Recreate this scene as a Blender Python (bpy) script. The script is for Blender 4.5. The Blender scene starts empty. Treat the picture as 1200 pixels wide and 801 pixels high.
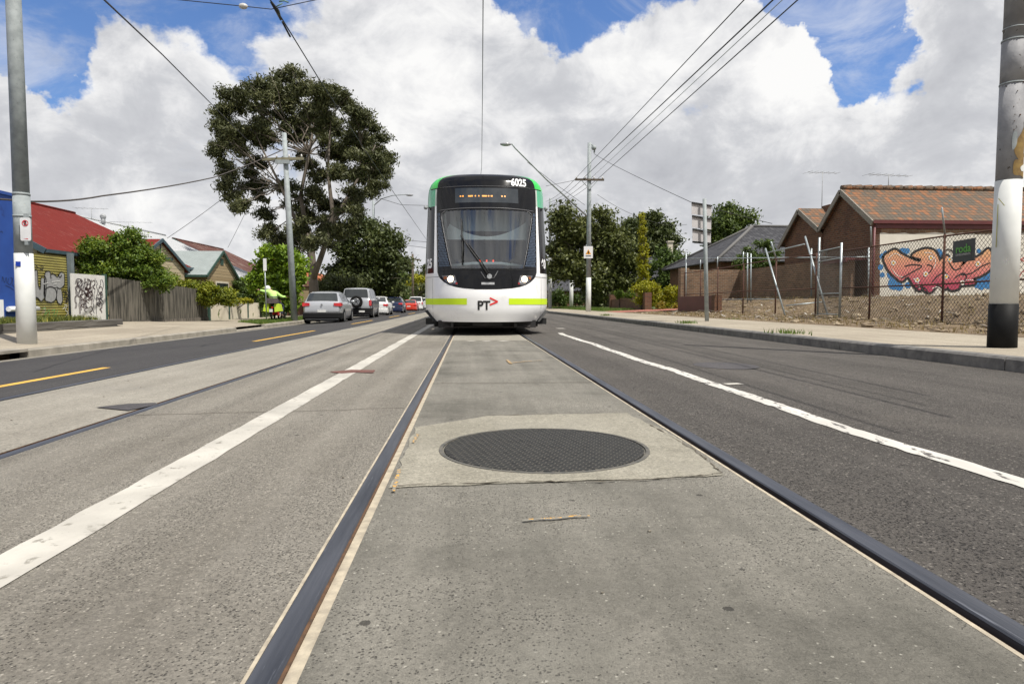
import bpy, math, random
import numpy as np
from mathutils import Vector, Matrix
R = math.radians
S = bpy.context.scene
COL = S.collection
# ---------------------------------------------------------------- camera
CAMZ = 0.66
cd = bpy.data.cameras.new('camera'); cam = bpy.data.objects.new('camera', cd); COL.objects.link(cam)
cam.location = (0, 0, CAMZ)
cam.rotation_euler = (R(90 - 3.25), 0, R(-3.57))
cd.sensor_width = 36; cd.lens = 24.0; cd.clip_end = 3000; cd.clip_start = 0.02
S.camera = cam
# ---------------------------------------------------------------- sun, exposure
S.view_settings.view_transform = 'Standard'; S.view_settings.look = 'None'
S.view_settings.exposure = 0.12; S.view_settings.gamma = 1.0
TOSUN = Vector((0.34, -0.34, 0.88)).normalized()
sl = bpy.data.lights.new('sun', 'SUN'); sl.energy = 5.0; sl.angle = R(0.53); sl.color = (1.0, 0.955, 0.875)
sun = bpy.data.objects.new('sun', sl); COL.objects.link(sun)
sun.rotation_euler = TOSUN.to_track_quat('Z', 'Y').to_euler()
# ---------------------------------------------------------------- pixel rays (measuring helper, photo is 1200x801)
CM = cam.rotation_euler.to_matrix()
def ray(px, py):
    return (CM @ Vector(((px - 600) / 800.0, -(py - 400.5) / 800.0, -1.0)))
def aY(px, py, Y):
    d = ray(px, py); t = Y / d.y; return Vector((d.x * t, Y, CAMZ + d.z * t))
def aX(px, py, X):
    d = ray(px, py); t = X / d.x; return Vector((X, d.y * t, CAMZ + d.z * t))
def aZ(px, py, Z):
    d = ray(px, py); t = (Z - CAMZ) / d.z; return Vector((d.x * t, d.y * t, Z))
# ---------------------------------------------------------------- node helpers
class N:
    def __init__(s, tree): s.t = tree; s.n = tree.nodes; s.l = tree.links
    def add(s, typ, ins=None, **kw):
        n = s.n.new(typ)
        for k, v in kw.items(): setattr(n, k, v)
        for k, v in (ins or {}).items(): s.set(n, k, v)
        return n
    def set(s, n, k, v):
        sock = n.inputs[k]
        if isinstance(v, bpy.types.NodeSocket): s.l.new(v, sock)
        elif isinstance(v, bpy.types.Node): s.l.new(v.outputs[0], sock)
        else: sock.default_value = v
    def math(s, op, a, b=None, c=None, clamp=False):
        n = s.add('ShaderNodeMath', operation=op, use_clamp=clamp); s.set(n, 0, a)
        if b is not None: s.set(n, 1, b)
        if c is not None: s.set(n, 2, c)
        return n.outputs[0]
    def mix(s, f, a, b):
        n = s.add('ShaderNodeMix', data_type='RGBA'); s.set(n, 0, f); s.set(n, 6, a); s.set(n, 7, b); return n.outputs[2]
    def ramp(s, f, pts):
        n = s.add('ShaderNodeValToRGB'); s.set(n, 0, f); e = n.color_ramp.elements
        while len(e) < len(pts): e.new(0.5)
        for q, (p, c) in zip(e, pts):
            q.position = p; q.color = c if len(c) == 4 else (*c, 1)
        return n.outputs[0]
    def sstep(s, x, a, b):
        n = s.add('ShaderNodeMapRange', interpolation_type='SMOOTHSTEP'); s.set(n, 0, x); s.set(n, 1, a); s.set(n, 2, b); return n.outputs[0]
    def noise(s, vec, scale, detail=4, rough=0.55, dist=0.0, out=0):
        n = s.add('ShaderNodeTexNoise', {'Scale': scale, 'Detail': detail, 'Roughness': rough, 'Distortion': dist})
        if vec is not None: s.set(n, 'Vector', vec)
        return n.outputs[out]
    def mapping(s, vec, scale=(1, 1, 1), loc=(0, 0, 0), rot=(0, 0, 0)):
        n = s.add('ShaderNodeMapping', {'Scale': scale, 'Location': loc, 'Rotation': rot}); s.set(n, 0, vec); return n.outputs[0]
def c4(c): return (*c, 1) if len(c) == 3 else c
# ---------------------------------------------------------------- world: blue sky with broken cumulus
W = bpy.data.worlds.new('World'); S.world = W; W.use_nodes = True
w = N(W.node_tree); w.n.clear()
sky = w.add('ShaderNodeTexSky', sky_type='NISHITA', sun_disc=False)
sky.sun_elevation = R(68.5); sky.sun_rotation = R(116); sky.air_density = 1.0; sky.dust_density = 0.4; sky.ozone_density = 2.5
tc = w.add('ShaderNodeTexCoord').outputs['Generated']
def blob(px, py, r, wt, soft=1.0):
    c = ray(px, py).normalized()
    d = w.add('ShaderNodeVectorMath', operation='DISTANCE'); w.set(d, 0, warp); w.set(d, 1, tuple(c))
    rr = r / 830.0
    f = w.add('ShaderNodeMapRange', interpolation_type='SMOOTHSTEP'); w.set(f, 0, d.outputs['Value'])
    w.set(f, 1, rr * 1.25); w.set(f, 2, rr * 0.35); w.set(f, 3, 0.0); w.set(f, 4, wt)
    return f.outputs[0]
sc_ = w.mapping(tc, scale=(1, 1, 1.7))
wn = w.add('ShaderNodeTexNoise', {'Scale': 7.0, 'Detail': 6.0, 'Roughness': 0.62}); w.set(wn, 'Vector', tc)
sub = w.add('ShaderNodeVectorMath', operation='SUBTRACT'); w.set(sub, 0, wn.outputs['Color']); w.set(sub, 1, (0.5, 0.5, 0.5))
sca = w.add('ShaderNodeVectorMath', operation='SCALE'); w.set(sca, 0, sub.outputs[0]); w.set(sca, 'Scale', 0.16)
ad = w.add('ShaderNodeVectorMath', operation='ADD'); w.set(ad, 0, tc); w.set(ad, 1, sca.outputs[0]); warp = ad.outputs[0]
n1 = w.noise(sc_, 3.4, 10, 0.6, 0.35)
dens = w.math('ADD', w.math('ADD', n1, 0.19), w.math('MULTIPLY', w.math('SUBTRACT', w.noise(sc_, 10.0, 9, 0.62, 0.3), 0.5), 0.40))
for (px, py, r, wt) in [(10, 25, 65, .30), (55, 50, 50, .22), (85, 95, 36, .13), (115, 0, 55, .20), (235, 30, 55, .12), (300, 60, 45, .07), (345, 10, 50, .11), (280, -50, 110, .22), (60, -70, 140, .36), (180, 45, 26, .10), (430, 5, 40, .10),
                        (640, -30, 100, .36), (740, -38, 85, .34), (615, -10, 60, .22), (830, -35, 60, .28), (640, 95, 26, .20), (655, 25, 30, .10), (560, 150, 26, .1),
                        (985, 12, 58, .32), (1028, 58, 46, .36), (1072, 92, 38, .36), (1098, 116, 22, .26), (1000, 98, 24, .18), (1010, -60, 120, .36), (930, -50, 60, .3)]:
    dens = w.math('SUBTRACT', dens, blob(px, py, r, wt))
for (px, py, r, wt) in [(125, 35, 50, .3), (1150, 60, 85, .35), (930, 75, 60, .3), (400, 60, 90, .15), (760, 60, 70, .2), (60, 165, 90, .3), (560, 40, 90, .2), (520, 90, 90, .2), (600, 160, 200, .12), (880, 60, 60, .25), (180, 70, 60, .2)]:
    dens = w.math('ADD', dens, blob(px, py, r, wt))
# fewer clouds overhead and behind the camera
sp0 = w.add('ShaderNodeSeparateXYZ'); w.set(sp0, 0, tc)
dens = w.math('SUBTRACT', dens, w.math('MULTIPLY', w.sstep(sp0.outputs[2], 0.55, 0.8), 0.12))
dens = w.math('SUBTRACT', dens, w.math('MULTIPLY', w.sstep(sp0.outputs[1], 0.1, -0.3), 0.02))
# thin veil near the horizon always
mask = w.math('MAXIMUM', w.sstep(dens, 0.43, 0.60), w.math('MULTIPLY', w.sstep(w.noise(w.mapping(tc, scale=(1, 1, 2), loc=(2, 1, 0)), 5.0, 8, 0.65, 0.8), 0.40, 0.72), 0.50))
# cloud shading: lit tops, grey bases
n2 = w.noise(w.mapping(tc, scale=(1, 1, 2.6), loc=(0.3, 0.1, -0.05)), 3.0, 8, 0.55, 0.2)
n3 = w.noise(w.mapping(tc, scale=(1, 1, 1.4)), 9.0, 10, 0.62, 0.5)
sh = w.math('ADD', w.math('MULTIPLY', n2, 0.45), w.math('ADD', w.math('MULTIPLY', n3, 0.58), w.math('MULTIPLY', w.noise(w.mapping(tc, scale=(1, 1, 1.3), loc=(5, 0, 0)), 22.0, 8, 0.62, 0.5), 0.20)))
sh = w.math('SUBTRACT', sh, 0.075)
for (px, py, r, wt) in [(860, 205, 90, .10), (990, 185, 90, .06), (760, 215, 70, .08), (1150, 120, 70, .14), (1120, 40, 45, .12), (520, 215, 60, .05), (170, 150, 70, .06), (80, 205, 60, .05), (480, 290, 60, .08), (640, 200, 50, .04), (1070, 220, 60, .05)]:
    sh = w.math('ADD', sh, blob(px, py, r, wt))
for (px, py, r, wt) in [(470, 90, 80, .10), (740, 80, 80, .09), (930, 60, 70, .14), (1000, 150, 60, .10), (230, 90, 50, .06), (160, 215, 40, .08), (880, 130, 60, .05)]:
    sh = w.math('SUBTRACT', sh, blob(px, py, r, wt))
sepz = w.add('ShaderNodeSeparateXYZ'); w.set(sepz, 0, tc)
ccol = w.ramp(sh, [(0.40, (1.0, .995, .985)), (0.49, (0.86, 0.86, 0.87)), (0.60, (0.64, 0.65, 0.68)), (0.90, (0.40, 0.41, 0.45))])
bsky = w.add('ShaderNodeBackground'); hsk = w.add('ShaderNodeHueSaturation', {'Saturation': 1.12, 'Value': 1.0}); w.set(hsk, 'Color', sky.outputs[0]); tn = w.mix(1.0, hsk.outputs[0], (.80, .84, 1.0, 1)); tn.node.blend_type = 'MULTIPLY'; w.set(bsky, 'Color', tn); bsky.inputs['Strength'].default_value = 0.13
bcl = w.add('ShaderNodeBackground'); w.set(bcl, 'Color', ccol); bcl.inputs['Strength'].default_value = 0.90
mx = w.add('ShaderNodeMixShader'); w.set(mx, 0, mask); w.l.new(bsky.outputs[0], mx.inputs[1]); w.l.new(bcl.outputs[0], mx.inputs[2])
wo = w.add('ShaderNodeOutputWorld'); w.l.new(mx.outputs[0], wo.inputs[0])
# ---------------------------------------------------------------- materials
_M = {}
def pm(name, c1, c2=None, scale=8.0, rough=0.7, bump=0.0, bscale=None, metal=0.0, coord='Object', stretch=(1, 1, 1), detail=5, lo=0.35, hi=0.65, spec=0.5, coat=0.0, dist=0.01, c3=None, s3=2.0, t3=(0.58, 0.68)):
    if name in _M: return _M[name]
    m = bpy.data.materials.new(name); m.use_nodes = True; k = N(m.node_tree)
    b = k.n['Principled BSDF']; b.inputs['Roughness'].default_value = rough; b.inputs['Metallic'].default_value = metal
    b.inputs['Specular IOR Level'].default_value = spec; b.inputs['Coat Weight'].default_value = coat
    v = k.mapping(k.add('ShaderNodeTexCoord').outputs[coord], scale=stretch)
    c2 = c2 or tuple(x * 0.86 for x in c1)
    f = k.noise(v, scale, detail)
    col = k.ramp(f, [(lo, c1), (hi, c2)])
    if c3 is not None:
        g = k.noise(v, s3, 6, 0.65, 0.3)
        col = k.mix(k.sstep(g, t3[0], t3[1]), col, c4(c3))
    k.set(b, 'Base Color', col)
    if bump:
        bn = k.add('ShaderNodeBump', {'Strength': bump, 'Distance': dist}); k.set(bn, 'Height', k.noise(v, bscale or scale * 3, 5)); k.l.new(bn.outputs[0], b.inputs['Normal'])
    _M[name] = m; return m
def glass_dark(name, col=(0.02, 0.025, 0.03), rough=0.05):
    return pm(name, col, tuple(x * 1.1 for x in col), 3, rough, spec=0.8, coat=0.0)
def emis(name, col, st):
    if name in _M: return _M[name]
    m = bpy.data.materials.new(name); m.use_nodes = True; b = m.node_tree.nodes['Principled BSDF']
    b.inputs['Base Color'].default_value = c4(col); b.inputs['Emission Color'].default_value = c4(col); b.inputs['Emission Strength'].default_value = st
    _M[name] = m; return m
def brickmat(name, c1, c2, mortar, bw=0.24, bh=0.086, ms=0.010, rough=0.85, stain=None):
    if name in _M: return _M[name]
    m = bpy.data.materials.new(name); m.use_nodes = True; k = N(m.node_tree); b = k.n['Principled BSDF']; b.inputs['Roughness'].default_value = rough
    b.inputs['Specular IOR Level'].default_value = 0.25
    uv = k.add('ShaderNodeTexCoord').outputs['UV']
    br = k.add('ShaderNodeTexBrick', {'Scale': 1.0, 'Mortar Size': ms, 'Mortar Smooth': 0.2, 'Bias': -0.1, 'Brick Width': bw, 'Row Height': bh, 'Color1': c4(c1), 'Color2': c4(c2), 'Mortar': c4(mortar)})
    k.set(br, 'Vector', uv)
    n = k.noise(uv, 0.9, 6, 0.65); n2 = k.noise(uv, 30, 4)
    col = k.mix(k.math('MULTIPLY', k.sstep(n, 0.4, 0.75), 0.55), br.outputs['Color'], c4(stain or tuple(x * 0.6 for x in c1)))
    hs = k.add('ShaderNodeHueSaturation', {'Color': col}); k.set(hs, 'Value', k.math('ADD', k.math('MULTIPLY', n2, 0.5), 0.75))
    k.set(b, 'Base Color', hs.outputs[0])
    bn = k.add('ShaderNodeBump', {'Strength': 0.6, 'Distance': 0.006}); k.set(bn, 'Height', k.math('ADD', k.math('SUBTRACT', 1.0, br.outputs['Fac']), k.math('MULTIPLY', n2, 0.3))); k.l.new(bn.outputs[0], b.inputs['Normal'])
    _M[name] = m; return m
def wavemat(name, c1, c2, pitch, axis='X', depth=0.02, rough=0.5, metal=0.0, c3=None, s3=1.2, t3=(0.5, 0.65), stretch=(1, 1, 1)):
    """corrugated / weatherboard / plank: a UV wave bump (axis X = ribs across u)"""
    if name in _M: return _M[name]
    m = bpy.data.materials.new(name); m.use_nodes = True; k = N(m.node_tree); b = k.n['Principled BSDF']; b.inputs['Roughness'].default_value = rough; b.inputs['Metallic'].default_value = metal; b.inputs['Specular IOR Level'].default_value = .2
    uv = k.add('ShaderNodeTexCoord').outputs['UV']
    sp = k.add('ShaderNodeSeparateXYZ'); k.set(sp, 0, uv)
    x = k.math('MULTIPLY', sp.outputs[0 if axis == 'X' else 1], 2 * math.pi / pitch)
    h = k.math('SINE', x)
    n = k.noise(k.mapping(uv, scale=stretch), 2.5, 7, 0.65)
    col = k.ramp(n, [(0.35, c1), (0.65, c2)])
    if c3 is not None: col = k.mix(k.sstep(k.noise(k.mapping(uv, scale=stretch, loc=(7, 3, 0)), s3, 7, 0.7), *t3), col, c4(c3))
    k.set(b, 'Base Color', col)
    bn = k.add('ShaderNodeBump', {'Strength': 1.0, 'Distance': depth}); k.set(bn, 'Height', h); k.l.new(bn.outputs[0], b.inputs['Normal'])
    _M[name] = m; return m
def plankmat(name, c1, c2, width, gap=(0.01, 0.01, 0.01), axis=0, rough=0.85, bump=0.006):
    if name in _M: return _M[name]
    m = bpy.data.materials.new(name); m.use_nodes = True; k = N(m.node_tree); b = k.n['Principled BSDF']; b.inputs['Roughness'].default_value = rough
    uv = k.add('ShaderNodeTexCoord').outputs['UV']; sp = k.add('ShaderNodeSeparateXYZ'); k.set(sp, 0, uv)
    x = k.math('DIVIDE', sp.outputs[axis], width); fr = k.math('FRACT', x); idx = k.math('FLOOR', x)
    wn = k.add('ShaderNodeTexWhiteNoise', noise_dimensions='1D'); k.set(wn, 'W', idx)
    st = (14, 1.2, 1) if axis == 0 else (1.2, 14, 1)
    n = k.noise(k.mapping(uv, scale=st), 2.5, 6, 0.65)
    f = k.math('ADD', k.math('MULTIPLY', wn.outputs['Value'], 0.5), k.math('MULTIPLY', n, 0.6))
    col = k.ramp(f, [(0.25, c1), (0.75, c2)])
    e = k.math('LESS_THAN', k.math('ABSOLUTE', k.math('SUBTRACT', fr, 0.5)), 0.455)
    k.set(b, 'Base Color', k.mix(e, c4(gap), col))
    bn = k.add('ShaderNodeBump', {'Strength': 0.8, 'Distance': bump}); k.set(bn, 'Height', k.math('ADD', e, k.math('MULTIPLY', wn.outputs['Value'], 0.6))); k.l.new(bn.outputs[0], b.inputs['Normal'])
    _M[name] = m; return m
def leafmat(name, c1, c2, c3=None, trans=0.25, scale=1.6):
    if name in _M: return _M[name]
    m = bpy.data.materials.new(name); m.use_nodes = True; k = N(m.node_tree); k.n.clear()
    g = k.add('ShaderNodeNewGeometry'); tcx = k.add('ShaderNodeTexCoord').outputs['Object']
    f = k.math('ADD', k.math('MULTIPLY', g.outputs['Random Per Island'], 0.55), k.math('MULTIPLY', k.noise(tcx, scale, 3), 0.6))
    col = k.ramp(f, [(0.3, c1), (0.75, c2), (0.97, c3 or c2)])
    d = k.add('ShaderNodeBsdfPrincipled', {'Roughness': 0.55, 'Specular IOR Level': 0.35}); k.set(d, 'Base Color', col)
    t = k.add('ShaderNodeBsdfTranslucent'); hs = k.add('ShaderNodeHueSaturation', {'Value': 1.5, 'Saturation': 1.1}); k.set(hs, 'Color', col); k.set(t, 'Color', hs.outputs[0])
    mxs = k.add('ShaderNodeMixShader', {0: trans}); k.l.new(d.outputs[0], mxs.inputs[1]); k.l.new(t.outputs[0], mxs.inputs[2])
    o = k.add('ShaderNodeOutputMaterial'); k.l.new(mxs.outputs[0], o.inputs[0])
    _M[name] = m; return m
# ---------------------------------------------------------------- mesh builder
class MB:
    def __init__(s): s.v = []; s.f = []; s.m = []; s.sm = []; s.mats = []; s.cur = 0
    def mat(s, m):
        if m not in s.mats: s.mats.append(m)
        s.cur = s.mats.index(m); return s
    def face(s, idx, smooth=False): s.f.append(tuple(idx)); s.m.append(s.cur); s.sm.append(smooth)
    def poly(s, pts, smooth=False):
        b = len(s.v); s.v += [tuple(p) for p in pts]; s.face(range(b, b + len(pts)), smooth); return s
    def box(s, x0, x1, y0, y1, z0, z1):
        return s.hexa([(x0, y0, z0), (x1, y0, z0), (x1, y1, z0), (x0, y1, z0), (x0, y0, z1), (x1, y0, z1), (x1, y1, z1), (x0, y1, z1)])
    def hexa(s, p):
        b = len(s.v); s.v += [tuple(q) for q in p]
        for f in ((0, 3, 2, 1), (4, 5, 6, 7), (0, 1, 5, 4), (1, 2, 6, 5), (2, 3, 7, 6), (3, 0, 4, 7)): s.face([b + i for i in f])
        return s
    def bar(s, p0, p1, wd, ht, up=(0, 0, 1)):
        p0 = Vector(p0); p1 = Vector(p1); d = (p1 - p0).normalized(); u = Vector(up)
        r = d.cross(u)
        if r.length < 1e-4: r = d.cross(Vector((1, 0, 0)))
        r.normalize(); u = r.cross(d).normalized(); r *= wd / 2; u *= ht / 2
        return s.hexa([p0 - r - u, p0 + r - u, p1 + r - u, p1 - r - u, p0 - r + u, p0 + r + u, p1 + r + u, p1 - r + u])
    def tube(s, pts, rs, n=8, caps=True, smooth=True):
        pts = [Vector(p) for p in pts]
        if not hasattr(rs, '__len__'): rs = [rs] * len(pts)
        b0 = len(s.v); ref = None
        for i, p in enumerate(pts):
            d = (pts[min(i + 1, len(pts) - 1)] - pts[max(i - 1, 0)])
            d = d.normalized() if d.length > 1e-9 else Vector((0, 0, 1))
            if ref is None: ref = d.orthogonal().normalized()
            u = (ref - d * ref.dot(d)); u = u.normalized() if u.length > 1e-6 else d.orthogonal().normalized(); ref = u
            q = d.cross(u)
            for j in range(n):
                a = 2 * math.pi * j / n; s.v.append(tuple(p + (u * math.cos(a) + q * math.sin(a)) * rs[i]))
        for i in range(len(pts) - 1):
            for j in range(n):
                a = b0 + i * n + j; c = b0 + i * n + (j + 1) % n; s.face((a, c, c + n, a + n), smooth)
        if caps:
            s.face([b0 + j for j in range(n)][::-1]); e = b0 + (len(pts) - 1) * n; s.face([e + j for j in range(n)])
        return s
    def sphere(s, c, r, nu=12, nv=8, sq=(1, 1, 1)):
        b = len(s.v); c = Vector(c)
        for i in range(nv + 1):
            t = math.pi * i / nv
            for j in range(nu):
                a = 2 * math.pi * j / nu; s.v.append((c.x + r * sq[0] * math.sin(t) * math.cos(a), c.y + r * sq[1] * math.sin(t) * math.sin(a), c.z + r * sq[2] * math.cos(t)))
        for i in range(nv):
            for j in range(nu):
                a = b + i * nu + j; d = b + i * nu + (j + 1) % nu; s.face((a, a + nu, d + nu, d), True)
        return s
    def grid(s, rows, smooth=True, close=False, flip=False):
        b = len(s.v); n = len(rows[0])
        for r in rows: s.v += [tuple(p) for p in r]
        for i in range(len(rows) - 1):
            for j in range(n if close else n - 1):
                a = b + i * n + j; c = b + i * n + (j + 1) % n
                q = (a, c, c + n, a + n); s.face(q[::-1] if flip else q, smooth)
        return s
    def prism(s, pts, off):
        """closed planar outline pts extruded by vector off"""
        o = Vector(off); b = len(s.v); n = len(pts); s.v += [tuple(p) for p in pts]; s.v += [tuple(Vector(p) + o) for p in pts]
        s.face(list(range(b, b + n))[::-1]); s.face(range(b + n, b + 2 * n))
        for i in range(n): j = (i + 1) % n; s.face((b + i, b + j, b + n + j, b + n + i))
        return s
    def ribbon(s, pts, wd, nrm, lift=0.0):
        nrm = Vector(nrm).normalized(); P = [Vector(p) + nrm * lift for p in pts]; rows = [[], []]
        for i, p in enumerate(P):
            d = (P[min(i + 1, len(P) - 1)] - P[max(i - 1, 0)])
            if d.length < 1e-9: d = Vector((1, 0, 0))
            q = nrm.cross(d.normalized()) * (wd[i] if hasattr(wd, '__len__') else wd) / 2
            rows[0].append(p + q); rows[1].append(p - q)
        return s.grid(rows, False, flip=True)
    def xf(s, M, start=0):
        for i in range(start, len(s.v)): s.v[i] = tuple(M @ Vector(s.v[i]))
        return s
    def mesh(s, name, off=(0, 0, 0)):
        me = bpy.data.meshes.new(name); V = np.array(s.v, dtype=np.float64) - np.array(off)
        me.from_pydata(V.tolist(), [], s.f)
        for m in s.mats: me.materials.append(m)
        me.polygons.foreach_set('material_index', s.m); me.polygons.foreach_set('use_smooth', s.sm)
        uvl = me.uv_layers.new(name='UVMap'); Z = Vector((0, 0, 1))
        if len(s.f) < 40000:
            data = np.zeros((len(me.loops), 2))
            for p in me.polygons:
                n = p.normal
                t = Vector((1, 0, 0)) if abs(n.z) > 0.9995 else Z.cross(n).normalized()
                bv = n.cross(t)
                for li in p.loop_indices:
                    co = Vector(s.v[me.loops[li].vertex_index]); data[li] = (co.dot(t), co.dot(bv))
            uvl.data.foreach_set('uv', data.ravel())
        me.update(); return me
def rootloc(p):
    v = Vector((0, 0, 0))
    while p: v += p.location; p = p.parent
    return v
def obj(name, mb, m=None, parent=None, local=False, label=None):
    if m is not None and not mb.mats: mb.mats = [m]
    me = mb.mesh(name, (0, 0, 0) if (local or parent is None) else tuple(rootloc(parent)))
    o = bpy.data.objects.new(name, me); COL.objects.link(o)
    if parent is not None: o.parent = parent
    if label: o['label'] = label
    return o
def tag(o, label, cat, group=None, kind=None):
    if label: o['label'] = label
    if cat: o['category'] = cat
    if group: o['group'] = group
    if kind: o['kind'] = kind
    return o
def thing(name, label, cat, loc=(0, 0, 0), group=None):
    o = bpy.data.objects.new(name, None); COL.objects.link(o); o.location = loc; o.empty_display_size = 0.3
    return tag(o, label, cat, group)
def struct(name, mb, m=None):
    o = obj(name, mb, m); o['kind'] = 'structure'; return o
def textmesh(name, s, size, M, m, parent=None, extrude=0.002, bold=0.0, sx=1.0, align='CENTER'):
    cu = bpy.data.curves.new(name, 'FONT'); cu.body = s; cu.size = size; cu.extrude = extrude; cu.offset = bold; cu.align_x = align; cu.align_y = 'CENTER'
    t = bpy.data.objects.new('tmp', cu); COL.objects.link(t)
    dg = bpy.context.evaluated_depsgraph_get(); me = bpy.data.meshes.new_from_object(t.evaluated_get(dg)); bpy.data.objects.remove(t); bpy.data.curves.remove(cu)
    me.name = name
    if parent is not None: M = Matrix.Translation(-rootloc(parent)) @ M
    me.transform(M @ Matrix.Diagonal((sx, 1, 1, 1))); me.materials.clear(); me.materials.append(m)
    o = bpy.data.objects.new(name, me); COL.objects.link(o)
    if parent is not None: o.parent = parent
    return o
def catmull(P, n=6, closed=False):
    P = [Vector(p) for p in P]; out = []; L = len(P); rng = range(L if closed else L - 1)
    for i in rng:
        if closed: a, b, c, d = P[(i - 1) % L], P[i], P[(i + 1) % L], P[(i + 2) % L]
        else: a, b, c, d = P[max(i - 1, 0)], P[i], P[i + 1], P[min(i + 2, L - 1)]
        for k in range(n):
            t = k / n; out.append(0.5 * ((2 * b) + (c - a) * t + (2 * a - 5 * b + 4 * c - d) * t * t + (3 * b - a - 3 * c + d) * t ** 3))
    if not closed: out.append(P[-1])
    return out
def wall_M(origin, right, up):
    """matrix taking text (x right, y up) onto a wall"""
    r = Vector(right).normalized(); u = Vector(up).normalized(); n = r.cross(u)
    M = Matrix((r, u, n)).transposed().to_4x4(); M.translation = Vector(origin); return M
# ================================================================ GROUND
random.seed(7); np.random.seed(7)
def interp(x, pts): return float(np.interp(x, [p[0] for p in pts], [p[1] for p in pts]))
ROADP = [(-8.05, -.33), (-3.6, -.08), (-2.1, -.03), (-.4, 0.0), (1.1, 0.0), (2.0, -.008), (5.6, -.045)]
def zr(x): return interp(x, ROADP)
KL, KR = -8.0, 5.6
def zprop(Y): return interp(Y, [(0, .12), (22, .08), (31, -.14), (60, -.2)])
def zl(x, Y):            # left footpath and yards
    return interp(x, [(-12, zprop(Y)), (-8.15, -.18)])
def zright(x, Y):        # right footpath and verge
    return interp(x, [(5.75, .10), (8.1, .15), (11.0, .2)])
def lot(x, Y):           # raised rubble lot
    a = min(max((x - 10.6) / 3.2, 0), 1); a = a * a * (3 - 2 * a)
    return .2 + .66 * a
YS = [-6, -3, -1, 0, 1, 2, 3, 4, 6, 8, 10, 13, 16, 20, 25, 30, 36, 45, 60, 80, 110, 150, 200, 300, 420]
def gmat(name, base, mid, light, pit, agg=90, bump=0.35, rough=0.85, mott=0.5, streak=0.35, whites=0.93, pits=0.12, stain=None, pitw=0.8, cell=1.0):
    m = bpy.data.materials.new(name); m.use_nodes = True; k = N(m.node_tree); b = k.n['Principled BSDF']; b.inputs['Roughness'].default_value = rough; b.inputs['Specular IOR Level'].default_value = 0.3
    P = k.add('ShaderNodeTexCoord').outputs['Object']
    big = k.noise(P, mott, 6, 0.6, 0.3); st = k.noise(k.mapping(P, scale=(3.0, .12, 1)), 1.6, 5, 0.6)
    f = k.math('ADD', k.math('MULTIPLY', big, 1 - streak), k.math('MULTIPLY', st, streak))
    col = k.ramp(f, [(0.36, base), (0.62, mid)])
    wnz = k.add('ShaderNodeTexNoise', {'Scale': agg * .9, 'Detail': 2.0}); k.set(wnz, 'Vector', P)
    wsc = k.add('ShaderNodeVectorMath', operation='SCALE'); k.set(wsc, 0, wnz.outputs['Color']); k.set(wsc, 'Scale', 0.9 / agg)
    wad = k.add('ShaderNodeVectorMath', operation='ADD'); k.set(wad, 0, P); k.set(wad, 1, wsc.outputs[0])
    vo = k.add('ShaderNodeTexVoronoi', {'Scale': agg, 'Randomness': 1.0}); k.set(vo, 'Vector', wad.outputs[0])
    sp = k.add('ShaderNodeSeparateColor'); k.set(sp, 0, vo.outputs['Color'])
    fine = k.noise(P, agg * 1.6, 4, 0.75); med = k.noise(P, 14, 5, 0.65)
    hs = k.add('ShaderNodeHueSaturation'); k.set(hs, 'Color', col)
    k.set(hs, 'Value', k.math('ADD', -0.27, k.math('ADD', k.math('ADD', k.math('MULTIPLY', sp.outputs[0], 0.40 * cell), k.math('MULTIPLY', k.noise(P, 42, 4, 0.7), 0.45)), k.math('ADD', k.math('MULTIPLY', fine, 1.25), k.math('MULTIPLY', med, 0.45)))))
    dist = k.sstep(vo.outputs['Distance'], k.math('ADD', 0.25, k.math('MULTIPLY', sp.outputs[0], 0.50)), 0.15)
    lf = k.math('MULTIPLY', k.math('MULTIPLY', k.math('GREATER_THAN', sp.outputs[1], whites), dist), 0.85)
    c = k.mix(lf, hs.outputs[0], c4(light))
    pf = k.math('MULTIPLY', k.math('LESS_THAN', sp.outputs[2], k.math('MULTIPLY', k.math('MULTIPLY', med, k.math('ADD', 0.35, k.math('MULTIPLY', k.sstep(big, .35, .65), 1.3))), pits * 2)), k.math('MULTIPLY', dist, pitw))
    c = k.mix(pf, c, c4(pit))
    # sparse larger dark spots
    v2 = k.add('ShaderNodeTexVoronoi', {'Scale': 9.0}); k.set(v2, 'Vector', k.mapping(P, scale=(1, 1, 0)))
    s2 = k.add('ShaderNodeSeparateColor'); k.set(s2, 0, v2.outputs['Color'])
    sp2 = k.math('MULTIPLY', k.math('LESS_THAN', s2.outputs[0], 0.10), k.math('LESS_THAN', k.math('ADD', v2.outputs['Distance'], k.math('MULTIPLY', fine, 0.12)), 0.17))
    c = k.mix(k.math('MULTIPLY', sp2, 0.8), c, c4(pit))
    if stain:
        c = k.mix(k.math('MULTIPLY', k.sstep(k.noise(k.mapping(P, loc=(4, 2, 0), scale=(1, .6, 1)), stain[1], 7, 0.65, 0.6), 0.52, 0.72), stain[2]), c, c4(stain[0]))
    k.set(b, 'Base Color', c)
    bn = k.add('ShaderNodeBump', {'Strength': bump, 'Distance': 0.006})
    k.set(bn, 'Height', k.math('SUBTRACT', k.math('ADD', k.math('MULTIPLY', sp.outputs[0], 0.6), fine), k.math('MULTIPLY', pf, 1.2))); k.l.new(bn.outputs[0], b.inputs['Normal'])
    return m
M_bedL = gmat('concrete_worn', (.168, .152, .126), (.300, .277, .236), (.50, .46, .39), (.030, .027, .022), 150, 1.0, whites=.88, pits=.40, stain=((.29, .27, .235), 0.8, .4))
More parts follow.
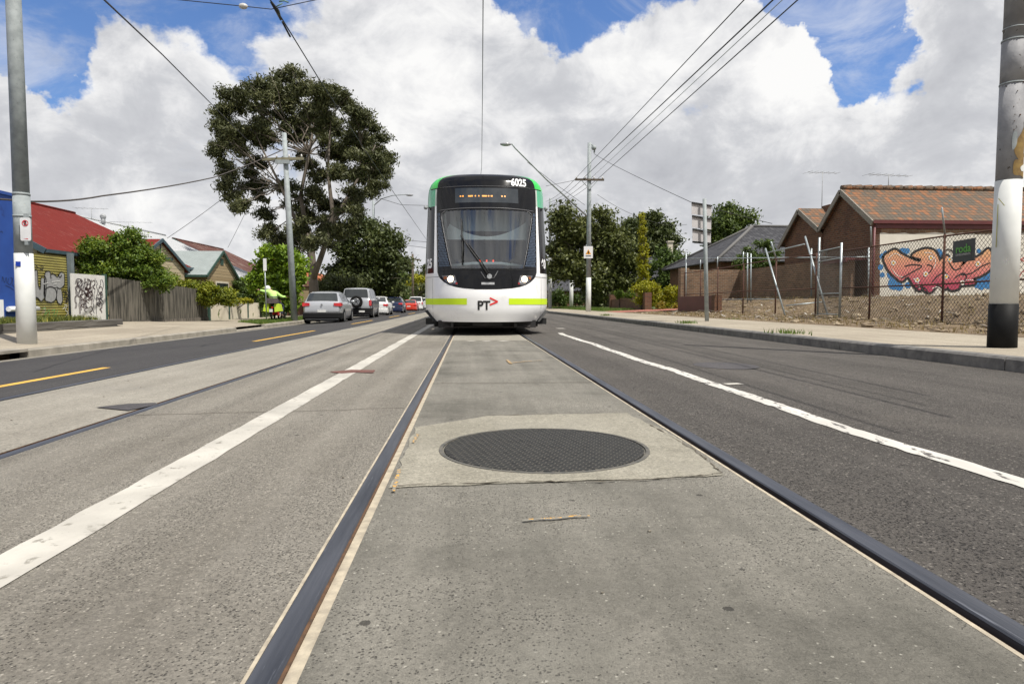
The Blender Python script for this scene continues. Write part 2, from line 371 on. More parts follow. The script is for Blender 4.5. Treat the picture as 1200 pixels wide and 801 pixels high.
M_bedC = gmat('concrete_smooth', (.125, .118, .099), (.275, .258, .220), (.44, .42, .36), (.035, .032, .028), 140, .8, whites=.975, pits=.30, stain=((.25, .24, .205), 1.1, .4), mott=1.3, cell=.5)
M_bedX = gmat('concrete_far_track', (.195, .178, .148), (.28, .26, .22), (.38, .36, .32), (.045, .042, .038), 110, .3, whites=.97, pits=.1, stain=((.15, .145, .135), 0.5, .5))
M_aspR = gmat('asphalt_coarse', (.074, .067, .060), (.130, .118, .106), (.30, .275, .24), (.008, .008, .008), 105, 1.4, whites=.76, pits=.45, stain=((.15, .135, .118), 0.7, .5), rough=.9)
M_aspL = gmat('asphalt_fine', (.042, .040, .041), (.062, .059, .058), (.14, .135, .13), (.012, .012, .012), 120, .6, whites=.9, pits=.3, rough=.9)
M_foot = gmat('footpath_concrete', (.245, .21, .16), (.36, .315, .245), (.42, .39, .32), (.11, .095, .07), 110, .2, whites=.97, pits=.1, stain=((.22, .195, .155), 0.6, .5), streak=.5)
M_patch = gmat('patch_concrete', (.205, .19, .15), (.285, .265, .215), (.42, .40, .34), (.10, .095, .08), 120, .15, whites=.98, pits=.05, stain=((.22, .205, .17), 1.6, .5), mott=1.6)
M_blue = pm('bluestone', (.11, .105, .10), (.20, .19, .175), 6, .85, .5, 30)
M_kerbc = pm('kerb_concrete', (.33, .30, .25), (.22, .20, .165), 3, .85, .3, 30)
M_steel = pm('rail_steel', (.075, .08, .095), (.035, .039, .05), 30, .45, .15, 120, metal=.35, stretch=(1, .05, 1), c3=(.19, .20, .23), s3=60, t3=(.6, .75))
M_rust = pm('rust', (.13, .065, .03), (.06, .035, .02), 30, .9, .4)
M_cream = pm('groove_sand', (.46, .40, .30), (.30, .26, .20), 22, .9, .5, 60, c3=(.25, .11, .06), s3=22, t3=(.70, .74))
M_groove = pm('groove_dark', (.03, .022, .012), (.06, .04, .02), 12, .9)
M_paint = pm('road_paint_white', (.50, .475, .42), (.37, .35, .31), 3, .75, .3, 60, c3=(.24, .225, .19), s3=16, t3=(.58, .66))
M_paintR = pm('road_paint_cracked', (.58, .56, .51), (.46, .44, .40), 3, .7, .2, 60, c3=(.09, .082, .075), s3=11, t3=(.565, .60), stretch=(1.6, .5, 1))
M_yel = pm('road_paint_yellow', (.70, .40, .06), (.55, .32, .05), 5, .7, c3=(.12, .10, .06), s3=18, t3=(.66, .74))
M_orange = pm('spray_paint_orange', (.62, .33, .05), (.5, .27, .05), 30, .8, c3=(.20, .19, .16), s3=60, t3=(.44, .50))

def strip(name, x0, x1, m, y0=-6, y1=420, dz=0.0, zf=None, step=0.5, ys=None):
    mb = MB(); Y = ys or [y for y in YS if y0 < y < y1]
    if ys is None: Y = [y0] + Y + [y1]
    n = max(1, int(abs(x1 - x0) / step)); xs = [x0 + (x1 - x0) * i / n for i in range(n + 1)]
    zf = zf or (lambda x, y: zr(x))
    mb.grid([[(x, y, zf(x, y) + dz) for x in xs] for y in Y], True); return struct(name, mb, m)
# base terrain to the horizon
mb = MB(); xs = [-900, -300, -120, -60, -30, -15, 15, 30, 60, 120, 300, 900]; ys = [-300, -60, -8, 30, 80, 200, 500, 1500]
mb.grid([[(x, y, -.62) for x in xs] for y in ys]); struct('ground', mb, pm('earth', (.10, .085, .05), (.07, .085, .035), .3, .95))
strip('asphalt_road', -8.02, -3.63, M_aspL)
strip('concrete_track_bed', -3.53, -2.17, M_bedX)
strip('concrete_track_bed', -2.075, -.40, M_bedL)
strip('concrete_track_bed', -.302, 1.024, M_bedC)
strip('asphalt_road', 1.131, KR + .02, M_aspR)
# soil below the rails so that slots are never open
strip('track_slab', -3.70, 1.2, M_groove, dz=-.046, step=.4)
# rails (head, groove lining, sand)
def rail(label, head, lining, sand=None, sandz=-.006, g2=None):
    r = thing('tram_rail', label, 'rail', (0, 0, 0), 'tram rails set in the road')
    def st(name, x0, x1, z, m, depth=.05, bev=0.0):
        mb = MB(); Y = [-5.5] + [y for y in YS if -5 < y < 260] + [260]; zc = zr((x0 + x1) / 2)
        prof = [(x0, zc + z - depth), (x0, zc + z - bev), (x0 + bev, zc + z), (x1 - bev, zc + z), (x1, zc + z - bev), (x1, zc + z - depth)] if bev else [(x0, zc + z - depth), (x0, zc + z), (x1, zc + z), (x1, zc + z - depth)]
        mb.grid([[(a, y, b) for a, b in prof] for y in Y], False); obj(name, mb, m, r)
    st('rail_head', head[0], head[1], .004, M_steel, .05, .004)
    if lining: st('rail_lining', lining[0], lining[1], -.001, M_rust)
    if sand: st('groove_fill', sand[0], sand[1], sandz, M_cream, .04)
    if g2: st('joint_mortar', g2[0], g2[1], .001, M_cream, .045)
    return r
rail('worn blue steel rail with sand filled groove, left rail under the tram', (-.392, -.337), (-.337, -.330), (-.330, -.303), g2=(-.400, -.392))
rail('steel rail with open dark groove on its left, right rail under the oncoming tram', (1.066, 1.130), (1.036, 1.040), None, g2=(1.024, 1.036))
rail('rail left of the long white line, nearer rail of the empty second track', (-2.130, -2.076), (-2.170, -2.165), None)
rail('rail along the edge between dark asphalt and pale concrete, farther rail of the empty track', (-3.628, -3.575), (-3.535, -3.531), (-3.575, -3.535), -.012)
# kerbs
def kerb(name, prof, y0, y1, m, seg=1.25):
    mb = MB(); y = y0
    while y < y1:
        e = min(y + seg - .012, y1); j = random.uniform(-.006, .006)
        rows = [[(a + j, yy, b) for a, b in prof] for yy in (y, e)]
        mb.grid(rows, False); mb.poly([p for p in rows[0]]); mb.poly([p for p in rows[1]][::-1]); y += seg
    return struct(name, mb, m)
kr = [(5.60, -.15), (5.60, .075), (5.625, .10), (5.752, .105), (5.752, -.1)]
kerb('kerb_right', kr, -6, 58, M_blue, 1.6)
kerb('kerb_right', kr, 64, 400, M_blue, 6)
kl = [(-8.16, -.4), (-8.16, -.175), (-8.03, -.18), (-8.0, -.20), (-7.985, -.42)]
kerb('kerb_left', kl, -6, 11.25, M_kerbc, 1.2)
kerb('kerb_left', kl, 12.9, 24, M_kerbc, 2.0)
kerb('kerb_left', [(a, b - .09 if b > -.35 else b) for a, b in kl], 24, 27.3, M_kerbc, 1.2)
kerb('kerb_left', kl, 27.4, 400, M_kerbc, 3)
kerb('gutter_left', [(-8.0, -.319), (-7.72, -.311)], -6, 120, pm('gutter_concrete', (.24, .22, .18), (.17, .155, .13), 2, .85))
# drain inlet
d = thing('storm_drain', 'dark slot storm drain inlet in the pale kerb at the foot of the white pole', 'drain', (-8.1, 12.05, -.33))
mb = MB(); mb.box(-8.35, -7.99, 11.27, 12.88, -.215, -.165); obj('lintel', mb, M_kerbc, d)
mb = MB(); mb.poly([(-8.3, 11.3, -.5), (-8.3, 12.85, -.5), (-8.3, 12.85, -.21), (-8.3, 11.3, -.21)]); mb.poly([(-8.3, 11.3, -.42), (-8.0, 11.3, -.42), (-8.0, 12.85, -.42), (-8.3, 12.85, -.42)]); obj('pit', mb, M_groove, d)
# footpaths
YF = [-6, 0, 4, 8, 11, 14, 17, 20, 22, 24, 26, 28, 31, 34, 38, 43, 50, 60, 80, 120, 200, 400]
strip('footpath_left', -12.0, -8.16, M_foot, zf=zl, ys=YF, dz=0)
strip('footpath_right', 5.75, 8.15, M_foot, zf=zright, ys=YF)
M_dirt = gmat('bare_dirt', (.10, .070, .043), (.20, .145, .088), (.42, .38, .32), (.03, .022, .016), 30, 1.0, whites=.93, pits=.3, rough=.95, mott=1.5, streak=.1, stain=((.22, .17, .10), 2.2, .6))
mb = MB(); xs = np.linspace(8.15, 36, 72); ysl = np.linspace(4, 37, 90)
def lz(x, y):
    b = zright(x, y) if x < 10.4 else lot(x, y)
    k = 0.0 if x < 8.3 else min((x - 8.3) / 2, 1)
    return b + k * (.05 * math.sin(3.1 * x + 1.7 * y) * math.sin(2.3 * y - x) + random.uniform(-.035, .035))
mb.grid([[(x, y, lz(x, y)) for x in xs] for y in ysl], True); struct('vacant_lot', mb, M_dirt)
M_grassb = pm('grass_base', (.055, .085, .02), (.10, .12, .035), 3, .95, .5, 20, c3=(.16, .13, .07), s3=1.5)
strip('verge_right', 8.15, 60, M_grassb, zf=lambda x, y: .13 + min(.5, (x - 8.15) * .04), ys=[37, 45, 60, 90, 150, 250, 400], step=4)
strip('verge_right', 8.15, 40, M_dirt, zf=lambda x, y: .15 + (x - 8.15) * .03, ys=[-6, 0, 4.0], step=2)
strip('yard_left', -60, -12.0, M_grassb, zf=lambda x, y: zprop(y) - .01, ys=YF, step=6)
# driveway in red brick on the right
mb = MB(); mb.grid([[(x, y, .006 + (zright(x, y) if x < 8.2 else .15 + (x - 8.15) * .04)) for x in (8.16, 11, 15)] for y in (36.9, 41.3)]); struct('driveway', mb, brickmat('red_pavers', (.40, .15, .11), (.32, .11, .08), (.2, .12, .09)))

# painted lines
def line(name, pts, wd, m, z=.004, jitter=0, n=None):
    mb = MB(); P = [Vector((x, y, zr(x) + z)) for x, y in pts]
    ws = [wd * (1 + random.uniform(-jitter, jitter)) for _ in P]
    mb.ribbon(P, ws, (0, 0, 1)); return struct(name, mb, m)
line('lane_marking', [(-1.175 + random.uniform(-.004, .004), y) for y in np.arange(0, 31, .15)], .15, M_paint, jitter=.05)
line('lane_marking', [(-1.175, y) for y in np.arange(31, 200, 8)], .14, M_paint)
def wob(y): return 2.0 + .016 * math.sin(y * 1.3) + .012 * math.sin(y * 2.9 + 1) + (0.05 if y < 4.5 else 0.0) * (4.5 - y) / 3
line('lane_marking', [(wob(y) + random.uniform(-.004, .004), y) for y in np.arange(1.0, 15.2, .08)], .115, M_paintR, jitter=.09)
for a, b in ((1.0, 8.6), (14.3, 19.8), (26, 31.5), (38, 43.5), (50, 56)):
    line('lane_marking', [(-4.42, y) for y in np.linspace(a, b, 8)], .10, M_yel)
for px in (553, 571, 590):
    a = aZ(px - 4.5, 399.5, .004); b = aZ(px + 4.5, 399, .004); line('lane_marking', [(a.x, a.y), (b.x, b.y)], .12, M_paint, z=.004)
a = aZ(850, 449, 0); b = aZ(868, 448, 0); line('lane_marking', [(a.x, a.y), (b.x, b.y)], .09, M_paint)
a = aZ(655, 384, 0); b = aZ(659, 384.5, 0); line('lane_marking', [(a.x, a.y), (b.x, b.y)], .2, M_paint)
# concrete joints and slabs on the track, seen as paler newer slab near the tram
mb = MB(); mb.grid([[(x, y, .003) for x in (-.301, .4, 1.023)] for y in (11.9, 15, 22, 40, 90)]); struct('track_slab_new', mb, gmat('newer_slab', (.20, .187, .155), (.26, .243, .205), (.36, .34, .30), (.08, .075, .065), 110, .2, whites=.98, pits=.04))
for y in (5.6, 8.7, 11.9):
    mb = MB(); P = [Vector((x, y + random.uniform(-.015, .015), .0055)) for x in np.linspace(-.30, 1.02, 14)]; mb.ribbon(P, .012, (0, 0, 1)); struct('slab_joint', mb, M_groove)
for y in (4.3, 9.5):
    mb = MB(); P = [Vector((x, y + random.uniform(-.02, .02), zr(x) + .002)) for x in np.linspace(-2.07, -.41, 14)]; mb.ribbon(P, .008, (0, 0, 1)); struct('slab_joint', mb, M_groove)
# square concrete patch with ragged edge round the manhole
def ragged(pts, amp=.012, n=14):
    out = []
    for i in range(len(pts)):
        a = Vector(pts[i]); b = Vector(pts[(i + 1) % len(pts)])
        for k in range(n): p = a.lerp(b, k / n); out.append((p.x + random.uniform(-amp, amp), p.y + random.uniform(-amp, amp), p.z))
    return out
MH = Vector((.335, 3.06, 0)); MR = .462
mb = MB(); outer = ragged([(-.285, 2.43, .0035), (.975, 2.52, .0035), (1.01, 3.30, .0035), (.94, 4.02, .0035), (.10, 3.96, .0035), (-.285, 3.62, .0035)], .010)
outer = [(max(x_, -.300), y_, z_) for x_, y_, z_ in outer]
ctr = []
for p in outer:
    a = math.atan2(p[1] - MH.y, p[0] - MH.x); ctr.append((MH.x + (MR + .012) * math.cos(a), MH.y + (MR + .012) * math.sin(a), .0035))
mb.grid([outer + outer[:1], ctr + ctr[:1]], False); struct('concrete_patch', mb, M_patch)
# crumbled edge cracks of the patch
for (pts) in ([(-.26, 2.45), (.2, 2.47), (.5, 2.46), (.8, 2.50), (.97, 2.55)], [(-.1, 3.93), (.4, 3.99), (.94, 4.04)], [(.97, 2.55), (1.0, 3.0), (.97, 3.6)]):
    P = catmull([(a, b, .0065) for a, b in pts], 14); P = [p + Vector((random.uniform(-.006, .006), random.uniform(-.008, .008), 0)) for p in P]
    mb = MB(); mb.ribbon(P, [abs(random.gauss(0, .006)) + .0006 for _ in P], (0, 0, 1)); struct('crack', mb, pm('crack_dark', (.055, .045, .03), (.12, .10, .07), 30, .95))
# manhole
mh = thing('manhole_cover', 'round black ribbed manhole cover in a pale concrete square between the tram rails', 'manhole cover', (MH.x, MH.y, 0))
m = bpy.data.materials.new('manhole_iron'); m.use_nodes = True; k = N(m.node_tree); b = k.n['Principled BSDF']; b.inputs['Roughness'].default_value = .6; b.inputs['Specular IOR Level'].default_value = .2
P = k.add('ShaderNodeTexCoord').outputs['Object']
br = k.add('ShaderNodeTexBrick', {'Scale': 1.0, 'Mortar Size': .0032, 'Mortar Smooth': .3, 'Brick Width': .040, 'Row Height': .022, 'Color1': (.008, .009, .009, 1), 'Color2': (.020, .021, .020, 1), 'Mortar': (.085, .078, .066, 1)})
k.set(br, 'Vector', k.mapping(P, rot=(0, 0, R(28)))); n = k.noise(P, 6, 6, .65)
k.set(b, 'Base Color', k.mix(k.math('MULTIPLY', k.sstep(n, .55, .75), .3), br.outputs['Color'], (.06, .055, .048, 1)))
bn = k.add('ShaderNodeBump', {'Strength': 1.0, 'Distance': .012}); k.set(bn, 'Height', k.math('SUBTRACT', 1, br.outputs['Fac'])); k.l.new(bn.outputs[0], b.inputs['Normal']); M_iron = m
mb = MB(); seg = 72
ring = lambda r, z: [(MH.x + r * math.cos(2 * math.pi * i / seg), MH.y + r * math.sin(2 * math.pi * i / seg), z) for i in range(seg)]
mb.grid([ring(MR - .012, -.02), ring(MR - .012, .0045), ring(MR - .016, .0065), ring(.001, .008)][::-1], False, close=True); obj('cover', mb, M_iron, mh)
mb = MB(); mb.grid([ring(MR + .014, .001), ring(MR + .012, .0065), ring(MR - .004, .0065), ring(MR - .004, -.03)][::-1], False, close=True); obj('rim', mb, pm('rim_iron', (.06, .06, .055), (.12, .11, .09), 20, .7), mh)
mb = MB(); mb.grid([ring(MR, -.03), ring(MR - .02, -.03)][::-1], False, close=True); obj('rim_gap', mb, M_groove, mh)
# spray marks
for pts in ([(613, 609), (632, 607), (650, 606.5), (672, 604), (691, 603.5)], [(468, 549), (465, 560), (461, 575)], [(490, 508), (484, 518)], [(594, 421), (598, 425), (600, 426)], [(598, 425), (617, 423), (636, 422)]):
    P = catmull([aZ(a, b_, .008) for a, b_ in pts], 8); mb = MB(); mb.ribbon(P, [random.uniform(.008, .016) if P[0].y < 6 else .03 for _ in P], (0, 0, 1)); struct('survey_paint_mark', mb, M_orange)
# dark repair patches and small service covers
def flat(name, pxs, m, z=.006, kind='structure', dz=True, **kw):
    P = [aZ(a, b_, zr(aZ(a, b_, 0).x)) for a, b_ in pxs]; mb = MB(); mb.poly([(p.x, p.y, zr(p.x) + z) for p in P]); return mb
M_tarp = gmat('tar_patch', (.05, .047, .05), (.075, .07, .072), (.16, .15, .14), (.02, .02, .02), 90, .5)
for q in ([(112, 477), (150, 473), (182, 472), (186, 474), (150, 481)],):
    struct('tar_patch', flat('x', q, M_tarp), M_tarp)
mbv = flat('x', [(386, 436), (412, 433.5), (440, 434), (437, 437.5), (418, 436.5), (400, 438)], None); o = obj('valve_lid', mbv, pm('rust_lid', (.16, .06, .045), (.10, .045, .035), 9, .8)); tag(o, 'small rusty red brown lid beside the long white line', 'lid')
c = aZ(850, 429, -.02); mb = MB(); q = [(c.x + .33 * math.cos(t), c.y + .42 * math.sin(t), zr(c.x) + .005) for t in np.linspace(0, 2 * math.pi, 32, endpoint=False)]; mb.poly(q)
o = obj('service_lid', mb, M_tarp); tag(o, 'dark round service lid in the asphalt beyond the right white line', 'manhole cover')
# litter, tiny stones and leaves on the road
mb = MB()
for _ in range(300):
    x = random.uniform(-7.5, 5.4); y = random.uniform(1, 16) ; r = random.uniform(.002, .007); z = zr(x)
    mb.sphere((x, y, z + r * .4), r, 5, 3, (1, random.uniform(.6, 1.2), .5))
o = obj('road_grit', mb, pm('grit', (.30, .27, .22), (.08, .07, .05), 200, .9)); o['kind'] = 'stuff'; o['label'] = 'fine loose grit scattered on the road'
# ================================================================ TRAM
M_white = pm('tram_white', (.90, .90, .90), (.86, .86, .86), 2, .22, coat=.5, c3=(.72, .71, .69), s3=3.5, t3=(.55, .8))
M_green = pm('tram_green', (.015, .50, .055), (.02, .56, .07), 2, .25, coat=.5)
M_teal = pm('tram_teal', (.05, .34, .18), (.07, .42, .22), 3, .2, coat=.5)
M_black = pm('tram_black', (.006, .006, .007), (.009, .009, .010), 3, .10, spec=.28)
M_blk2 = pm('black_rubber', (.012, .012, .012), (.02, .02, .02), 10, .7)
M_under = pm('underframe', (.02, .02, .02), (.035, .03, .028), 6, .8)
M_yelstripe = pm('stripe_yellow', (.62, .85, .02), (.60, .82, .02), 3, .35)
M_int = pm('cab_dark', (.16, .17, .18), (.22, .23, .24), 4, .8)
M_pale = pm('cab_pale', (.80, .90, .90), (.75, .85, .85), 2, .6)
M_grey = pm('plain_grey', (.35, .36, .37), (.28, .29, .30), 6, .6)
def glassmat(name, tint=(.85, .92, .92), op=.16, rough=.02):
    if name in _M: return _M[name]
    m = bpy.data.materials.new(name); m.use_nodes = True; k = N(m.node_tree); k.n.clear()
    t = k.add('ShaderNodeBsdfTransparent', {'Color': c4(tint)}); g = k.add('ShaderNodeBsdfGlossy', {'Color': (1, 1, 1, 1), 'Roughness': rough})
    fr = k.add('ShaderNodeFresnel', {'IOR': 1.5}); f = k.math('ADD', fr.outputs[0], op)
    a = k.add('ShaderNodeMixShader'); k.set(a, 0, f); k.l.new(t.outputs[0], a.inputs[1]); k.l.new(g.outputs[0], a.inputs[2])
    o = k.add('ShaderNodeOutputMaterial'); k.l.new(a.outputs[0], o.inputs[0]); _M[name] = m; return m
M_wind = glassmat('windscreen_glass', (.90, .94, .94), .09, .05)
TX = .372; TY = 13.65
tram = thing('tram', 'white, black and green modern tram with yellow stripe coming head on along the near track', 'tram', (TX, TY, 0))
WZ = [(.28, 1.17), (.34, 1.21), (.5, 1.30), (.62, 1.325), (1.25, 1.325), (2.6, 1.275), (3.0, 1.262), (3.12, 1.24), (3.22, 1.19), (3.32, 1.09), (3.38, .98), (3.41, .87), (3.425, .62), (3.43, .02)]
Y0Z = [(.28, .10), (.5, .03), (.8, 0), (1.2, .04), (1.5, .13), (2.6, .58), (3.1, .80), (3.26, .88), (3.34, .95), (3.39, 1.04), (3.41, 1.15), (3.425, 1.5), (3.43, 2.2)]
def wz(z): return interp(z, WZ)
def yz(z): return interp(z, Y0Z)
TD = 1.25
def tdz(z): return interp(z, [(1.2, 1.25), (2.6, .95), (3.1, .72), (3.4, .42)])
def sp(x, z, off=0.0):
    """tram nose surface point, x across, z up; pushed out by off"""
    def raw(x, z):
        w_ = wz(z); t = min(abs(x) / w_, 1.0)
        return TY + yz(z) + tdz(z) * (1 - (1 - t ** 2.3) ** (1 / 1.7))
    y = raw(x, z)
    if off:
        e = .01; w_ = wz(z)
        xx = max(-w_ * .985, min(w_ * .985, x))
        dx = (raw(xx + e, z) - raw(xx - e, z)) / (2 * e); dz_ = (raw(xx, z + e) - raw(xx, z - e)) / (2 * e)
        n = Vector((dx, -1, dz_)).normalized(); n = -n if n.y > 0 else n
        return Vector((TX + x, y, z)) + n * off
    return Vector((TX + x, y, z))
def patch(name, m, zs, lo, hi, nx, off, parent, both=False, label=None):
    """patch between lateral functions lo(z)..hi(z)"""
    for sgn in ((1, -1) if both else (1,)):
        mb = MB(); rows = []
        for z in zs:
            a, b_ = lo(z), hi(z); row = []
            for i in range(nx + 1):
                u = i / nx; u = math.sin(u * math.pi / 2) if abs(b_ - wz(z)) < 1e-6 else u
                row.append(sp(sgn * (a + (b_ - a) * u), z, off))
            rows.append(row)
        mb.grid(rows, True, flip=(sgn < 0))
        o = obj(name, mb, m, parent)
    if label: o['label'] = label
    return o
lin = lambda a, b_, n: [a + (b_ - a) * i / n for i in range(n + 1)]
MZ = [(.93, .0), (.935, .25), (.955, .5), (.985, .66), (1.03, .79), (1.09, .89), (1.17, .975), (1.28, 1.02), (2.6, 1.05), (2.95, 1.05), (3.1, 1.045), (3.2, 1.03), (3.28, .99), (3.33, .93), (3.365, .84), (3.385, .70), (3.395, .5), (3.40, .0)]
mk = lambda z: interp(z, MZ)
GZ = [(1.36, .72), (1.7, .80), (2.2, .90), (2.5, .95), (2.56, .93), (2.58, .86)]
gl = lambda z: interp(z, GZ)
Z0 = [.28, .32, .36, .42, .5, .58, .66, .74, .82, .9, .93]
Z1 = [.93, .935, .945, .955, .97, .985, 1.005, 1.03, 1.06, 1.09, 1.13, 1.17, 1.22, 1.28]
lower = patch('front_bumper', M_white, Z0, lambda z: -.9 * wz(z), lambda z: .9 * wz(z), 40, 0, tram)
mb = MB()
# outer corners of the bumper, the side strip between mask and dark side panels
for sg in (1, -1):
    mb.grid([[sp(sg * (wz(z) * (.9 + .1 * math.sin(u * math.pi / 16))), z) for u in range(9)] for z in Z0], True, flip=sg < 0)
    mb.grid([[sp(sg * (mk(z) + (wz(z) - mk(z)) * math.sin(u * math.pi / 32)), z) for u in range(17)] for z in Z1], True, flip=sg < 0)
obj('corner_panel', mb, M_white, tram)
zc = lin(1.28, 2.72, 16); cw = lambda z: interp(z, [(1.28, 1.105), (2.72, 1.095)])
patch('mask_frame', M_white, zc, lambda z: mk(z), lambda z: cw(z), 5, 0, tram, True)
patch('side_window', M_black, zc, lambda z: cw(z), lambda z: wz(z), 10, 0, tram, True)
mb = MB(); mb.box(TX - 1.15, TX + 1.15, TY + 1.5, TY + 2.5, 3.05, 3.08); obj('cab_ceiling', mb, M_grey, tram)
zg = lin(2.72, 3.10, 6)
patch('corner_glass', M_teal, zg, lambda z: cw(2.72) - (z - 2.72) * .03, lambda z: wz(z), 10, 0, tram, True)
patch('pillar_strip', pm('tram_pillar', (.5, .55, .5), None, 3, .3), zg, lambda z: mk(z), lambda z: cw(2.72) - (z - 2.72) * .03, 2, 0, tram, True)
zt = [3.10, 3.14, 3.18, 3.22, 3.25, 3.28, 3.31, 3.33, 3.35, 3.365, 3.375, 3.385, 3.39, 3.395, 3.40]
patch('roof_corner', M_green, zt, lambda z: mk(z), lambda z: wz(z), 10, 0, tram, True)
patch('front_mask', M_black, Z1 + lin(1.30, 1.36, 2), lambda z: -mk(z), lambda z: mk(z), 24, 0, tram)
mb = MB(); zz = lin(1.36, 2.58, 24)
for sg in (1, -1): mb = MB(); mb.grid([[sp(sg * (gl(z) + (mk(z) - gl(z)) * u / 4), z) for u in range(5)] for z in zz], True, flip=sg < 0); obj('mask_side', mb, M_black, tram)
patch('mask_top', M_black, [2.58, 2.65, 2.72, 2.8, 2.9, 3.0, 3.1] + zt[1:], lambda z: -mk(z), lambda z: mk(z), 24, 0, tram)
# roof crown
mb = MB(); zs = [3.40, 3.405, 3.41, 3.415, 3.42, 3.425, 3.428, 3.43]
mb.grid([[sp(wz(z) * math.sin(u * math.pi / 32) * 1.0, z) for u in range(-16, 17)] for z in zs], True); obj('roof_crown', mb, M_green, tram)
wnd = patch('windscreen', M_wind, zz, lambda z: -gl(z), lambda z: gl(z), 28, -.004, tram)
# seams and bright lines
def seam(name, pts, wd, m, off=.004, parent=tram):
    P = [sp(x, z, off) for x, z in pts]; mb = MB(); mb.tube(P, wd / 2, 5); return obj(name, mb, m, parent)
M_seam = pm('seam_grey', (.10, .10, .105), None, 3, .4)
seam('seam', [(x, 2.60 + .02 * (1 - (x / .98) ** 2)) for x in lin(-.99, .99, 24)], .022, M_seam)
seam('seam', [(x, 3.10) for x in lin(-.94, .94, 24)], .012, M_seam)
seam('seam', [(x, 1.335) for x in lin(-.97, .97, 24)], .012, M_blk2)
for sg in (1, -1):
    seam('glass_seal', [(sg * (gl(z) + .005), z) for z in zz], .018, M_seam)
    seam('mask_edge', [(sg * mk(z), z) for z in lin(1.2, 3.1, 20)], .015, M_blk2, 0)
    seam('seam', [(sg * (mk(z) + (wz(z) - mk(z)) * .5 * 0 + (wz(1.2) - mk(1.17)) * q + 0), 1.20 + .0 * q) for q in lin(.0, .9, 8) for z in (1.17,)], .010, M_seam, .001)
    seam('seam', [(sg * 1.13, z) for z in lin(.36, 1.17, 8)], .006, M_seam, .001)
    seam('seam', [(sg * x, 3.10) for x in lin(.95, 1.19, 6)], .02, M_blk2, .001)
# patterned dot panels beside the windscreen
for sg in (1, -1):
    mb = MB()
    for i in range(34):
        z = 1.42 + i * .034; w0 = gl(z) + .045; w1 = mk(z) - .02; nn = int((w1 - w0) / .03)
        for j in range(nn + 1):
            x = w0 + j * .03 + (i % 2) * .012
            if x > w1: continue
            mb.poly([sp(sg * (x + a), z + c_, .003) for a, c_ in (((-.009), -.012), (.009, -.012), (.009, .012), (-.009, .012))][::sg])
    obj('dot_panel', mb, pm('dot_blue', (.06, .09, .14), (.09, .12, .18), 6, .4), tram)
# yellow stripes
for sg in (1, -1):
    mb = MB(); zlo, zhi = .63, .755
    mb.grid([[sp(sg * x, z + (.02 * sg if False else 0), .003) for x in [.42 + (1.305 - .42) * math.sin(u * math.pi / 40) for u in range(21)]] for z in (zlo, .69, zhi)], True, flip=sg < 0)
    obj('yellow_stripe', mb, M_yelstripe, tram)
# PT> logo
def on_nose(o, off=.004):
    for v in o.data.vertices:
        q = Vector(v.co) + rootloc(o.parent); x = q.x - TX; z = q.z; extra = q.y
        p = sp(x, z, off + (-extra)); v.co = p - rootloc(o.parent)
    o.data.update()
def front_text(name, s, x, z, size, m, bold=0, sx=1.0, off=.004):
    M = wall_M((TX + x, 0, z), (1, 0, 0), (0, 0, 1)); o = textmesh(name, s, size, M, m, tram, .0015, bold, sx); on_nose(o, off); return o
front_text('logo_letters', 'PT', -.085, .605, .25, pm('logo_black', (.015, .015, .015), None, 3, .5), .008, .92)
mb = MB(); M_red = pm('logo_red', (.75, .02, .02), (.7, .02, .02), 3, .4)
for a, b_ in (((.035, .765), (.195, .69)), ((.195, .69), (.035, .625))):
    P = [sp(a[0] + (b_[0] - a[0]) * t, a[1] + (b_[1] - a[1]) * t, .005) for t in lin(0, 1, 4)]; mb.ribbon(P, .032, (0, -1, 0))
obj('logo_chevron', mb, M_red, tram)
M_wtext = pm('white_lettering', (.82, .82, .82), None, 3, .5)
front_text('fleet_number', '6025', .68, 3.20, .225, M_wtext, .007, .74)
# destination display
dp = patch('destination_display', pm('display_glass', (.03, .035, .04), (.05, .055, .06), 3, .06, spec=.4), lin(2.74, 3.06, 4), lambda z: -.66, lambda z: .66, 16, .004, tram)
M_led = emis('amber_led', (1.0, .42, .08), .22)
for x0, x1 in ((-.56, -.53), (-.51, -.48), (-.39, -.29), (-.25, -.225), (-.18, -.155), (-.10, .0), (.02, .05), (.08, .12), (.30, .33), (.36, .39)):
    mb = MB(); mb.poly([sp(x0, 2.865, .007), sp(x1, 2.865, .007), sp(x1, 2.895, .007), sp(x0, 2.895, .007)]); obj('lit_segment', mb, M_led, dp)
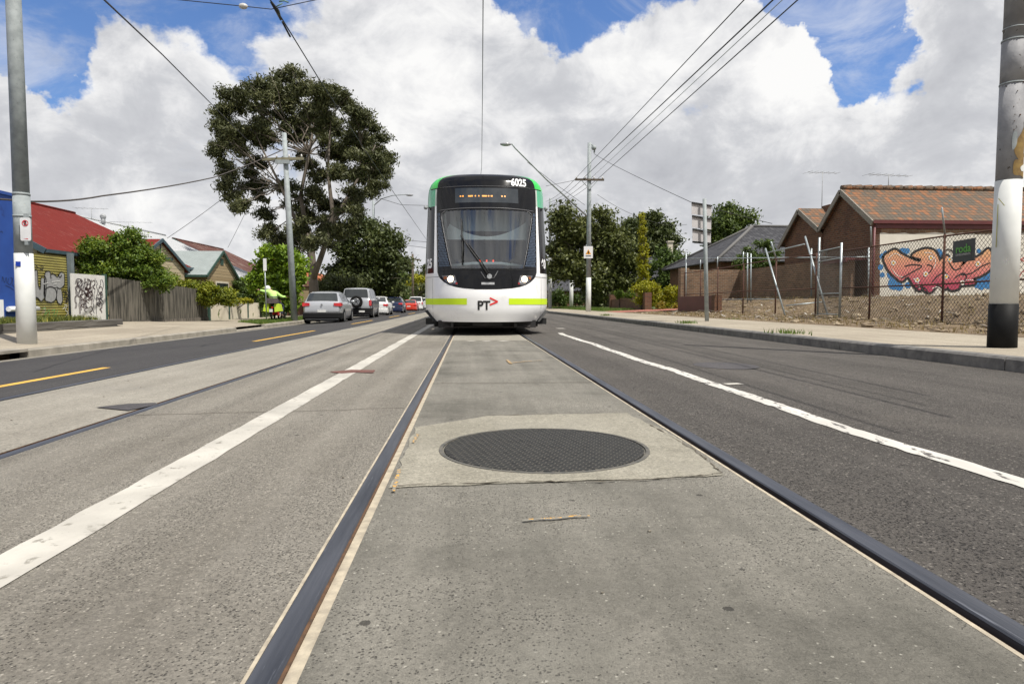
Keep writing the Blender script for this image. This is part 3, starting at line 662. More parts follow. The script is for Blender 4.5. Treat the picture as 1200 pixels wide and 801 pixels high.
# headlights
for sg in (1, -1):
    hl = patch('headlight', pm('lamp_lens', (.10, .10, .11), (.14, .14, .15), 5, .1), lin(1.03, 1.22, 5), lambda z: interp(z, [(1.03, .60), (1.22, .66)]), lambda z: interp(z, [(1.03, .74), (1.1, .86), (1.22, .93)]), 6, .004, tram) if sg > 0 else None
    if sg < 0:
        mb = MB(); mb.grid([[sp(-(interp(z, [(1.03, .60), (1.22, .66)]) + (interp(z, [(1.03, .74), (1.1, .86), (1.22, .93)]) - interp(z, [(1.03, .60), (1.22, .66)])) * u / 6), z, .004) for u in range(7)] for z in lin(1.03, 1.22, 5)], True, flip=True); hl = obj('headlight', mb, _M['lamp_lens'], tram)
    def disc(name, x, z, r, m, off=.012, par=hl):
        c = sp(x, z, off); nn = (sp(x, z, .05) - sp(x, z, 0.001)).normalized(); u = nn.orthogonal().normalized(); q = nn.cross(u); mb = MB()
        P = [c + (u * math.cos(t) + q * math.sin(t)) * r for t in np.linspace(0, 2 * math.pi, 20, endpoint=False)]; mb.poly(P)
        mb.tube([c - nn * .012, c], r * 1.25, 16, False); return obj(name, mb, m, par)
    disc('lamp', sg * .745, 1.145, .052, emis('headlamp_on', (1.0, .80, .50), 14.0))
    disc('lamp', sg * .66, 1.09, .028, pm('lamp_silver', (.7, .7, .7), None, 4, .2, metal=.8))
    disc('lamp', sg * .86, 1.17, .03, pm('lamp_amber', (.35, .12, .04), None, 4, .2))
    disc('lamp', sg * .625, 1.055, .018, pm('lamp_red', (.45, .03, .03), None, 4, .2))
    # camera mirrors by the roof
    c = sp(sg * 1.24, 2.72, .04); mb = MB(); mb.sphere(c + Vector((sg * .03, 0, 0)), .045, 10, 6, (1, 1, 1)); mb.bar(c - Vector((sg * .04, 0, 0)), c + Vector((sg * .03, 0, 0)), .03, .03); obj('camera_mirror', mb, M_grey, tram)
# badge below the windscreen, tow covers, wiper
mb = MB(); mb.grid([[sp(x, z, .006) for x in lin(-.13, .13, 6)] for z in (1.03, 1.075)], True); obj('badge', mb, pm('badge_silver', (.6, .6, .6), (.4, .4, .4), 60, .3, metal=.5), tram)
wp = seam('wiper', [(.015, 1.20), (-.20, 1.52), (-.42, 1.84), (-.52, 2.02)], .035, M_blk2, .05)
P = [sp(x, z, .03) for x, z in ((-.50, 1.42), (-.50, 1.8), (-.515, 2.2), (-.52, 2.38))]; mb = MB(); mb.tube(P, [.014, .018, .016, .010], 5); obj('wiper_blade', mb, M_blk2, wp)
P = [sp(x, z, .045) for x, z in ((.06, 1.20), (-.16, 1.53), (-.38, 1.85))]; mb = MB(); mb.tube(P, .011, 5); obj('wiper_link', mb, M_blk2, wp)
c = sp(.03, 1.19, .03); mb = MB(); mb.tube([c + Vector((0, .03, 0)), c - Vector((0, .03, 0))], .05, 12); obj('wiper_pivot', mb, M_grey, wp)
seam('wiper_bracket', [(-.14, 1.28), (-.06, 1.16), (.12, 1.16), (.20, 1.30)], .018, M_seam, .012)
# cab interior
mb = MB(); mb.box(TX - 1.12, TX + 1.12, TY + 2.5, TY + 2.55, .9, 3.1); obj('cab_bulkhead', mb, M_int, tram)
mb = MB(); mb.box(TX - .95, TX + .95, TY + 1.0, TY + 2.5, 1.0, 1.28); mb.box(TX - .5, TX + .35, TY + .55, TY + 1.0, 1.1, 1.33); obj('dashboard', mb, M_int, tram)
mb = MB(); mb.tube([(TX - .86, TY + 1.02, 1.44), (TX - .3, TY + .92, 1.50), (TX + .3, TY + .92, 1.50), (TX + .86, TY + 1.02, 1.44)], .035, 6); obj('dash_rail', mb, M_pale, tram)
mb = MB(); pts = [(-.86, 2.02), (.86, 2.02), (.86, 2.42)] + [(.86 - 1.72 * t, 2.42 - (.33 * math.sin(math.pi * t) ** .8)) for t in lin(.04, .96, 16)] + [(-.86, 2.20)]
mb.prism([(TX + a, TY + 1.15, b_) for a, b_ in pts], (0, .02, 0)); obj('sun_blind', mb, M_pale, tram)
mb = MB()
for sg in (1, -1): mb = MB(); mb.box(TX + sg * .88 - .025, TX + sg * .88 + .025, TY + 1.12, TY + 1.17, 1.3, 2.9); obj('cab_post', mb, M_pale, tram)
mb = MB(); mb.box(TX - .78, TX + .78, TY + 1.3, TY + 1.34, 2.22, 2.86); obj('blind_panel', mb, pm('blind_grey', (.36, .42, .43), (.30, .36, .37), 2, .7), tram)
mb = MB(); mb.box(TX - .28, TX + .22, TY + 1.9, TY + 2.05, 1.3, 2.0); mb.box(TX - .14, TX + .10, TY + 1.88, TY + 2.0, 2.0, 2.22); obj('driver_seat', mb, pm('seat_grey', (.08, .085, .10), None, 5, .8), tram)
mb = MB()
for x in (-.14, 0.0, .14): mb = MB(); mb.box(TX + x - .015, TX + x + .015, TY + .98, TY + 1.0, 1.52, 1.58); obj('dash_lamp', mb, emis('dash_red', (1, .08, .03), 1.2), tram)
# side of fleet number
for sg, s in ((1, '60'), (-1, '25')):
    M = wall_M((TX + sg * 1.20, 0, 1.48), (1, 0, 0), (0, 0, 1)); o = textmesh('side_number', s, .26, M, M_wtext, tram, .001, .012, .42); on_nose(o, .006)
# body behind the nose
def body_sec(y, sg):
    pass
mb_w, mb_b, mb_g, mb_d = MB(), MB(), MB(), MB(); L0 = TY + 1.25; secs = [(L0, L0 + 7.2), (L0 + 7.8, L0 + 16), (L0 + 16.6, L0 + 24), (L0 + 24.6, L0 + 31.5)]
for (a, b_) in secs:
    for sg in (1, -1):
        def wall(mb_, z0, z1, n=3):
            mb_.grid([[(TX + sg * wz(z), max(y, TY + yz(z) + tdz(z)) if y == L0 else y, z) for z in lin(z0, z1, n)] for y in (a, b_)], True, flip=sg > 0)
        wall(mb_w, .34, 1.28, 4); wall(mb_b, 1.28, 2.72); wall(mb_g, 2.72, 3.40, 8)
    mb_g.grid([[(TX + sgx * wz(z), (max(y, TY + yz(z) + tdz(z)) if y < L0 + 3 else y), z) for sgx, z in [(-1, 3.40), (-1, 3.41), (-1, 3.425), (0, 3.43), (1, 3.425), (1, 3.41), (1, 3.40)]] for y in ((a if a > L0 else L0 + 2.0), b_)], True)
    for y in (a, b_):
        if y > L0: mb_d.poly([(TX - 1.3, y, .4), (TX + 1.3, y, .4), (TX + 1.2, y, 3.2), (TX - 1.2, y, 3.2)])
    mb_d.box(TX - 1.15, TX + 1.15, a + .3, b_, .14, .36)
for (a, b_) in ((7.2, 7.8), (16, 16.6), (24, 24.6)): mb_d.box(TX - 1.2, TX + 1.2, L0 + a, L0 + b_, .35, 3.3)
obj('body_side', mb_w, M_white, tram); obj('side_glazing', mb_b, M_black, tram); obj('roof', mb_g, M_green, tram); obj('gangway', mb_d, M_blk2, tram)
mb = MB()
for y in (4.2, 9.5, 18, 26): mb = MB(); mb.box(TX - .8, TX + .8, L0 + y, L0 + y + 2.6, 3.44, 3.62); obj('roof_equipment', mb, M_grey, tram)
# underframe, skirt corners, wheels
mb = MB(); mb.box(TX - 1.02, TX + 1.02, TY + .62, TY + 1.9, .15, .30); mb.box(TX - .75, TX - .70, TY + .35, TY + .8, .17, .28); mb.box(TX + .55, TX + .60, TY + .35, TY + .8, .17, .28); mb.tube([(TX - .9, TY + .6, .17), (TX + .9, TY + .6, .17)], .03, 6)
mb.box(TX - .3, TX + .3, TY + .3, TY + .9, .2, .29); obj('underframe', mb, M_under, tram)
for sg in (1, -1):
    mb = MB(); mb.hexa([(TX + sg * 1.12, TY + .85, .27), (TX + sg * 1.33, TY + 1.0, .50), (TX + sg * 1.33, TY + 2.2, .50), (TX + sg * 1.12, TY + 2.2, .27), (TX + sg * 1.0, TY + .85, .27), (TX + sg * 1.1, TY + 1.0, .55), (TX + sg * 1.1, TY + 2.2, .55), (TX + sg * 1.0, TY + 2.2, .27)])
    mb.box(TX + sg * 1.2 - .12, TX + sg * 1.2 + .12, TY + 1.3, TY + 2.1, .2, .33); obj('skirt_corner', mb, M_blk2, tram)
for y in (1.6, 3.4, 10.5, 12.3, 19, 20.8, 27, 28.8):
    for sg in (1, -1):
        c = Vector((TX + sg * .70, L0 + y, .30)); mb = MB(); mb.tube([c - Vector((.05, 0, 0)), c + Vector((.05, 0, 0))], .295, 20); obj('wheel', mb, M_under, tram)
# ================================================================ VEGETATION
def leafcloud(name, parent, mat_, clumps, n, size, aspect=2.2, label=None, seed=1, droop=0.0, shell=0.55):
    """clumps: (x,y,z,rx,ry,rz) - leaf shaped quads spread through them"""
    rg = np.random.default_rng(seed); C = np.array(clumps, float)
    w_ = (C[:, 3] * C[:, 4] + C[:, 4] * C[:, 5] + C[:, 3] * C[:, 5]); w_ /= w_.sum(); idx = rg.choice(len(C), n, p=w_)
    d = rg.normal(size=(n, 3)); d /= np.linalg.norm(d, axis=1)[:, None]
    r = np.clip(np.abs(rg.normal(0, .62, n)), 0, 1.45); c = C[idx]
    P = c[:, :3] + d * r[:, None] * c[:, 3:6]
    a = rg.normal(size=(n, 3)); a[:, 2] -= droop; a /= np.linalg.norm(a, axis=1)[:, None]
    nn = d * 0.7 + rg.normal(size=(n, 3)) * 0.6 + np.array([0, 0, .35]); u = np.cross(nn, a); u /= np.linalg.norm(u, axis=1)[:, None] + 1e-9
    s = size * rg.uniform(.6, 1.35, n)[:, None]; L = a * s * aspect / 2; Wd = u * s / 2
    V = np.stack([P - L, P + Wd, P + L, P - Wd], 1).reshape(-1, 3)
    if parent is not None: V -= np.array(rootloc(parent))
    me = bpy.data.meshes.new(name); me.vertices.add(4 * n); me.vertices.foreach_set('co', V.ravel().astype(np.float32))
    me.loops.add(4 * n); me.loops.foreach_set('vertex_index', np.arange(4 * n, dtype=np.int32))
    me.polygons.add(n); me.polygons.foreach_set('loop_start', np.arange(0, 4 * n, 4, dtype=np.int32))
    try: me.polygons.foreach_set('loop_total', np.full(n, 4, dtype=np.int32))
    except Exception: pass
    me.materials.append(mat_); me.update(calc_edges=True); me.validate()
    o = bpy.data.objects.new(name, me); COL.objects.link(o)
    if parent is not None: o.parent = parent
    if label: o['label'] = label
    return o
def scatter_clumps(blobs, per, r0, seed, flat=1.0):
    rg = random.Random(seed); out = []
    for (x, y, z, rx, ry, rz) in blobs:
        k = max(5, int(2.2 * per * rx * rz / (r0 * r0)))
        for _ in range(k):
            while True:
                d = [rg.uniform(-1, 1) for _ in range(3)]; q = sum(t * t for t in d)
                if .03 < q < 1: break
            r = r0 * rg.uniform(.6, 1.3); out.append((x + d[0] * rx * 1.08, y + d[1] * ry, z + d[2] * rz * 1.08, r * rg.uniform(.9, 1.4), r, r * rg.uniform(.6, .95) * flat))
    return out
M_bark = pm('bark_grey', (.22, .185, .15), (.12, .10, .08), 3, .9, .6, 20, stretch=(1, 1, .2))
M_barkd = pm('bark_dark', (.09, .07, .05), (.05, .04, .03), 4, .95, .6, 20, stretch=(1, 1, .2))
def limb_path(p0, p1, k=5, amp=.08, seed=0):
    rg = random.Random(seed); p0 = Vector(p0); p1 = Vector(p1); L = (p1 - p0).length; out = []
    for i in range(k + 1):
        t = i / k; q = p0.lerp(p1, t); j = amp * L * math.sin(math.pi * t)
        out.append(q + Vector((rg.uniform(-j, j), rg.uniform(-j, j), rg.uniform(-j, j) * .4 - .06 * L * math.sin(math.pi * t) * 0)))
    return out
def tree(name, label, cat, base, blobs, n, size, lm, tr=.2, seed=1, per=.8, r0=.6, bark=None, fork=None, group=None, aspect=2.0, limbs=8, flat=1.0, droop=0, shell=.55):
    base = Vector(base); t = thing(name, label, cat, base, group); rg = random.Random(seed)
    cl = scatter_clumps(blobs, per, r0, seed, flat); fork = Vector(fork) if fork is not None else base + Vector((0, 0, (max(b[2] for b in blobs) - base.z) * .35))
    mb = MB(); mb.tube(limb_path(base - Vector((0, 0, .2)), fork, 4, .04, seed), [tr * 1.25, tr * 1.05, tr * .95, tr * .88, tr * .8], 9)
    for i, b_ in enumerate(blobs[:limbs]):
        e = Vector(b_[:3]); P = limb_path(fork, e, 6, .07, seed + i); r = tr * rg.uniform(.4, .6); mb.tube(P, [r * (1 - .8 * q / 6) for q in range(7)], 6)
        for j in range(5):
            s = P[rg.randint(2, 5)]; e2 = e + Vector((rg.uniform(-1, 1) * b_[3], rg.uniform(-1, 1) * b_[4], rg.uniform(-.3, 1) * b_[5]))
            Q = limb_path(s, e2, 4, .1, seed + i * 7 + j); mb.tube(Q, [r * .4 * (1 - .8 * q / 4) for q in range(5)], 4)
    obj('trunk', mb, bark or M_bark, t)
    leafcloud('crown', t, lm, cl, n, size, aspect, seed=seed, droop=droop, shell=shell)
    return t
def pxblobs(L, Y, dy=.8):
    """blobs measured in photo pixels (px,py,rx,ry) at distance Y -> metres"""
    out = []
    for q in L:
        px, py, rx, ry = q[:4]; yo = q[4] if len(q) > 4 else 0; c = aY(px, py, Y + yo); s = (Y + yo) / 800
        out.append((c.x, c.y, c.z, rx * s, max(rx, ry) * s * dy, ry * s))
    return out
def bush(name, label, cat, L, Y, n, size, lm, seed=1, r0=.35, per=.8, gz=None, group=None, aspect=1.6, tr=.06, dy=.7):
    b_ = pxblobs(L, Y, dy); g = gz if gz is not None else 0
    return tree(name, label, cat, (b_[0][0], b_[0][1], g), b_, n, size, lm, tr, seed, per, r0, M_barkd, group=group, aspect=aspect, limbs=4, shell=.45)
L_euc = leafmat('leaf_eucalypt', (.038, .044, .015), (.088, .096, .034), (.18, .175, .075), .15, .35)
L_dark = leafmat('leaf_dark', (.032, .046, .012), (.075, .095, .024), (.14, .155, .045), .15, .5)
L_mid = leafmat('leaf_mid', (.04, .068, .014), (.085, .13, .024), (.15, .19, .045), .2, .6)
L_bright = leafmat('leaf_bright', (.08, .14, .014), (.20, .30, .025), (.34, .42, .05), .3, .9)
L_hedge = leafmat('leaf_hedge', (.055, .10, .014), (.14, .20, .022), (.28, .32, .04), .25, 1.2)
L_yel = leafmat('leaf_yellow', (.16, .17, .012), (.34, .33, .02), (.50, .44, .04), .3, .9)
L_olive = leafmat('leaf_olive', (.05, .06, .02), (.10, .12, .04), (.16, .17, .07), .2, .7)
EC = [(285, 112, 26, 16), (262, 128, 18, 14), (302, 98, 22, 14), (330, 104, 20, 16), (336, 84, 13, 8), (362, 92, 18, 14), (385, 108, 22, 18), (405, 116, 22, 14), (425, 135, 16, 14), (258, 152, 15, 16), (255, 178, 16, 12), (282, 150, 22, 16),
      (310, 130, 20, 14), (300, 168, 14, 12), (345, 128, 24, 16), (372, 138, 24, 16), (352, 158, 14, 12), (395, 148, 22, 16), (420, 160, 20, 16), (440, 165, 18, 16), (452, 188, 13, 18), (432, 190, 20, 16), (405, 182, 18, 14), (440, 215, 17, 14), (420, 228, 16, 12), (395, 208, 15, 12),
      (262, 200, 13, 10), (270, 222, 16, 12), (288, 208, 12, 12), (300, 192, 12, 12), (300, 228, 14, 14), (308, 250, 14, 10), (340, 215, 14, 12), (358, 190, 12, 10), (372, 225, 13, 12), (385, 250, 20, 14), (360, 255, 12, 14), (410, 250, 20, 12), (368, 282, 16, 14), (346, 268, 10, 8), (392, 280, 18, 16), (312, 272, 9, 8), (330, 283, 10, 6), (278, 240, 9, 6), (320, 150, 18, 12), (296, 152, 14, 10), (275, 168, 14, 12), (382, 168, 16, 12), (408, 205, 16, 12), (345, 238, 12, 10), (376, 205, 12, 10), (330, 112, 22, 12), (420, 178, 16, 12), (445, 200, 14, 14), (400, 265, 20, 14), (372, 262, 16, 12), (420, 245, 16, 12), (350, 285, 14, 12), (356, 140, 18, 12), (430, 150, 14, 12)]
random.seed(3)
eb = pxblobs([((a - 355) * .96 + 355, (b_ - 200) * .97 + 201, c_ * .86, d_ * .85, random.uniform(-3.5, 3.5)) for a, b_, c_, d_ in EC], 47, .9)
eb_base = aY(366, 372, 47); et = thing('eucalyptus_tree', 'huge eucalyptus tree with open dark crown and pale limbs rising behind the silver car', 'tree', (eb_base.x, 47, -.15))
mb = MB(); E = lambda a, b_, y=47: aY(a, b_, y)
mb.tube([Vector((eb_base.x, 47, -.4)), E(368, 340), E(365, 300), E(360, 268)], [.42, .32, .26, .20], 10)
mb.tube([E(366, 330), E(380, 290, 46), E(390, 250, 46), E(384, 200, 46), E(387, 150, 46)], [.22, .17, .14, .10, .04], 8)
mb.tube([E(360, 272), E(352, 230), E(362, 180), E(372, 120)], [.17, .13, .09, .03], 8)
mb.tube([E(362, 290, 47), E(345, 255, 46), E(330, 220, 46), E(310, 180, 46), E(292, 140, 46)], [.15, .12, .09, .06, .03], 7)
mb.tube([E(378, 285, 46), E(402, 240, 46.5), E(425, 200, 46.5), E(440, 170, 47)], [.13, .10, .07, .03], 7)
for i, b_ in enumerate(eb):
    starts = [E(345, 255, 46), E(330, 220, 46), E(352, 230), E(362, 180), E(390, 250, 46), E(384, 200, 46), E(402, 240, 46.5), E(425, 200, 46.5), E(365, 300)]
    e = Vector(b_[:3]); s = min(starts, key=lambda q: (q - e).length); P = limb_path(s, e, 6, .09, i); mb.tube(P, [.05 * (1 - .7 * q / 6) for q in range(7)], 5)
    for j in range(4):
        e2 = e + Vector((random.uniform(-1, 1) * b_[3], random.uniform(-1, 1) * b_[4], random.uniform(-.2, 1) * b_[5])); mb.tube(limb_path(P[3 + j % 3], e2, 3, .1, i * 9 + j), [.03, .025, .018, .01], 4)
obj('trunk', mb, pm('bark_gum', (.17, .14, .11), (.09, .075, .06), 2, .85, .4, 14, stretch=(1, 1, .25), c3=(.06, .045, .035), s3=.8), et)
leafcloud('crown', et, L_euc, scatter_clumps(eb, 1.15, .45, 5), 230000, .082, 3.2, seed=5, droop=.8, shell=.5)
tree('dark_leafy_tree', 'dense dark rounded tree right of and below the eucalyptus, over the parked cars', 'tree', (aY(425, 368, 62).x, 62, -.2), pxblobs([(430, 292, 34, 30), (402, 305, 20, 24), (450, 300, 22, 30), (436, 325, 34, 24), (455, 330, 16, 16), (410, 335, 18, 20), (425, 270, 20, 14), (395, 335, 14, 16)], 62), 60000, .16, L_dark, .35, 11, 1.2, .8, limbs=6)
bush('olive_tree', 'small olive green tree above the roof of the silver car', 'tree', [(398, 332, 20, 11), (378, 336, 16, 10), (414, 338, 10, 9), (390, 345, 22, 10)], 52, 16000, .12, L_olive, 12, .5, gz=-.2)
tree('street_tree', 'bright green young street tree beside the thin sign post on the left footpath', 'tree', (aY(333, 372, 34.5).x, 34.5, -.18), pxblobs([(322, 300, 18, 13), (340, 312, 16, 16), (318, 325, 20, 18), (338, 335, 17, 16), (330, 350, 16, 9), (305, 322, 9, 8), (350, 320, 8, 12), (300, 334, 10, 8), (335, 358, 10, 5)], 34.5, .7), 38000, .105, L_bright, .07, 13, 1.7, .30, limbs=6)
bush('garden_bush', 'big dense green bush bulging over the grey paling fence left of the red gable', 'bush', [(116, 296, 20, 18), (135, 298, 24, 20), (156, 295, 22, 22), (176, 312, 18, 16), (150, 318, 38, 20), (108, 314, 18, 16), (165, 318, 22, 20), (188, 328, 12, 8), (130, 322, 24, 16), (180, 330, 16, 10)], 26.5, 85000, .062, L_hedge, 14, .26, 1.5, gz=0, dy=.8)
bush('clipped_hedge', 'yellow green hedge spilling over the right end of the paling fence', 'hedge', [(205, 334, 12, 8), (222, 338, 14, 9), (240, 343, 16, 11), (255, 345, 13, 10), (262, 348, 10, 8), (212, 342, 14, 8), (232, 344, 16, 10), (248, 346, 14, 9)], 31.5, 45000, .062, leafmat('leaf_hedge_yellow', (.08, .11, .012), (.22, .24, .02), (.38, .36, .03), .25, 1.2), 15, .22, 1.2, gz=-.1)
bush('low_hedge', 'small clipped yellow hedge strip on top of the cream fence panel', 'hedge', [(272, 352, 6, 3), (281, 352, 7, 3), (289, 353, 5, 3)], 36.5, 6000, .05, L_yel, 16, .12, 1.5, gz=-.2)
bush('garden_shrub', 'dark green shrub between the timber gable house and the bright street tree', 'bush', [(278, 335, 12, 10), (292, 340, 12, 14), (300, 350, 12, 14), (312, 362, 8, 12), (285, 346, 12, 8)], 40.5, 16000, .07, L_mid, 17, .28, 1.2, gz=-.2)
# far left trees
tree('background_tree', 'dark tree behind the timber pole far down the street', 'tree', (aY(476, 362, 150).x, 150, -.3), pxblobs([(478, 332, 14, 10), (490, 328, 12, 8), (498, 322, 8, 10)], 150), 9000, .35, L_dark, .3, 21, 1.2, 1.2)
tree('background_tree', 'bright yellow green tree far down the street left of the tram', 'tree', (aY(487, 362, 125).x, 125, -.3), pxblobs([(487, 332, 12, 8), (496, 332, 8, 8), (480, 340, 10, 7)], 125), 9000, .28, L_yel, .25, 22, 1.2, 1.0)
tree('background_tree', 'olive green tree above the white four wheel drives far down the street', 'tree', (aY(474, 362, 105).x, 105, -.3), pxblobs([(476, 345, 12, 9), (492, 346, 12, 9), (464, 350, 10, 8), (500, 342, 6, 8)], 105), 9000, .24, L_olive, .2, 23, 1.2, .9)
tree('background_tree', 'dark tree filling the gap just left of the far street sign', 'tree', (aY(457, 362, 90).x, 90, -.3), pxblobs([(457, 336, 10, 14), (466, 345, 8, 10), (450, 348, 10, 12)], 90), 9000, .22, L_mid, .2, 24, 1.2, .9)
for i in range(16):
    x = random.choice((-1, 1)) * random.uniform(13, 26); y = 150 + i * 14; h = random.uniform(7, 12)
    if i > 9: x = random.uniform(-14, 14)
    if i > 9: y = 330 + i * 3
    t = tree('distant_tree', None, 'tree', (x, y, -.4), [(x, y, h * .6, h * .35, h * .35, h * .35), (x + h * .2, y, h * .5, h * .3, h * .3, h * .3), (x - h * .2, y, h * .45, h * .3, h * .3, h * .3)], 2500, .6, (L_mid, L_dark)[i % 2], .3, 40 + i, 1, 1.5, group='trees at the far end of the street')
    t['label'] = 'distant tree in the line closing the far end of the street'
# right side
tree('dark_leafy_tree', 'broad dark green tree around the power pole with the warning sign', 'tree', (aY(715, 364, 62).x, 62, -.1), pxblobs([(668, 265, 22, 20), (690, 262, 22, 18), (655, 282, 16, 22), (672, 295, 28, 24), (705, 285, 20, 24), (722, 300, 18, 26), (690, 320, 30, 20), (712, 335, 24, 20), (735, 330, 14, 26), (660, 310, 14, 14), (700, 345, 14, 16)], 62), 80000, .17, leafmat('leaf_dark_warm', (.042, .054, .014), (.11, .125, .032), (.20, .21, .06), .18, .5), .4, 31, 1.2, .85, limbs=7)
tree('dark_leafy_tree', 'tall dark tree behind the slender golden conifer', 'tree', (aY(760, 364, 78).x, 78, -.1), pxblobs([(745, 262, 18, 14), (768, 268, 20, 18), (780, 285, 18, 18), (752, 290, 26, 24), (735, 280, 14, 18), (775, 310, 22, 22), (750, 320, 20, 20), (730, 310, 12, 20)], 78), 50000, .2, L_dark, .4, 32, 1.2, 1.0)
tree('background_tree', 'mid green tree between the golden conifer and the back of the road sign', 'tree', (aY(790, 364, 56).x, 56, .1), pxblobs([(775, 318, 14, 22), (790, 312, 16, 18), (800, 325, 14, 16), (765, 340, 14, 14), (810, 315, 12, 14), (832, 308, 12, 14), (848, 306, 9, 10), (820, 322, 16, 10)], 56), 30000, .14, L_mid, .2, 33, 1.2, .6)
tree('slender_conifer', 'tall slender golden green conifer standing above the yellow hedge', 'tree', (aY(754, 350, 47).x, 47, .2), pxblobs([(753, 340, 6.5, 8), (753.5, 328, 6.5, 9), (754, 314, 6, 9), (753.5, 300, 5, 9), (753, 287, 4.2, 9), (752.5, 274, 3, 9), (752.5, 262, 2, 8), (752, 254, 1.2, 6)], 47, 1.0), 16000, .07, L_yel, .06, 34, 1.8, .16)
tree('round_tree', 'round dark dense tree rising behind the grey tiled roof', 'tree', (aY(857, 350, 80).x, 80, 0), pxblobs([(855, 256, 15, 11), (845, 266, 14, 12), (868, 264, 14, 12), (856, 276, 20, 14), (872, 280, 10, 10), (842, 284, 12, 12)], 80), 30000, .2, leafmat('leaf_round', (.035, .058, .010), (.085, .12, .02), (.15, .20, .04), .18, .5), .4, 35, 1.2, 1.0)
bush('garden_tree', 'feathery dark green young tree in front of the grey tiled roof', 'tree', [(893, 288, 9, 12), (880, 300, 12, 10), (903, 300, 9, 10), (890, 312, 16, 8), (870, 306, 8, 8)], 41, 10000, .09, L_mid, 36, .32, 1.0, gz=.3)
bush('yellow_hedge', 'bright yellow green hedge behind the low brick wall left of the driveway', 'hedge', [(752, 341, 10, 7), (765, 341, 12, 8), (780, 341, 13, 8), (790, 343, 8, 9), (770, 352, 12, 8), (785, 354, 11, 9), (760, 350, 12, 8)], 42.6, 26000, .07, L_yel, 37, .3, 1.3, gz=.1)
bush('clipped_hedge', 'small dark green clipped hedge on the low brick wall below the big tree', 'hedge', [(726, 345, 7, 4), (735, 344, 8, 4), (741, 345, 6, 4)], 49, 5000, .07, L_hedge, 38, .2, 1.3, gz=.1)
bush('garden_shrub', 'orange and green shrub at the foot of the golden hedge by the driveway', 'bush', [(778, 360, 8, 5), (792, 360, 7, 5)], 40.9, 4000, .07, leafmat('leaf_orange', (.12, .13, .02), (.30, .22, .03), (.45, .25, .04), .25, 1.5), 39, .2, 1.3, gz=.1)
tree('background_tree', 'leafy tree between the tram and the broad dark tree, beyond the far pole', 'tree', (aY(652, 360, 95).x, 95, -.2), pxblobs([(650, 330, 10, 12), (660, 322, 10, 10), (668, 338, 12, 10)], 95), 9000, .25, L_mid, .25, 25, 1.2, .9)
bush('garden_shrub', 'green shrubs before the far grey roofed house right of the tram', 'bush', [(655, 350, 8, 7), (665, 352, 8, 6), (676, 352, 7, 7), (647, 352, 6, 6), (684, 350, 8, 8)], 72, 6000, .14, L_mid, 26, .5, 1.2, gz=0)
# grass verges: tufts
def grass(name, label, fn, n, h, m, seed):
    rg = np.random.default_rng(seed); P = np.array([fn(rg) for _ in range(n)]); a = rg.uniform(0, 2 * np.pi, n); hh = h * rg.uniform(.4, 1.3, n); w_ = .006 + hh * .06
    dx = np.cos(a) * w_; dy_ = np.sin(a) * w_; lx = rg.normal(0, .35, n) * hh; ly = rg.normal(0, .35, n) * hh
    V = np.zeros((n, 3, 3)); V[:, 0] = P; V[:, 1] = P; V[:, 2] = P; V[:, 0, 0] -= dx; V[:, 0, 1] -= dy_; V[:, 1, 0] += dx; V[:, 1, 1] += dy_; V[:, 2, 0] += lx; V[:, 2, 1] += ly; V[:, 2, 2] += hh
    me = bpy.data.meshes.new(name); me.from_pydata(V.reshape(-1, 3).tolist(), [], [(3 * i, 3 * i + 1, 3 * i + 2) for i in range(n)]); me.materials.append(m)
    o = bpy.data.objects.new(name, me); COL.objects.link(o); tag(o, label, 'grass', kind='stuff'); return o
L_grass = leafmat('grass_green', (.06, .11, .015), (.12, .18, .03), (.22, .22, .06), .2, 2)
def g1(rg):
    y = rg.uniform(27.6, 60); x = rg.uniform(-9.9, -8.3) if y > 30 else rg.uniform(-8.3 - (y - 27.6) * .7, -8.25); return (x, y, zl(x, y))
mb = MB(); mb.grid([[(x, y, zl(x, y) + .012) for x in (-10.0, -9.2, -8.3)] for y in (30, 34, 40, 50, 64)], True); struct('verge_left', mb, M_grassb)
grass('verge_grass', 'green grass strip along the left kerb under the street tree', g1, 26000, .10, L_grass, 1)
def g2(rg):
    y = rg.uniform(11, 20.6); x = rg.uniform(-12.2, -10.7); return (x, y, .16)
grass('garden_weeds', 'weeds growing behind the old timber sleepers', g2, 9000, .15, leafmat('weed_green', (.08, .10, .02), (.16, .18, .04), (.42, .32, .03), .2, 3), 2)
def g3(rg):
    y = rg.uniform(43, 75); x = rg.uniform(8.2, 10.6); return (x, y, .14 + min(.5, (x - 8.15) * .04))
grass('verge_grass', 'green grass verge under the trees on the right side', g3, 12000, .12, L_grass, 3)
def g4(rg):
    c = [(6.0, 18.6), (6.05, 30.0), (8.3, 21.0), (5.9, 12.3)][rg.integers(0, 4)]; return (c[0] + rg.normal(0, .12), c[1] + rg.normal(0, .22), .10)
grass('footpath_weeds', 'tufts of weed growing at the edge of the right footpath', g4, 500, .09, L_grass, 4)
def g5(rg):
    x = rg.uniform(8.4, 14); y = rg.uniform(10, 34); return (x, y, lz(x, y))
grass('dry_weeds', 'dry weeds scattered over the vacant lot', g5, 6000, .09, leafmat('dry_grass', (.16, .12, .05), (.28, .21, .09), (.15, .18, .05), .2, 2), 5)
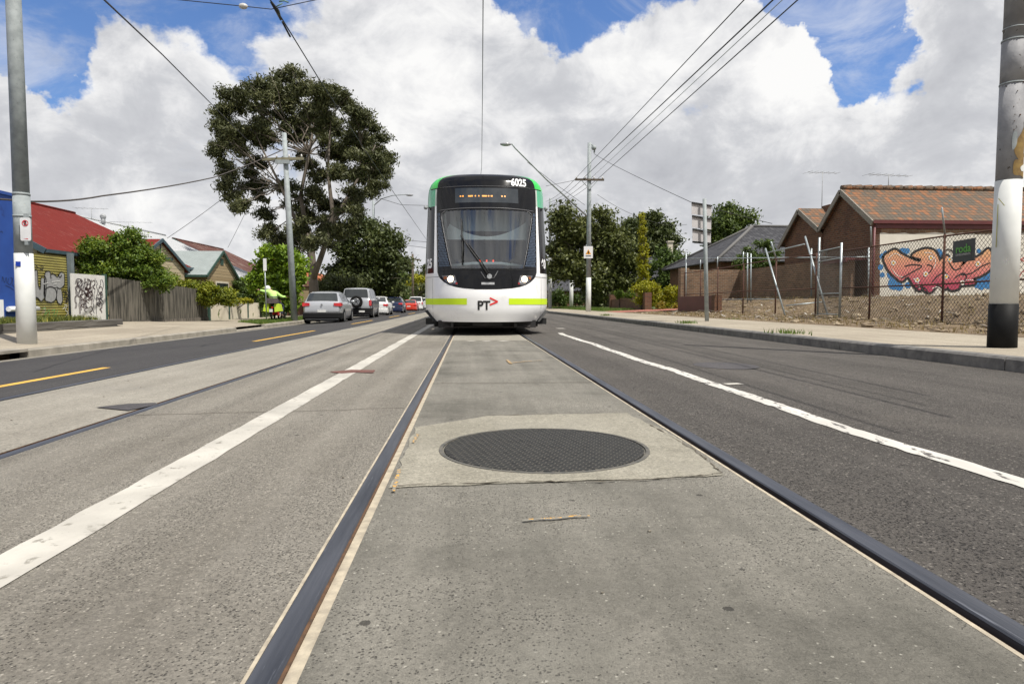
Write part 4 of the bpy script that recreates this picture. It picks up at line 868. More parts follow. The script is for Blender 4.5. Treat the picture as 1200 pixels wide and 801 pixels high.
# ================================================================ LEFT BUILDINGS AND FENCES
random.seed(11)
M_redroof = wavemat('roof_red_iron', (.17, .018, .012), (.12, .014, .010), .076, 'X', .006, .85, 0, (.28, .13, .11), 2.2, (.58, .68), (4, .6, 1))
M_whiteroof = wavemat('roof_white_iron', (.46, .47, .48), (.40, .41, .42), .076, 'X', .006, .85, 0)
M_greyroof = wavemat('roof_pale_iron', (.28, .315, .31), (.24, .27, .265), .076, 'X', .006, .85, 0)
M_rustroof = wavemat('roof_rusty_iron', (.12, .05, .04), (.075, .035, .03), .076, 'X', .006, .9, 0, (.33, .27, .22), 1.2, (.54, .64), (3, .3, 1))
M_board = plankmat('weatherboard', (.42, .35, .22), (.50, .42, .28), .16, (.22, .18, .11), 1, .7, .012)
M_board2 = plankmat('weatherboard_timber', (.30, .22, .12), (.38, .29, .17), .16, (.16, .12, .07), 1, .7, .012)
M_trimg = pm('trim_green', (.03, .07, .055), (.04, .085, .065), 5, .5)
M_trimb = pm('trim_blue_grey', (.05, .08, .10), (.06, .10, .12), 5, .5)
M_dkglass = glass_dark('house_glass')
M_creamp = pm('cream_paint', (.62, .56, .46), (.54, .48, .38), 3, .7)
def roof_slab(mb, pts, th=.08):
    a, b_, c_ = Vector(pts[0]), Vector(pts[1]), Vector(pts[2]); n = (b_ - a).cross(c_ - a).normalized()
    if n.z < 0: n = -n; pts = pts[::-1]
    mb.prism([Vector(p) - n * th for p in pts], n * th)
def gable_x(h, x0, x1, xr, y0, y1, zb, ze, zr_, rm, wm, tm, ov=.4, hip0=0, hip1=0, hipx=True):
    """house body with ridge along Y. x1 = street side eave (largest x)"""
    mb = MB(); a, b_ = min(x0, x1), max(x0, x1)
    sl = (zr_ - ze) / (b_ - xr); zw = ze + sl * ov
    mb.box(a + ov, b_ - ov, y0 + ov * .5, y1 - ov * .5, zb, zw - .06)
    for y, hp in ((y0 + ov * .5, hip0), (y1 - ov * .5, hip1)):
        if not hp: mb.prism([(a + ov, y - .1 if y > (y0 + y1) / 2 else y, zw - .07), (b_ - ov, y - .1 if y > (y0 + y1) / 2 else y, zw - .07), (xr, y - .1 if y > (y0 + y1) / 2 else y, zr_ - .12)], (0, .1, 0))
    obj('wall', mb, wm, h)
    mb = MB(); roof_slab(mb, [(b_, y0, ze), (b_, y1, ze), (xr, y1 - hip1, zr_), (xr, y0 + hip0, zr_)]); roof_slab(mb, [(a, y1, ze), (a, y0, ze), (xr, y0 + hip0, zr_), (xr, y1 - hip1, zr_)])
    if hip0: roof_slab(mb, [(a, y0, ze), (b_, y0, ze), (xr, y0 + hip0, zr_)])
    if hip1: roof_slab(mb, [(b_, y1, ze), (a, y1, ze), (xr, y1 - hip1, zr_)])
    rf = obj('roof', mb, rm, h)
    mb = MB(); mb.bar((b_ + .05, y0, ze - .05), (b_ + .05, y1, ze - .05), .12, .12)
    obj('gutter', mb, tm, rf)
    if not hip0:
        mb = MB(); mb.bar((b_, y0 - .02, ze - .06), (xr, y0 - .02, zr_ - .06), .04, .2); mb.bar((a, y0 - .02, ze - .06), (xr, y0 - .02, zr_ - .06), .04, .2); obj('bargeboard', mb, tm, rf)
    mb = MB(); mb.tube([(xr, y0 + hip0, zr_ + .02), (xr, y1 - hip1, zr_ + .02)], .07, 6); obj('ridge_cap', mb, rm, rf)
    return rf
def gable_front(h, X, xb, yc, hw, ze, zr_, zb, rm, wm, tm, zig=.25, ov=.35):
    """projecting gable facing the street (+X): ridge along X from xb to X"""
    mb = MB(); roof_slab(mb, [(xb, yc, zr_), (X, yc, zr_), (X, yc - hw, ze), (xb, yc - hw, ze)]); roof_slab(mb, [(X, yc, zr_), (xb, yc, zr_), (xb, yc + hw, ze), (X, yc + hw, ze)]); rf = obj('roof', mb, rm, h)
    mb = MB()
    for sg in (1, -1): mb.bar((X + .02, yc, zr_ - .04), (X + .02, yc + sg * hw, ze - .04), .14, .05, up=(1, 0, 0))
    obj('bargeboard', mb, tm, rf)
    mb = MB(); mb.bar((xb, yc - hw - .04, ze - .02), (X, yc - hw - .04, ze - .02), .12, .12); obj('gutter', mb, tm, rf)
    s = (zr_ - ze) / hw; wy = hw - ov; zw = zr_ - s * wy - .05
    mb = MB(); mb.prism([(X - .10, yc - wy, zb), (X - .10, yc + wy, zb), (X - .10, yc + wy, zw), (X - .10, yc, zr_ - .12), (X - .10, yc - wy, zw)], (-.12, 0, 0)); mb.box(xb, X - .22, yc - wy, yc + wy, zb, zw); obj('gable_wall', mb, wm, h)
    return rf
# blue building
bb = thing('blue_building', 'plain deep blue rendered building at the left edge behind the white pole', 'building', (-16, 13, 0))
mb = MB(); mb.box(-22, -12.0, 7, 19.55, -.1, 3.46); obj('wall', mb, pm('blue_render', (.012, .055, .27), (.016, .07, .32), 2, .6, .1, c3=(.01, .04, .2), s3=1.5), bb)
mb = MB(); mb.box(-22.1, -11.96, 6.9, 19.60, 3.46, 3.54); obj('parapet', mb, pm('blue_cap', (.02, .07, .30), None, 3, .5), bb)
mb = MB(); a = aX(10, 362, -11.9); mb.tube([a, a + Vector((.0, 1.2, 0))], .07, 8); mb.tube([a + Vector((0, .1, 0)), a + Vector((-.2, .1, 0))], .04, 6); obj('pipe', mb, M_white, bb)
a = aX(0, 352, -11.95); mb = MB(); mb.box(-12.0, -11.93, a.y - .9, a.y + .1, .1, .75); obj('meter_box', mb, M_white, bb)
M_spray = pm('spray_black', (.01, .01, .012), None, 5, .7)
def graff(name, L, X, wpx, m, parent, lift=.006, plane='X', width=None, n=6):
    mb = MB(); nrm = (1, 0, 0) if plane == 'X' else (0, -1, 0)
    for s in L:
        P = [(aX if plane == 'X' else aY)(a, b_, X) for a, b_ in s]; P = catmull(P, n) if len(P) > 2 else P
        w0 = wpx * (P[0].y if plane == 'X' else X) / 800; mb.ribbon(P, w0, nrm, lift)
    return obj(name, mb, m, parent)
graff('graffiti', [[(2, 330), (3, 324), (5, 331), (7, 325), (8, 332)], [(10, 326), (9, 332), (12, 333), (14, 327), (12, 325)], [(15, 325), (14, 333), (17, 336)], [(19, 322), (17, 331), (20, 330)], [(6, 334), (12, 337), (16, 340)], [(0, 272), (2, 271), (3, 273)]], -12.0, .55, M_spray, bb)
# corrugated fence
cf = thing('corrugated_fence', 'mustard corrugated iron fence with big silver and black graffiti letters', 'fence', (-12.3, 19.8, .1))
M_must = wavemat('corrugated_mustard', (.30, .26, .06), (.24, .21, .05), .076, 'Y', .02, .55, 0, (.40, .32, .20), 2.0, (.60, .70))
mb = MB(); yb = aX(80, 370, -12.3).y; rows = []
for i in range(120):
    z = .05 + i * (2.02 / 119); rows.append([(-12.3 + .012 * math.sin(z * 2 * math.pi / .076), y, z) for y in (19.62, yb)])
mb.grid(rows, True); mb.box(-12.36, -12.32, 19.62, yb, .05, 2.07); sheet = obj('sheet', mb, pm('corrugated_mustard2', (.30, .26, .06), (.23, .20, .05), 1.5, .5, c3=(.42, .33, .22), s3=2.0, t3=(.60, .72)), cf)
mb = MB(); a = aX(83, 300, -12.28); mb.box(-12.36, -12.24, a.y - .08, a.y + .09, 0, 2.2); obj('post', mb, pm('post_steel', (.22, .26, .27), (.17, .20, .21), 3, .5, metal=.3), cf)
M_silver = pm('spray_silver', (.33, .33, .33), (.26, .26, .26), 8, .5)
XF = -12.285
mb = MB()
for s in ([(38, 318), (43, 317), (44, 334), (47, 338), (48, 326), (53, 326), (53, 347), (48, 353), (44, 349), (38, 349)],
          [(53, 319), (59, 318), (60, 336), (66, 337), (66, 350), (60, 354), (53, 352), (51, 340)],
          [(59, 322), (64, 322), (67, 325), (71, 319), (75, 321), (75, 333), (71, 338), (74, 350), (71, 356), (67, 354), (66, 338), (60, 336)]):
    P = [aX(a, b_, XF) + Vector((.004, 0, 0)) for a, b_ in s]; mb.poly(P)
obj('graffiti_fill', mb, M_silver, sheet)
graff('graffiti', [[(38, 318), (43, 316.5), (44.5, 334), (47, 338), (48, 325), (53.5, 326), (53, 347), (48, 353), (44, 349), (38, 348)], [(51, 340), (52, 322), (54, 318), (58, 318), (59.5, 326)], [(53, 352), (51, 342), (57, 336), (64, 338), (66, 346), (62, 354), (54, 354)],
                   [(59, 326), (60, 320), (64, 322), (67, 324), (71, 318.5), (75, 321), (75, 334), (70, 338), (66, 336)], [(68, 322), (70, 325), (72, 322)], [(67, 338), (66, 350), (70, 357), (73, 352), (72, 340)], [(38, 313), (40, 310), (45, 314), (49, 316), (50, 312), (47, 312)], [(73, 341), (77, 343), (75, 348), (80, 351), (76, 354)], [(76, 340), (79, 346), (78, 352)]], XF, 1.1, M_spray, sheet, .012)
graff('graffiti_green', [[(49, 362), (53, 361), (52, 369), (57, 363), (57, 370)], [(60, 364), (64, 363), (62, 370), (66, 369)], [(67, 363), (65, 372)]], XF, .6, pm('spray_green', (.05, .35, .08), None, 5, .6), sheet, .014)
graff('graffiti_white', [[(75, 357), (78, 358), (76, 363), (79, 366), (76, 371)], [(73, 362), (76, 359)], [(50, 333), (56, 331)], [(60, 330), (70, 329)], [(62, 333), (66, 332)]], XF, .8, pm('spray_white', (.62, .62, .6), None, 5, .6), sheet, .014)
# white tagged gate
wg = thing('tagged_gate', 'white gate panel covered in dense dark brown graffiti scrawl', 'gate', (-12.1, 22, .1))
y0, y1 = aX(84.5, 350, -12.1).y, aX(123.5, 350, -12.1).y
mb = MB(); mb.box(-12.14, -12.1, y0, y1, .08, 1.57); pnl = obj('panel', mb, pm('gate_white', (.66, .65, .62), (.60, .59, .56), 2, .5), wg)
L = []
random.seed(5)
for i in range(11):
    x = 88.5 + i * 3.1; L.append([(x + random.uniform(-1.5, 1.5), 327 + k * 4.4 + random.uniform(-1.5, 1.5)) for k in range(random.randint(7, 10))])
for i in range(22):
    x = random.uniform(88, 117); y = random.uniform(328, 362); L.append([(x, y), (x + 3, y - 2), (x + 4, y + 3), (x + 1, y + 5), (x + 4, y + 8)])
L.append([(88, 333), (90, 327), (95, 328), (93, 334), (88, 337), (91, 343)])
L = [[(max(86, min(122, a)), max(326, min(370, b_))) for a, b_ in s] for s in L]
graff('graffiti', L[:7] + L[11:25], -12.1, .9, pm('spray_brown', (.06, .025, .025), (.03, .015, .015), 4, .6), pnl)
graff('graffiti_grey', L[7:11] + L[25:] + [[(a + 1.3, b_) for a, b_ in s] for s in L[:6]], -12.1, 1.3, pm('spray_grey', (.13, .12, .13), None, 4, .6), pnl, .003)
mb = MB(); mb.box(-12.2, -12.08, y1, y1 + .1, 0, 1.62); obj('post', mb, M_trimg, wg)
# paling fence
pf = thing('paling_fence', 'weathered grey timber paling fence under the big bush', 'fence', (-12.05, 27, 0))
M_pal = plankmat('palings', (.075, .065, .055), (.17, .15, .125), .10, (.01, .01, .01), 0, .9, .01)
yA, yB = y1 + .12, aX(243, 360, -12.05).y; mb = MB(); y = yA
while y < yB:
    e = min(y + .098, yB); zb = zprop(y); j = random.uniform(-.02, .02); t = interp(y, [(yA, 1.53), (yB, 1.25)])
    mb.box(-12.07 + random.uniform(-.006, .006), -12.04, y, e - .006, zb - .1, t + j); y += .1
obj('paling', mb, pm('paling_wood', (.028, .026, .02), (.15, .135, .11), 5, .9, .5, 30, stretch=(1, 2.2, .18), lo=.4, hi=.6), pf)
mb = MB(); mb.box(-12.06, -12.0, yA, yB, -.22, .02); obj('plinth_board', mb, M_pal, pf)
mb = MB(); mb.box(-12.16, -12.08, yA, yB, 1.0, 1.08); mb.box(-12.16, -12.08, yA, yB, .2, .28); obj('rail', mb, M_pal, pf)
# cream panel fence
cp = thing('cream_panel_fence', 'low fence of flaking cream panels with dark green posts beside the postal rider', 'fence', (-12.1, 36, -.2))
M_flake = pm('cream_flaking', (.60, .54, .43), (.66, .60, .49), 3, .7, c3=(.10, .13, .03), s3=1.6, t3=(.62, .66))
ys = [aX(p, 365, -12.1).y for p in (245, 268, 290, 305)]
for i in range(3):
    mb = MB(); mb.box(-12.12, -12.08, ys[i] + .08, ys[i + 1] - .08, -.16, .68); obj('panel', mb, M_flake, cp)
for y in ys:
    mb = MB(); mb.box(-12.15, -12.05, y - .08, y + .08, -.3, .74); obj('post', mb, M_trimg, cp)
mb = MB(); mb.box(-12.16, -12.04, ys[0], ys[-1], -.3, -.17); obj('base_rail', mb, M_trimg, cp)
cp2 = thing('cream_panel_fence', 'short cream fence panel beneath the street tree', 'fence', (-12.1, 43, -.2))
y0, y1 = aX(321, 365, -12.1).y, aX(334, 365, -12.1).y
mb = MB(); mb.box(-12.12, -12.08, y0, y0 + .9, -.2, .72); obj('panel', mb, M_flake, cp2)
mb = MB(); mb.box(-12.12, -12.08, y0 + 1.2, y1, -.2, .72); obj('panel', mb, M_flake, cp2)
for y in (y0 - .1, y0 + .92, y1): mb = MB(); mb.box(-12.15, -12.05, y, y + .2, -.3, .76); obj('post', mb, M_trimg, cp2)
bf = thing('timber_fence', 'reddish brown timber fence behind the silver car', 'fence', (-12.1, 50, -.2)); mb = MB(); mb.box(-12.15, -12.05, y1 + .4, 62, -.3, .72); obj('panel', mb, plankmat('red_timber', (.20, .09, .05), (.14, .06, .035), .12), bf)
mb = MB()
for y in range(48, 62, 3): mb.box(-12.04, -11.94, y, y + .1, -.3, .78)
obj('post', mb, M_pal, bf)
# sleeper wall
sw = thing('sleeper_wall', 'low retaining wall of rotten dark timber sleepers below the blue building', 'retaining wall', (-10.4, 15, -.15))
M_sleep = pm('sleeper_wood', (.055, .05, .045), (.13, .12, .105), 3, .95, 1.0, 14, stretch=(1, .12, 1), dist=.02)
for (a, b_, c_, d_) in ((9, 14.2, -.17, .03), (14.25, 20.9, -.17, .02), (9, 15.9, .035, .19), (15.95, 21.2, .025, .185)):
    mb = MB(); P = []
    n = 12; rows = [[(x + random.uniform(-.012, .012), a + (b_ - a) * i / n, z + random.uniform(-.01, .01)) for x, z in ((-10.62, c_), (-10.62, d_), (-10.55, d_ + .005), (-10.41, d_), (-10.40, d_ - .02), (-10.40, c_))] for i in range(n + 1)]
    mb.grid(rows, False, flip=True); mb.poly(rows[0]); mb.poly(rows[-1][::-1]); obj('sleeper', mb, M_sleep, sw)
mb = MB(); mb.grid([[(x, y, .12 + random.uniform(-.02, .03)) for x in np.linspace(-12.0, -10.62, 7)] for y in np.linspace(9, 21.1, 40)], True); struct('garden_bed', mb, M_grassb)
# red roof house
rh = thing('weatherboard_house', 'cream weatherboard house with faded red iron roof behind the mustard fence', 'house', (-18.5, 30, 0))
gable_x(rh, -23.5, -14.5, -19, 24.5, 37.2, -.1, 2.5, 4.98, M_redroof, M_board, M_trimb, .4, 0, 2.7)
gable_front(rh, -13.5, -17.5, 31.19, 2.86, 2.2, 3.48, -.1, M_redroof, M_board, M_trimb)
mb = MB(); mb.bar((-13.585, 30.0, 2.66), (-13.585, 32.4, 2.66), .05, .10, up=(0, 0, 1)); mb.bar((-13.585, 31.19, 2.6), (-13.585, 31.19, 3.35), .05, .05); obj('gable_trim', mb, M_trimb, rh)
w1 = MB(); w1.box(-13.9, -13.585, 30.0, 32.4, .8, 1.9); wo_ = obj('window', w1, M_trimb, rh); w1 = MB(); w1.box(-13.585, -13.57, 30.15, 32.25, .9, 1.8); obj('pane', w1, M_dkglass, wo_)
# white roof house
wh = thing('weatherboard_house', 'timber clad house with long white iron roof and a green trimmed front gable', 'house', (-20, 44, 0))
gable_x(wh, -27, -15, -21, 38.0, 52.4, -.2, 2.3, 5.32, M_whiteroof, M_board2, M_trimg, .4, 0, 3.4)
gable_front(wh, -13.5, -16.5, 38.7, 2.5, 2.08, 3.52, -.2, M_greyroof, M_board2, M_trimg)
w1 = MB(); w1.box(-13.64, -13.585, 37.7, 39.7, .7, 1.85); wo_ = obj('window', w1, M_creamp, wh); w1 = MB(); w1.box(-13.585, -13.57, 37.85, 39.55, .8, 1.75); obj('pane', w1, M_dkglass, wo_)
w1 = MB(); w1.box(-13.64, -13.58, 38.47, 38.93, 2.75, 3.1); obj('gable_vent', w1, M_trimg, wh)
mb = MB(); mb.tube([(-20.5, 40, 5.1), (-20.5, 40, 5.45)], .12, 8); mb.sphere((-20.5, 40, 5.5), .17, 8, 6); obj('roof_vent', mb, M_grey, wh)
# rusty house
ru = thing('weatherboard_house', 'house with rusty dark red streaked iron roof beyond the white roof', 'house', (-20, 58, 0))
gable_x(ru, -28, -15.8, -22, 52.6, 67.6, -.3, 2.1, 5.46, M_rustroof, M_board2, M_trimg, .4, 0, 4.6)
gable_x(ru, -21, -13.9, -17.4, 64, 72, -.3, 2.2, 3.9, M_rustroof, M_board2, M_trimg, .3, 2.5, 2.5)
# orange roof glimpsed behind the eucalyptus
oh = thing('brick_house', 'house with orange tiled roof glimpsed between the trunks behind the parked cars', 'house', (-20, 80, 0))
M_orange_t = wavemat('roof_orange_tile', (.45, .14, .06), (.36, .11, .05), .3, 'Y', .03, .7)
gable_x(oh, -30, -14, -22, 74, 90, -.3, 2.6, 5.6, M_orange_t, brickmat('brick_orange', (.3, .13, .08), (.25, .1, .06), (.4, .36, .3)), M_creamp, .5, 5, 5)
# tv antennas
def antenna(p, h, label, rot=0, n=7, L=1.6, hw=.45):
    t = thing('tv_antenna', label, 'antenna', p); p = Vector(p); mb = MB(); mb.tube([p, p + Vector((0, 0, h))], .016, 5); obj('mast', mb, M_grey, t)
    mb = MB(); c = p + Vector((0, 0, h - .05)); d = Vector((math.cos(rot), math.sin(rot), 0)); q = Vector((-d.y, d.x, 0)); mb.tube([c - d * L / 2, c + d * L / 2], .012, 4)
    for i in range(n):
        e = c + d * (L * (i / (n - 1) - .5)); w_ = hw * (1 - .5 * i / n); mb.tube([e - q * w_, e + q * w_], .006, 3)
    obj('aerial', mb, M_grey, t); return t
antenna((-20.9, 39.6, 5.0), .95, 'tv antenna on the left end of the white iron roof', .2)
antenna((-20.8, 43.5, 5.1), .55, 'low tv antenna on the middle of the white iron roof', .1, 8, 2.6, .4)
# ================================================================ RIGHT: BRICK HOUSE, WALLS, FENCES, MURAL
random.seed(21)
M_brick = brickmat('brick_brown', (.25, .145, .08), (.14, .082, .05), (.24, .21, .16), stain=(.07, .05, .04))
M_brickd = brickmat('brick_dark', (.16, .072, .04), (.09, .042, .027), (.15, .12, .09), stain=(.05, .03, .025))
M_brickw = brickmat('brick_wall', (.23, .13, .075), (.12, .072, .046), (.26, .23, .18), stain=(.08, .06, .045))
def tilemat(name, c1, c2, c3, pitch=.32, wd=.24, rough=.8):
    m = bpy.data.materials.new(name); m.use_nodes = True; k = N(m.node_tree); b = k.n['Principled BSDF']; b.inputs['Roughness'].default_value = rough; b.inputs['Specular IOR Level'].default_value = .3
    uv = k.add('ShaderNodeTexCoord').outputs['UV']; sp_ = k.add('ShaderNodeSeparateXYZ'); k.set(sp_, 0, uv)
    fv = k.math('FRACT', k.math('DIVIDE', sp_.outputs[1], pitch)); row = k.math('FLOOR', k.math('DIVIDE', sp_.outputs[1], pitch))
    col_ = k.math('FLOOR', k.math('DIVIDE', sp_.outputs[0], wd)); cb = k.add('ShaderNodeCombineXYZ'); k.set(cb, 0, col_); k.set(cb, 1, row)
    wn_ = k.add('ShaderNodeTexWhiteNoise', noise_dimensions='2D'); k.set(wn_, 'Vector', cb)
    n = k.noise(uv, 1.3, 5, .7); f = k.math('ADD', k.math('MULTIPLY', wn_.outputs['Value'], .55), k.math('MULTIPLY', n, .6))
    c = k.ramp(f, [(.42, c1), (.62, c2), (.84, c3)])
    c = k.mix(k.math('MULTIPLY', k.sstep(fv, .80, .98), .8), c, c4(tuple(x * .35 for x in c1)))
    k.set(b, 'Base Color', c)
    wv = k.math('SINE', k.math('MULTIPLY', sp_.outputs[0], 2 * math.pi / wd))
    bn = k.add('ShaderNodeBump', {'Strength': 1.0, 'Distance': .03}); k.set(bn, 'Height', k.math('ADD', k.math('MULTIPLY', fv, -1.0), k.math('MULTIPLY', wv, .35))); k.l.new(bn.outputs[0], b.inputs['Normal']); return m
M_tile = tilemat('roof_terracotta', (.10, .08, .06), (.145, .09, .055), (.23, .10, .045), .22, .18)
M_tileD = tilemat('roof_dark_tile', (.035, .035, .04), (.05, .05, .055), (.07, .07, .075))
M_maroon = pm('maroon_trim', (.13, .03, .03), (.10, .025, .025), 4, .5)
M_barge = pm('barge_grey', (.24, .215, .18), (.18, .165, .14), 4, .7)
bh = thing('brick_house', 'brown brick house with twin gables, terracotta tiled roof and a white graffiti wall', 'house', (17, 28, .6))
XG = 15.0; yn = aX(1028, 257, XG).y; yf = aX(965, 268, XG).y; ya = aX(990, 221, XG).y; zE = aX(1028, 257, XG).z; zA = aX(990, 221, XG).z
yf2 = aX(920, 287, XG).y; ya2 = aX(940, 244, XG).y; zA2 = aX(940, 244, XG).z; zE2 = aX(920, 287, XG).z; XE = 30
ymid = (yn + yf) / 2 ; 
def house_gable(y0, y1, yr, ze, zr_, zb=.3, xo=0.0):
    mb = MB(); mb.prism([(XG + xo, y0 + .08, zb), (XG + xo, y1, zb), (XG + xo, y1, ze), (XG + xo, yr, zr_ - .12), (XG + xo, y0 + .08, ze)], (.22, 0, 0)); return mb
mb = house_gable(yn, yf, ya, zE - .02, zA); obj('gable_wall', mb, M_brickd, bh)
mb = house_gable(yf + .0, yf2, ya2, zE2 + .2, zA2, xo=.0); obj('gable_wall', mb, M_brickd, bh)
mb = MB(); mb.box(XG + .22, XE, yn + .08, yn + .33, .3, zE - .05); fw = obj('front_wall', mb, M_brick, bh)
mb = MB(); mb.box(XE - .2, XE, yn + .5, yf2, .3, zE2); mb.box(XG + .22, XE, yf2 - .2, yf2, .3, zE2); obj('rear_wall', mb, M_brick, bh)
mb = MB(); th = .1
roof_slab(mb, [(XG - .18, yn - .03, zE - .02), (XE + .3, yn - .03, zE - .02), (XE + .3, ya, zA), (XG - .18, ya, zA)], th)
roof_slab(mb, [(XG - .18, ya, zA), (XE + .3, ya, zA), (XE + .3, yf + .05, zE2 + .45), (XG - .18, yf + .05, zE2 + .45)], th); rf1 = obj('roof', mb, M_tile, bh)
mb = MB(); roof_slab(mb, [(XG - .18, yf + .05, zE2 + .45), (XE + .3, yf + .05, zE2 + .45), (XE + .3, ya2, zA2), (XG - .18, ya2, zA2)], th)
roof_slab(mb, [(XG - .18, ya2, zA2), (XE + .3, ya2, zA2), (XE + .3, yf2 + .3, zE2), (XG - .18, yf2 + .3, zE2)], th); rf2 = obj('roof', mb, M_tile, bh)
mb = MB()
x = XG - .15
while x < XE:
    mb.tube([(x, ya, zA + .03), (x + .40, ya, zA + .05)], [.10, .12], 8); x += .42
obj('ridge_tiles', mb, M_tile, rf1)
for rf, (a0, z0, a1, z1, a2, z2) in ((rf1, (yn - .03, zE - .02, ya, zA, yf + .05, zE2 + .45)), (rf2, (yf + .05, zE2 + .45, ya2, zA2, yf2 + .3, zE2))):
    mb = MB(); mb.bar((XG - .2, a0, z0 - .12), (XG - .2, a1, z1 - .12), .20, .05, up=(1, 0, 0)); mb.bar((XG - .2, a1, z1 - .12), (XG - .2, a2, z2 - .12), .20, .05, up=(1, 0, 0)); obj('bargeboard', mb, M_barge, rf)
mb = MB(); mb.bar((XG - .18, yn - .03, zE - .09), (XE, yn - .03, zE - .09), .09, .12); obj('gutter', mb, M_maroon, rf1)
mb = MB(); mb.box(XG + .0, XE, yn + .03, yn + .076, zE - .32, zE - .14); obj('fascia', mb, M_maroon, bh)
mb = MB(); mb.tube([(XG - .08, yn + .02, .4), (XG - .08, yn + .02, zE - .2)], .045, 8); obj('downpipe', mb, M_maroon, bh)
a = aX(970, 243, XG + 1.2); mb = MB(); mb.box(XG + 1.0, XG + 1.7, ya2 - .5, ya2 + .2, zA2 - .3, zA2 + .12); obj('chimney', mb, M_brickd, bh)
# small window and lean-to eave between the gables
mb = MB(); y0 = aX(966, 290, XG).y; mb.box(XG - .03, XG, y0 - .25, y0 + .3, 2.0, 2.9); wn_ = obj('window', mb, M_barge, bh); mb = MB(); mb.box(XG - .04, XG - .03, y0 - .2, y0 + .25, 2.05, 2.85); obj('pane', mb, M_dkglass, wn_)
mb = MB(); mb.box(XG - .9, XG - .02, yn + .4, yn + 2.0, 2.28, 2.36); mb.box(XG - .95, XG - .9, yn + .35, yn + 2.0, 2.2, 2.38); obj('lean_to_roof', mb, M_maroon, bh)
# mural on the wall facing the camera
YW = yn + .08 - .004
M_murw = pm('mural_white', (.68, .65, .57), (.60, .57, .49), 2, .8, .1, 8)
e0 = aY(1031, 300, YW).x; top = [(1031, 273)] + [(a_, 273.5 + random.uniform(-1.6, 1.2)) for a_ in range(1036, 1240, 6)]
P = [aY(a_, b_, YW) for a_, b_ in [(1031, 349)] + top + [(1236, 349)]]
mb = MB(); mb.prism(P, (0, -.003, 0)); mu = obj('mural', mb, M_murw, fw)
def mpoly(name, pts, m, lift, closed=True, sm=5):
    Q = catmull([aY(a_, b_, YW) for a_, b_ in pts], sm, True) if sm else [aY(a_, b_, YW) for a_, b_ in pts]
    mb = MB(); b0 = [q - Vector((0, lift, 0)) for q in Q]; mb.poly(b0); return obj(name, mb, m, mu)
def mlines(name, L, wpx, m, lift):
    mb = MB()
    for s in L: mb.ribbon(catmull([aY(a_, b_, YW) for a_, b_ in s], 5), wpx * YW / 800, (0, -1, 0), lift)
    return obj(name, mb, m, mu)
M_mblue = pm('mural_blue', (.03, .16, .38), (.04, .20, .44), 2, .7)
mb = MB()
for (cx, cy, r) in [(1034, 300, 3.5), (1038, 297, 3.5), (1043, 296, 3), (1032, 313, 3.5), (1034, 322, 3.2), (1044, 322, 5), (1048, 332, 8), (1042, 315, 4), (1040, 308, 4), (1054, 336, 5), (1058, 296, 6), (1063, 294, 3.5), (1056, 302, 6), (1100, 296, 5), (1104, 301, 4.5), (1146, 330, 8), (1152, 326, 8), (1158, 332, 7), (1160, 322, 6), (1147, 294, 3), (1150, 335, 5), (1165, 330, 6), (1064, 334, 4), (1048, 322, 6), (1052, 328, 7)]:
    c = aY(cx, cy, YW - .006 - random.uniform(0, .002)); r *= YW / 800; mb = MB(); mb.poly([(c.x + r * math.cos(t), c.y, c.z + r * math.sin(t)) for t in np.linspace(0, 2 * math.pi, 16, endpoint=False)]); obj('mural_spot', mb, M_mblue, mu)
M_mflesh = bpy.data.materials.new('mural_letters'); M_mflesh.use_nodes = True; k = N(M_mflesh.node_tree); b = k.n['Principled BSDF']; b.inputs['Roughness'].default_value = .7
s_ = k.add('ShaderNodeSeparateXYZ'); k.set(s_, 0, k.add('ShaderNodeTexCoord').outputs['Object'])
zz_ = rootloc(bh).z; zlo, zhi = aY(1100, 340, YW).z - zz_, aY(1100, 292, YW).z - zz_
f = k.math('ADD', k.math('DIVIDE', k.math('SUBTRACT', s_.outputs[2], zlo), zhi - zlo), k.math('MULTIPLY', k.math('SUBTRACT', k.noise(None, 3, 3), .5), .3))
k.set(b, 'Base Color', k.ramp(f, [(.15, (.42, .05, .10)), (.45, (.62, .20, .17)), (.9, (.66, .36, .18))]))
letters = [[(1036, 302), (1042, 296), (1049, 293), (1056, 298), (1068, 304), (1077, 307), (1079, 303), (1069, 300), (1075, 295), (1085, 292), (1094, 294), (1099, 302), (1101, 312), (1094, 320), (1085, 325), (1080, 332), (1078, 340), (1071, 334), (1064, 324), (1056, 329), (1047, 322), (1040, 314)],
           [(1082, 324), (1096, 312), (1101, 306), (1110, 300), (1113, 312), (1112, 326), (1108, 338), (1098, 334), (1090, 342), (1082, 338)],
           [(1104, 322), (1112, 308), (1118, 304), (1128, 306), (1124, 314), (1134, 306), (1148, 300), (1158, 292), (1161, 300), (1160, 314), (1150, 322), (1140, 326), (1142, 332), (1126, 334), (1122, 338), (1112, 338)]]
for i, L in enumerate(letters):
    Q = catmull([aY(a_, b_, YW) for a_, b_ in L], 5, True); mb = MB(); mb.ribbon(Q + Q[:2], 6.2 * YW / 800, (0, -1, 0), .010 + i * .001); obj('letter_outline', mb, M_spray, mu)
    mpoly('letter_fill', L, M_mflesh, .013 + i * .001)
mlines('letter_highlight', [[(1040, 303), (1049, 297), (1058, 302)], [(1044, 314), (1052, 323), (1060, 324)], [(1083, 296), (1092, 297), (1096, 306), (1094, 314)], [(1124, 332), (1132, 328), (1140, 328)], [(1092, 338), (1098, 336), (1104, 340)], [(1070, 326), (1076, 332), (1077, 338)]], .9, pm('mural_pale', (.80, .72, .66), None, 3, .7), .019)
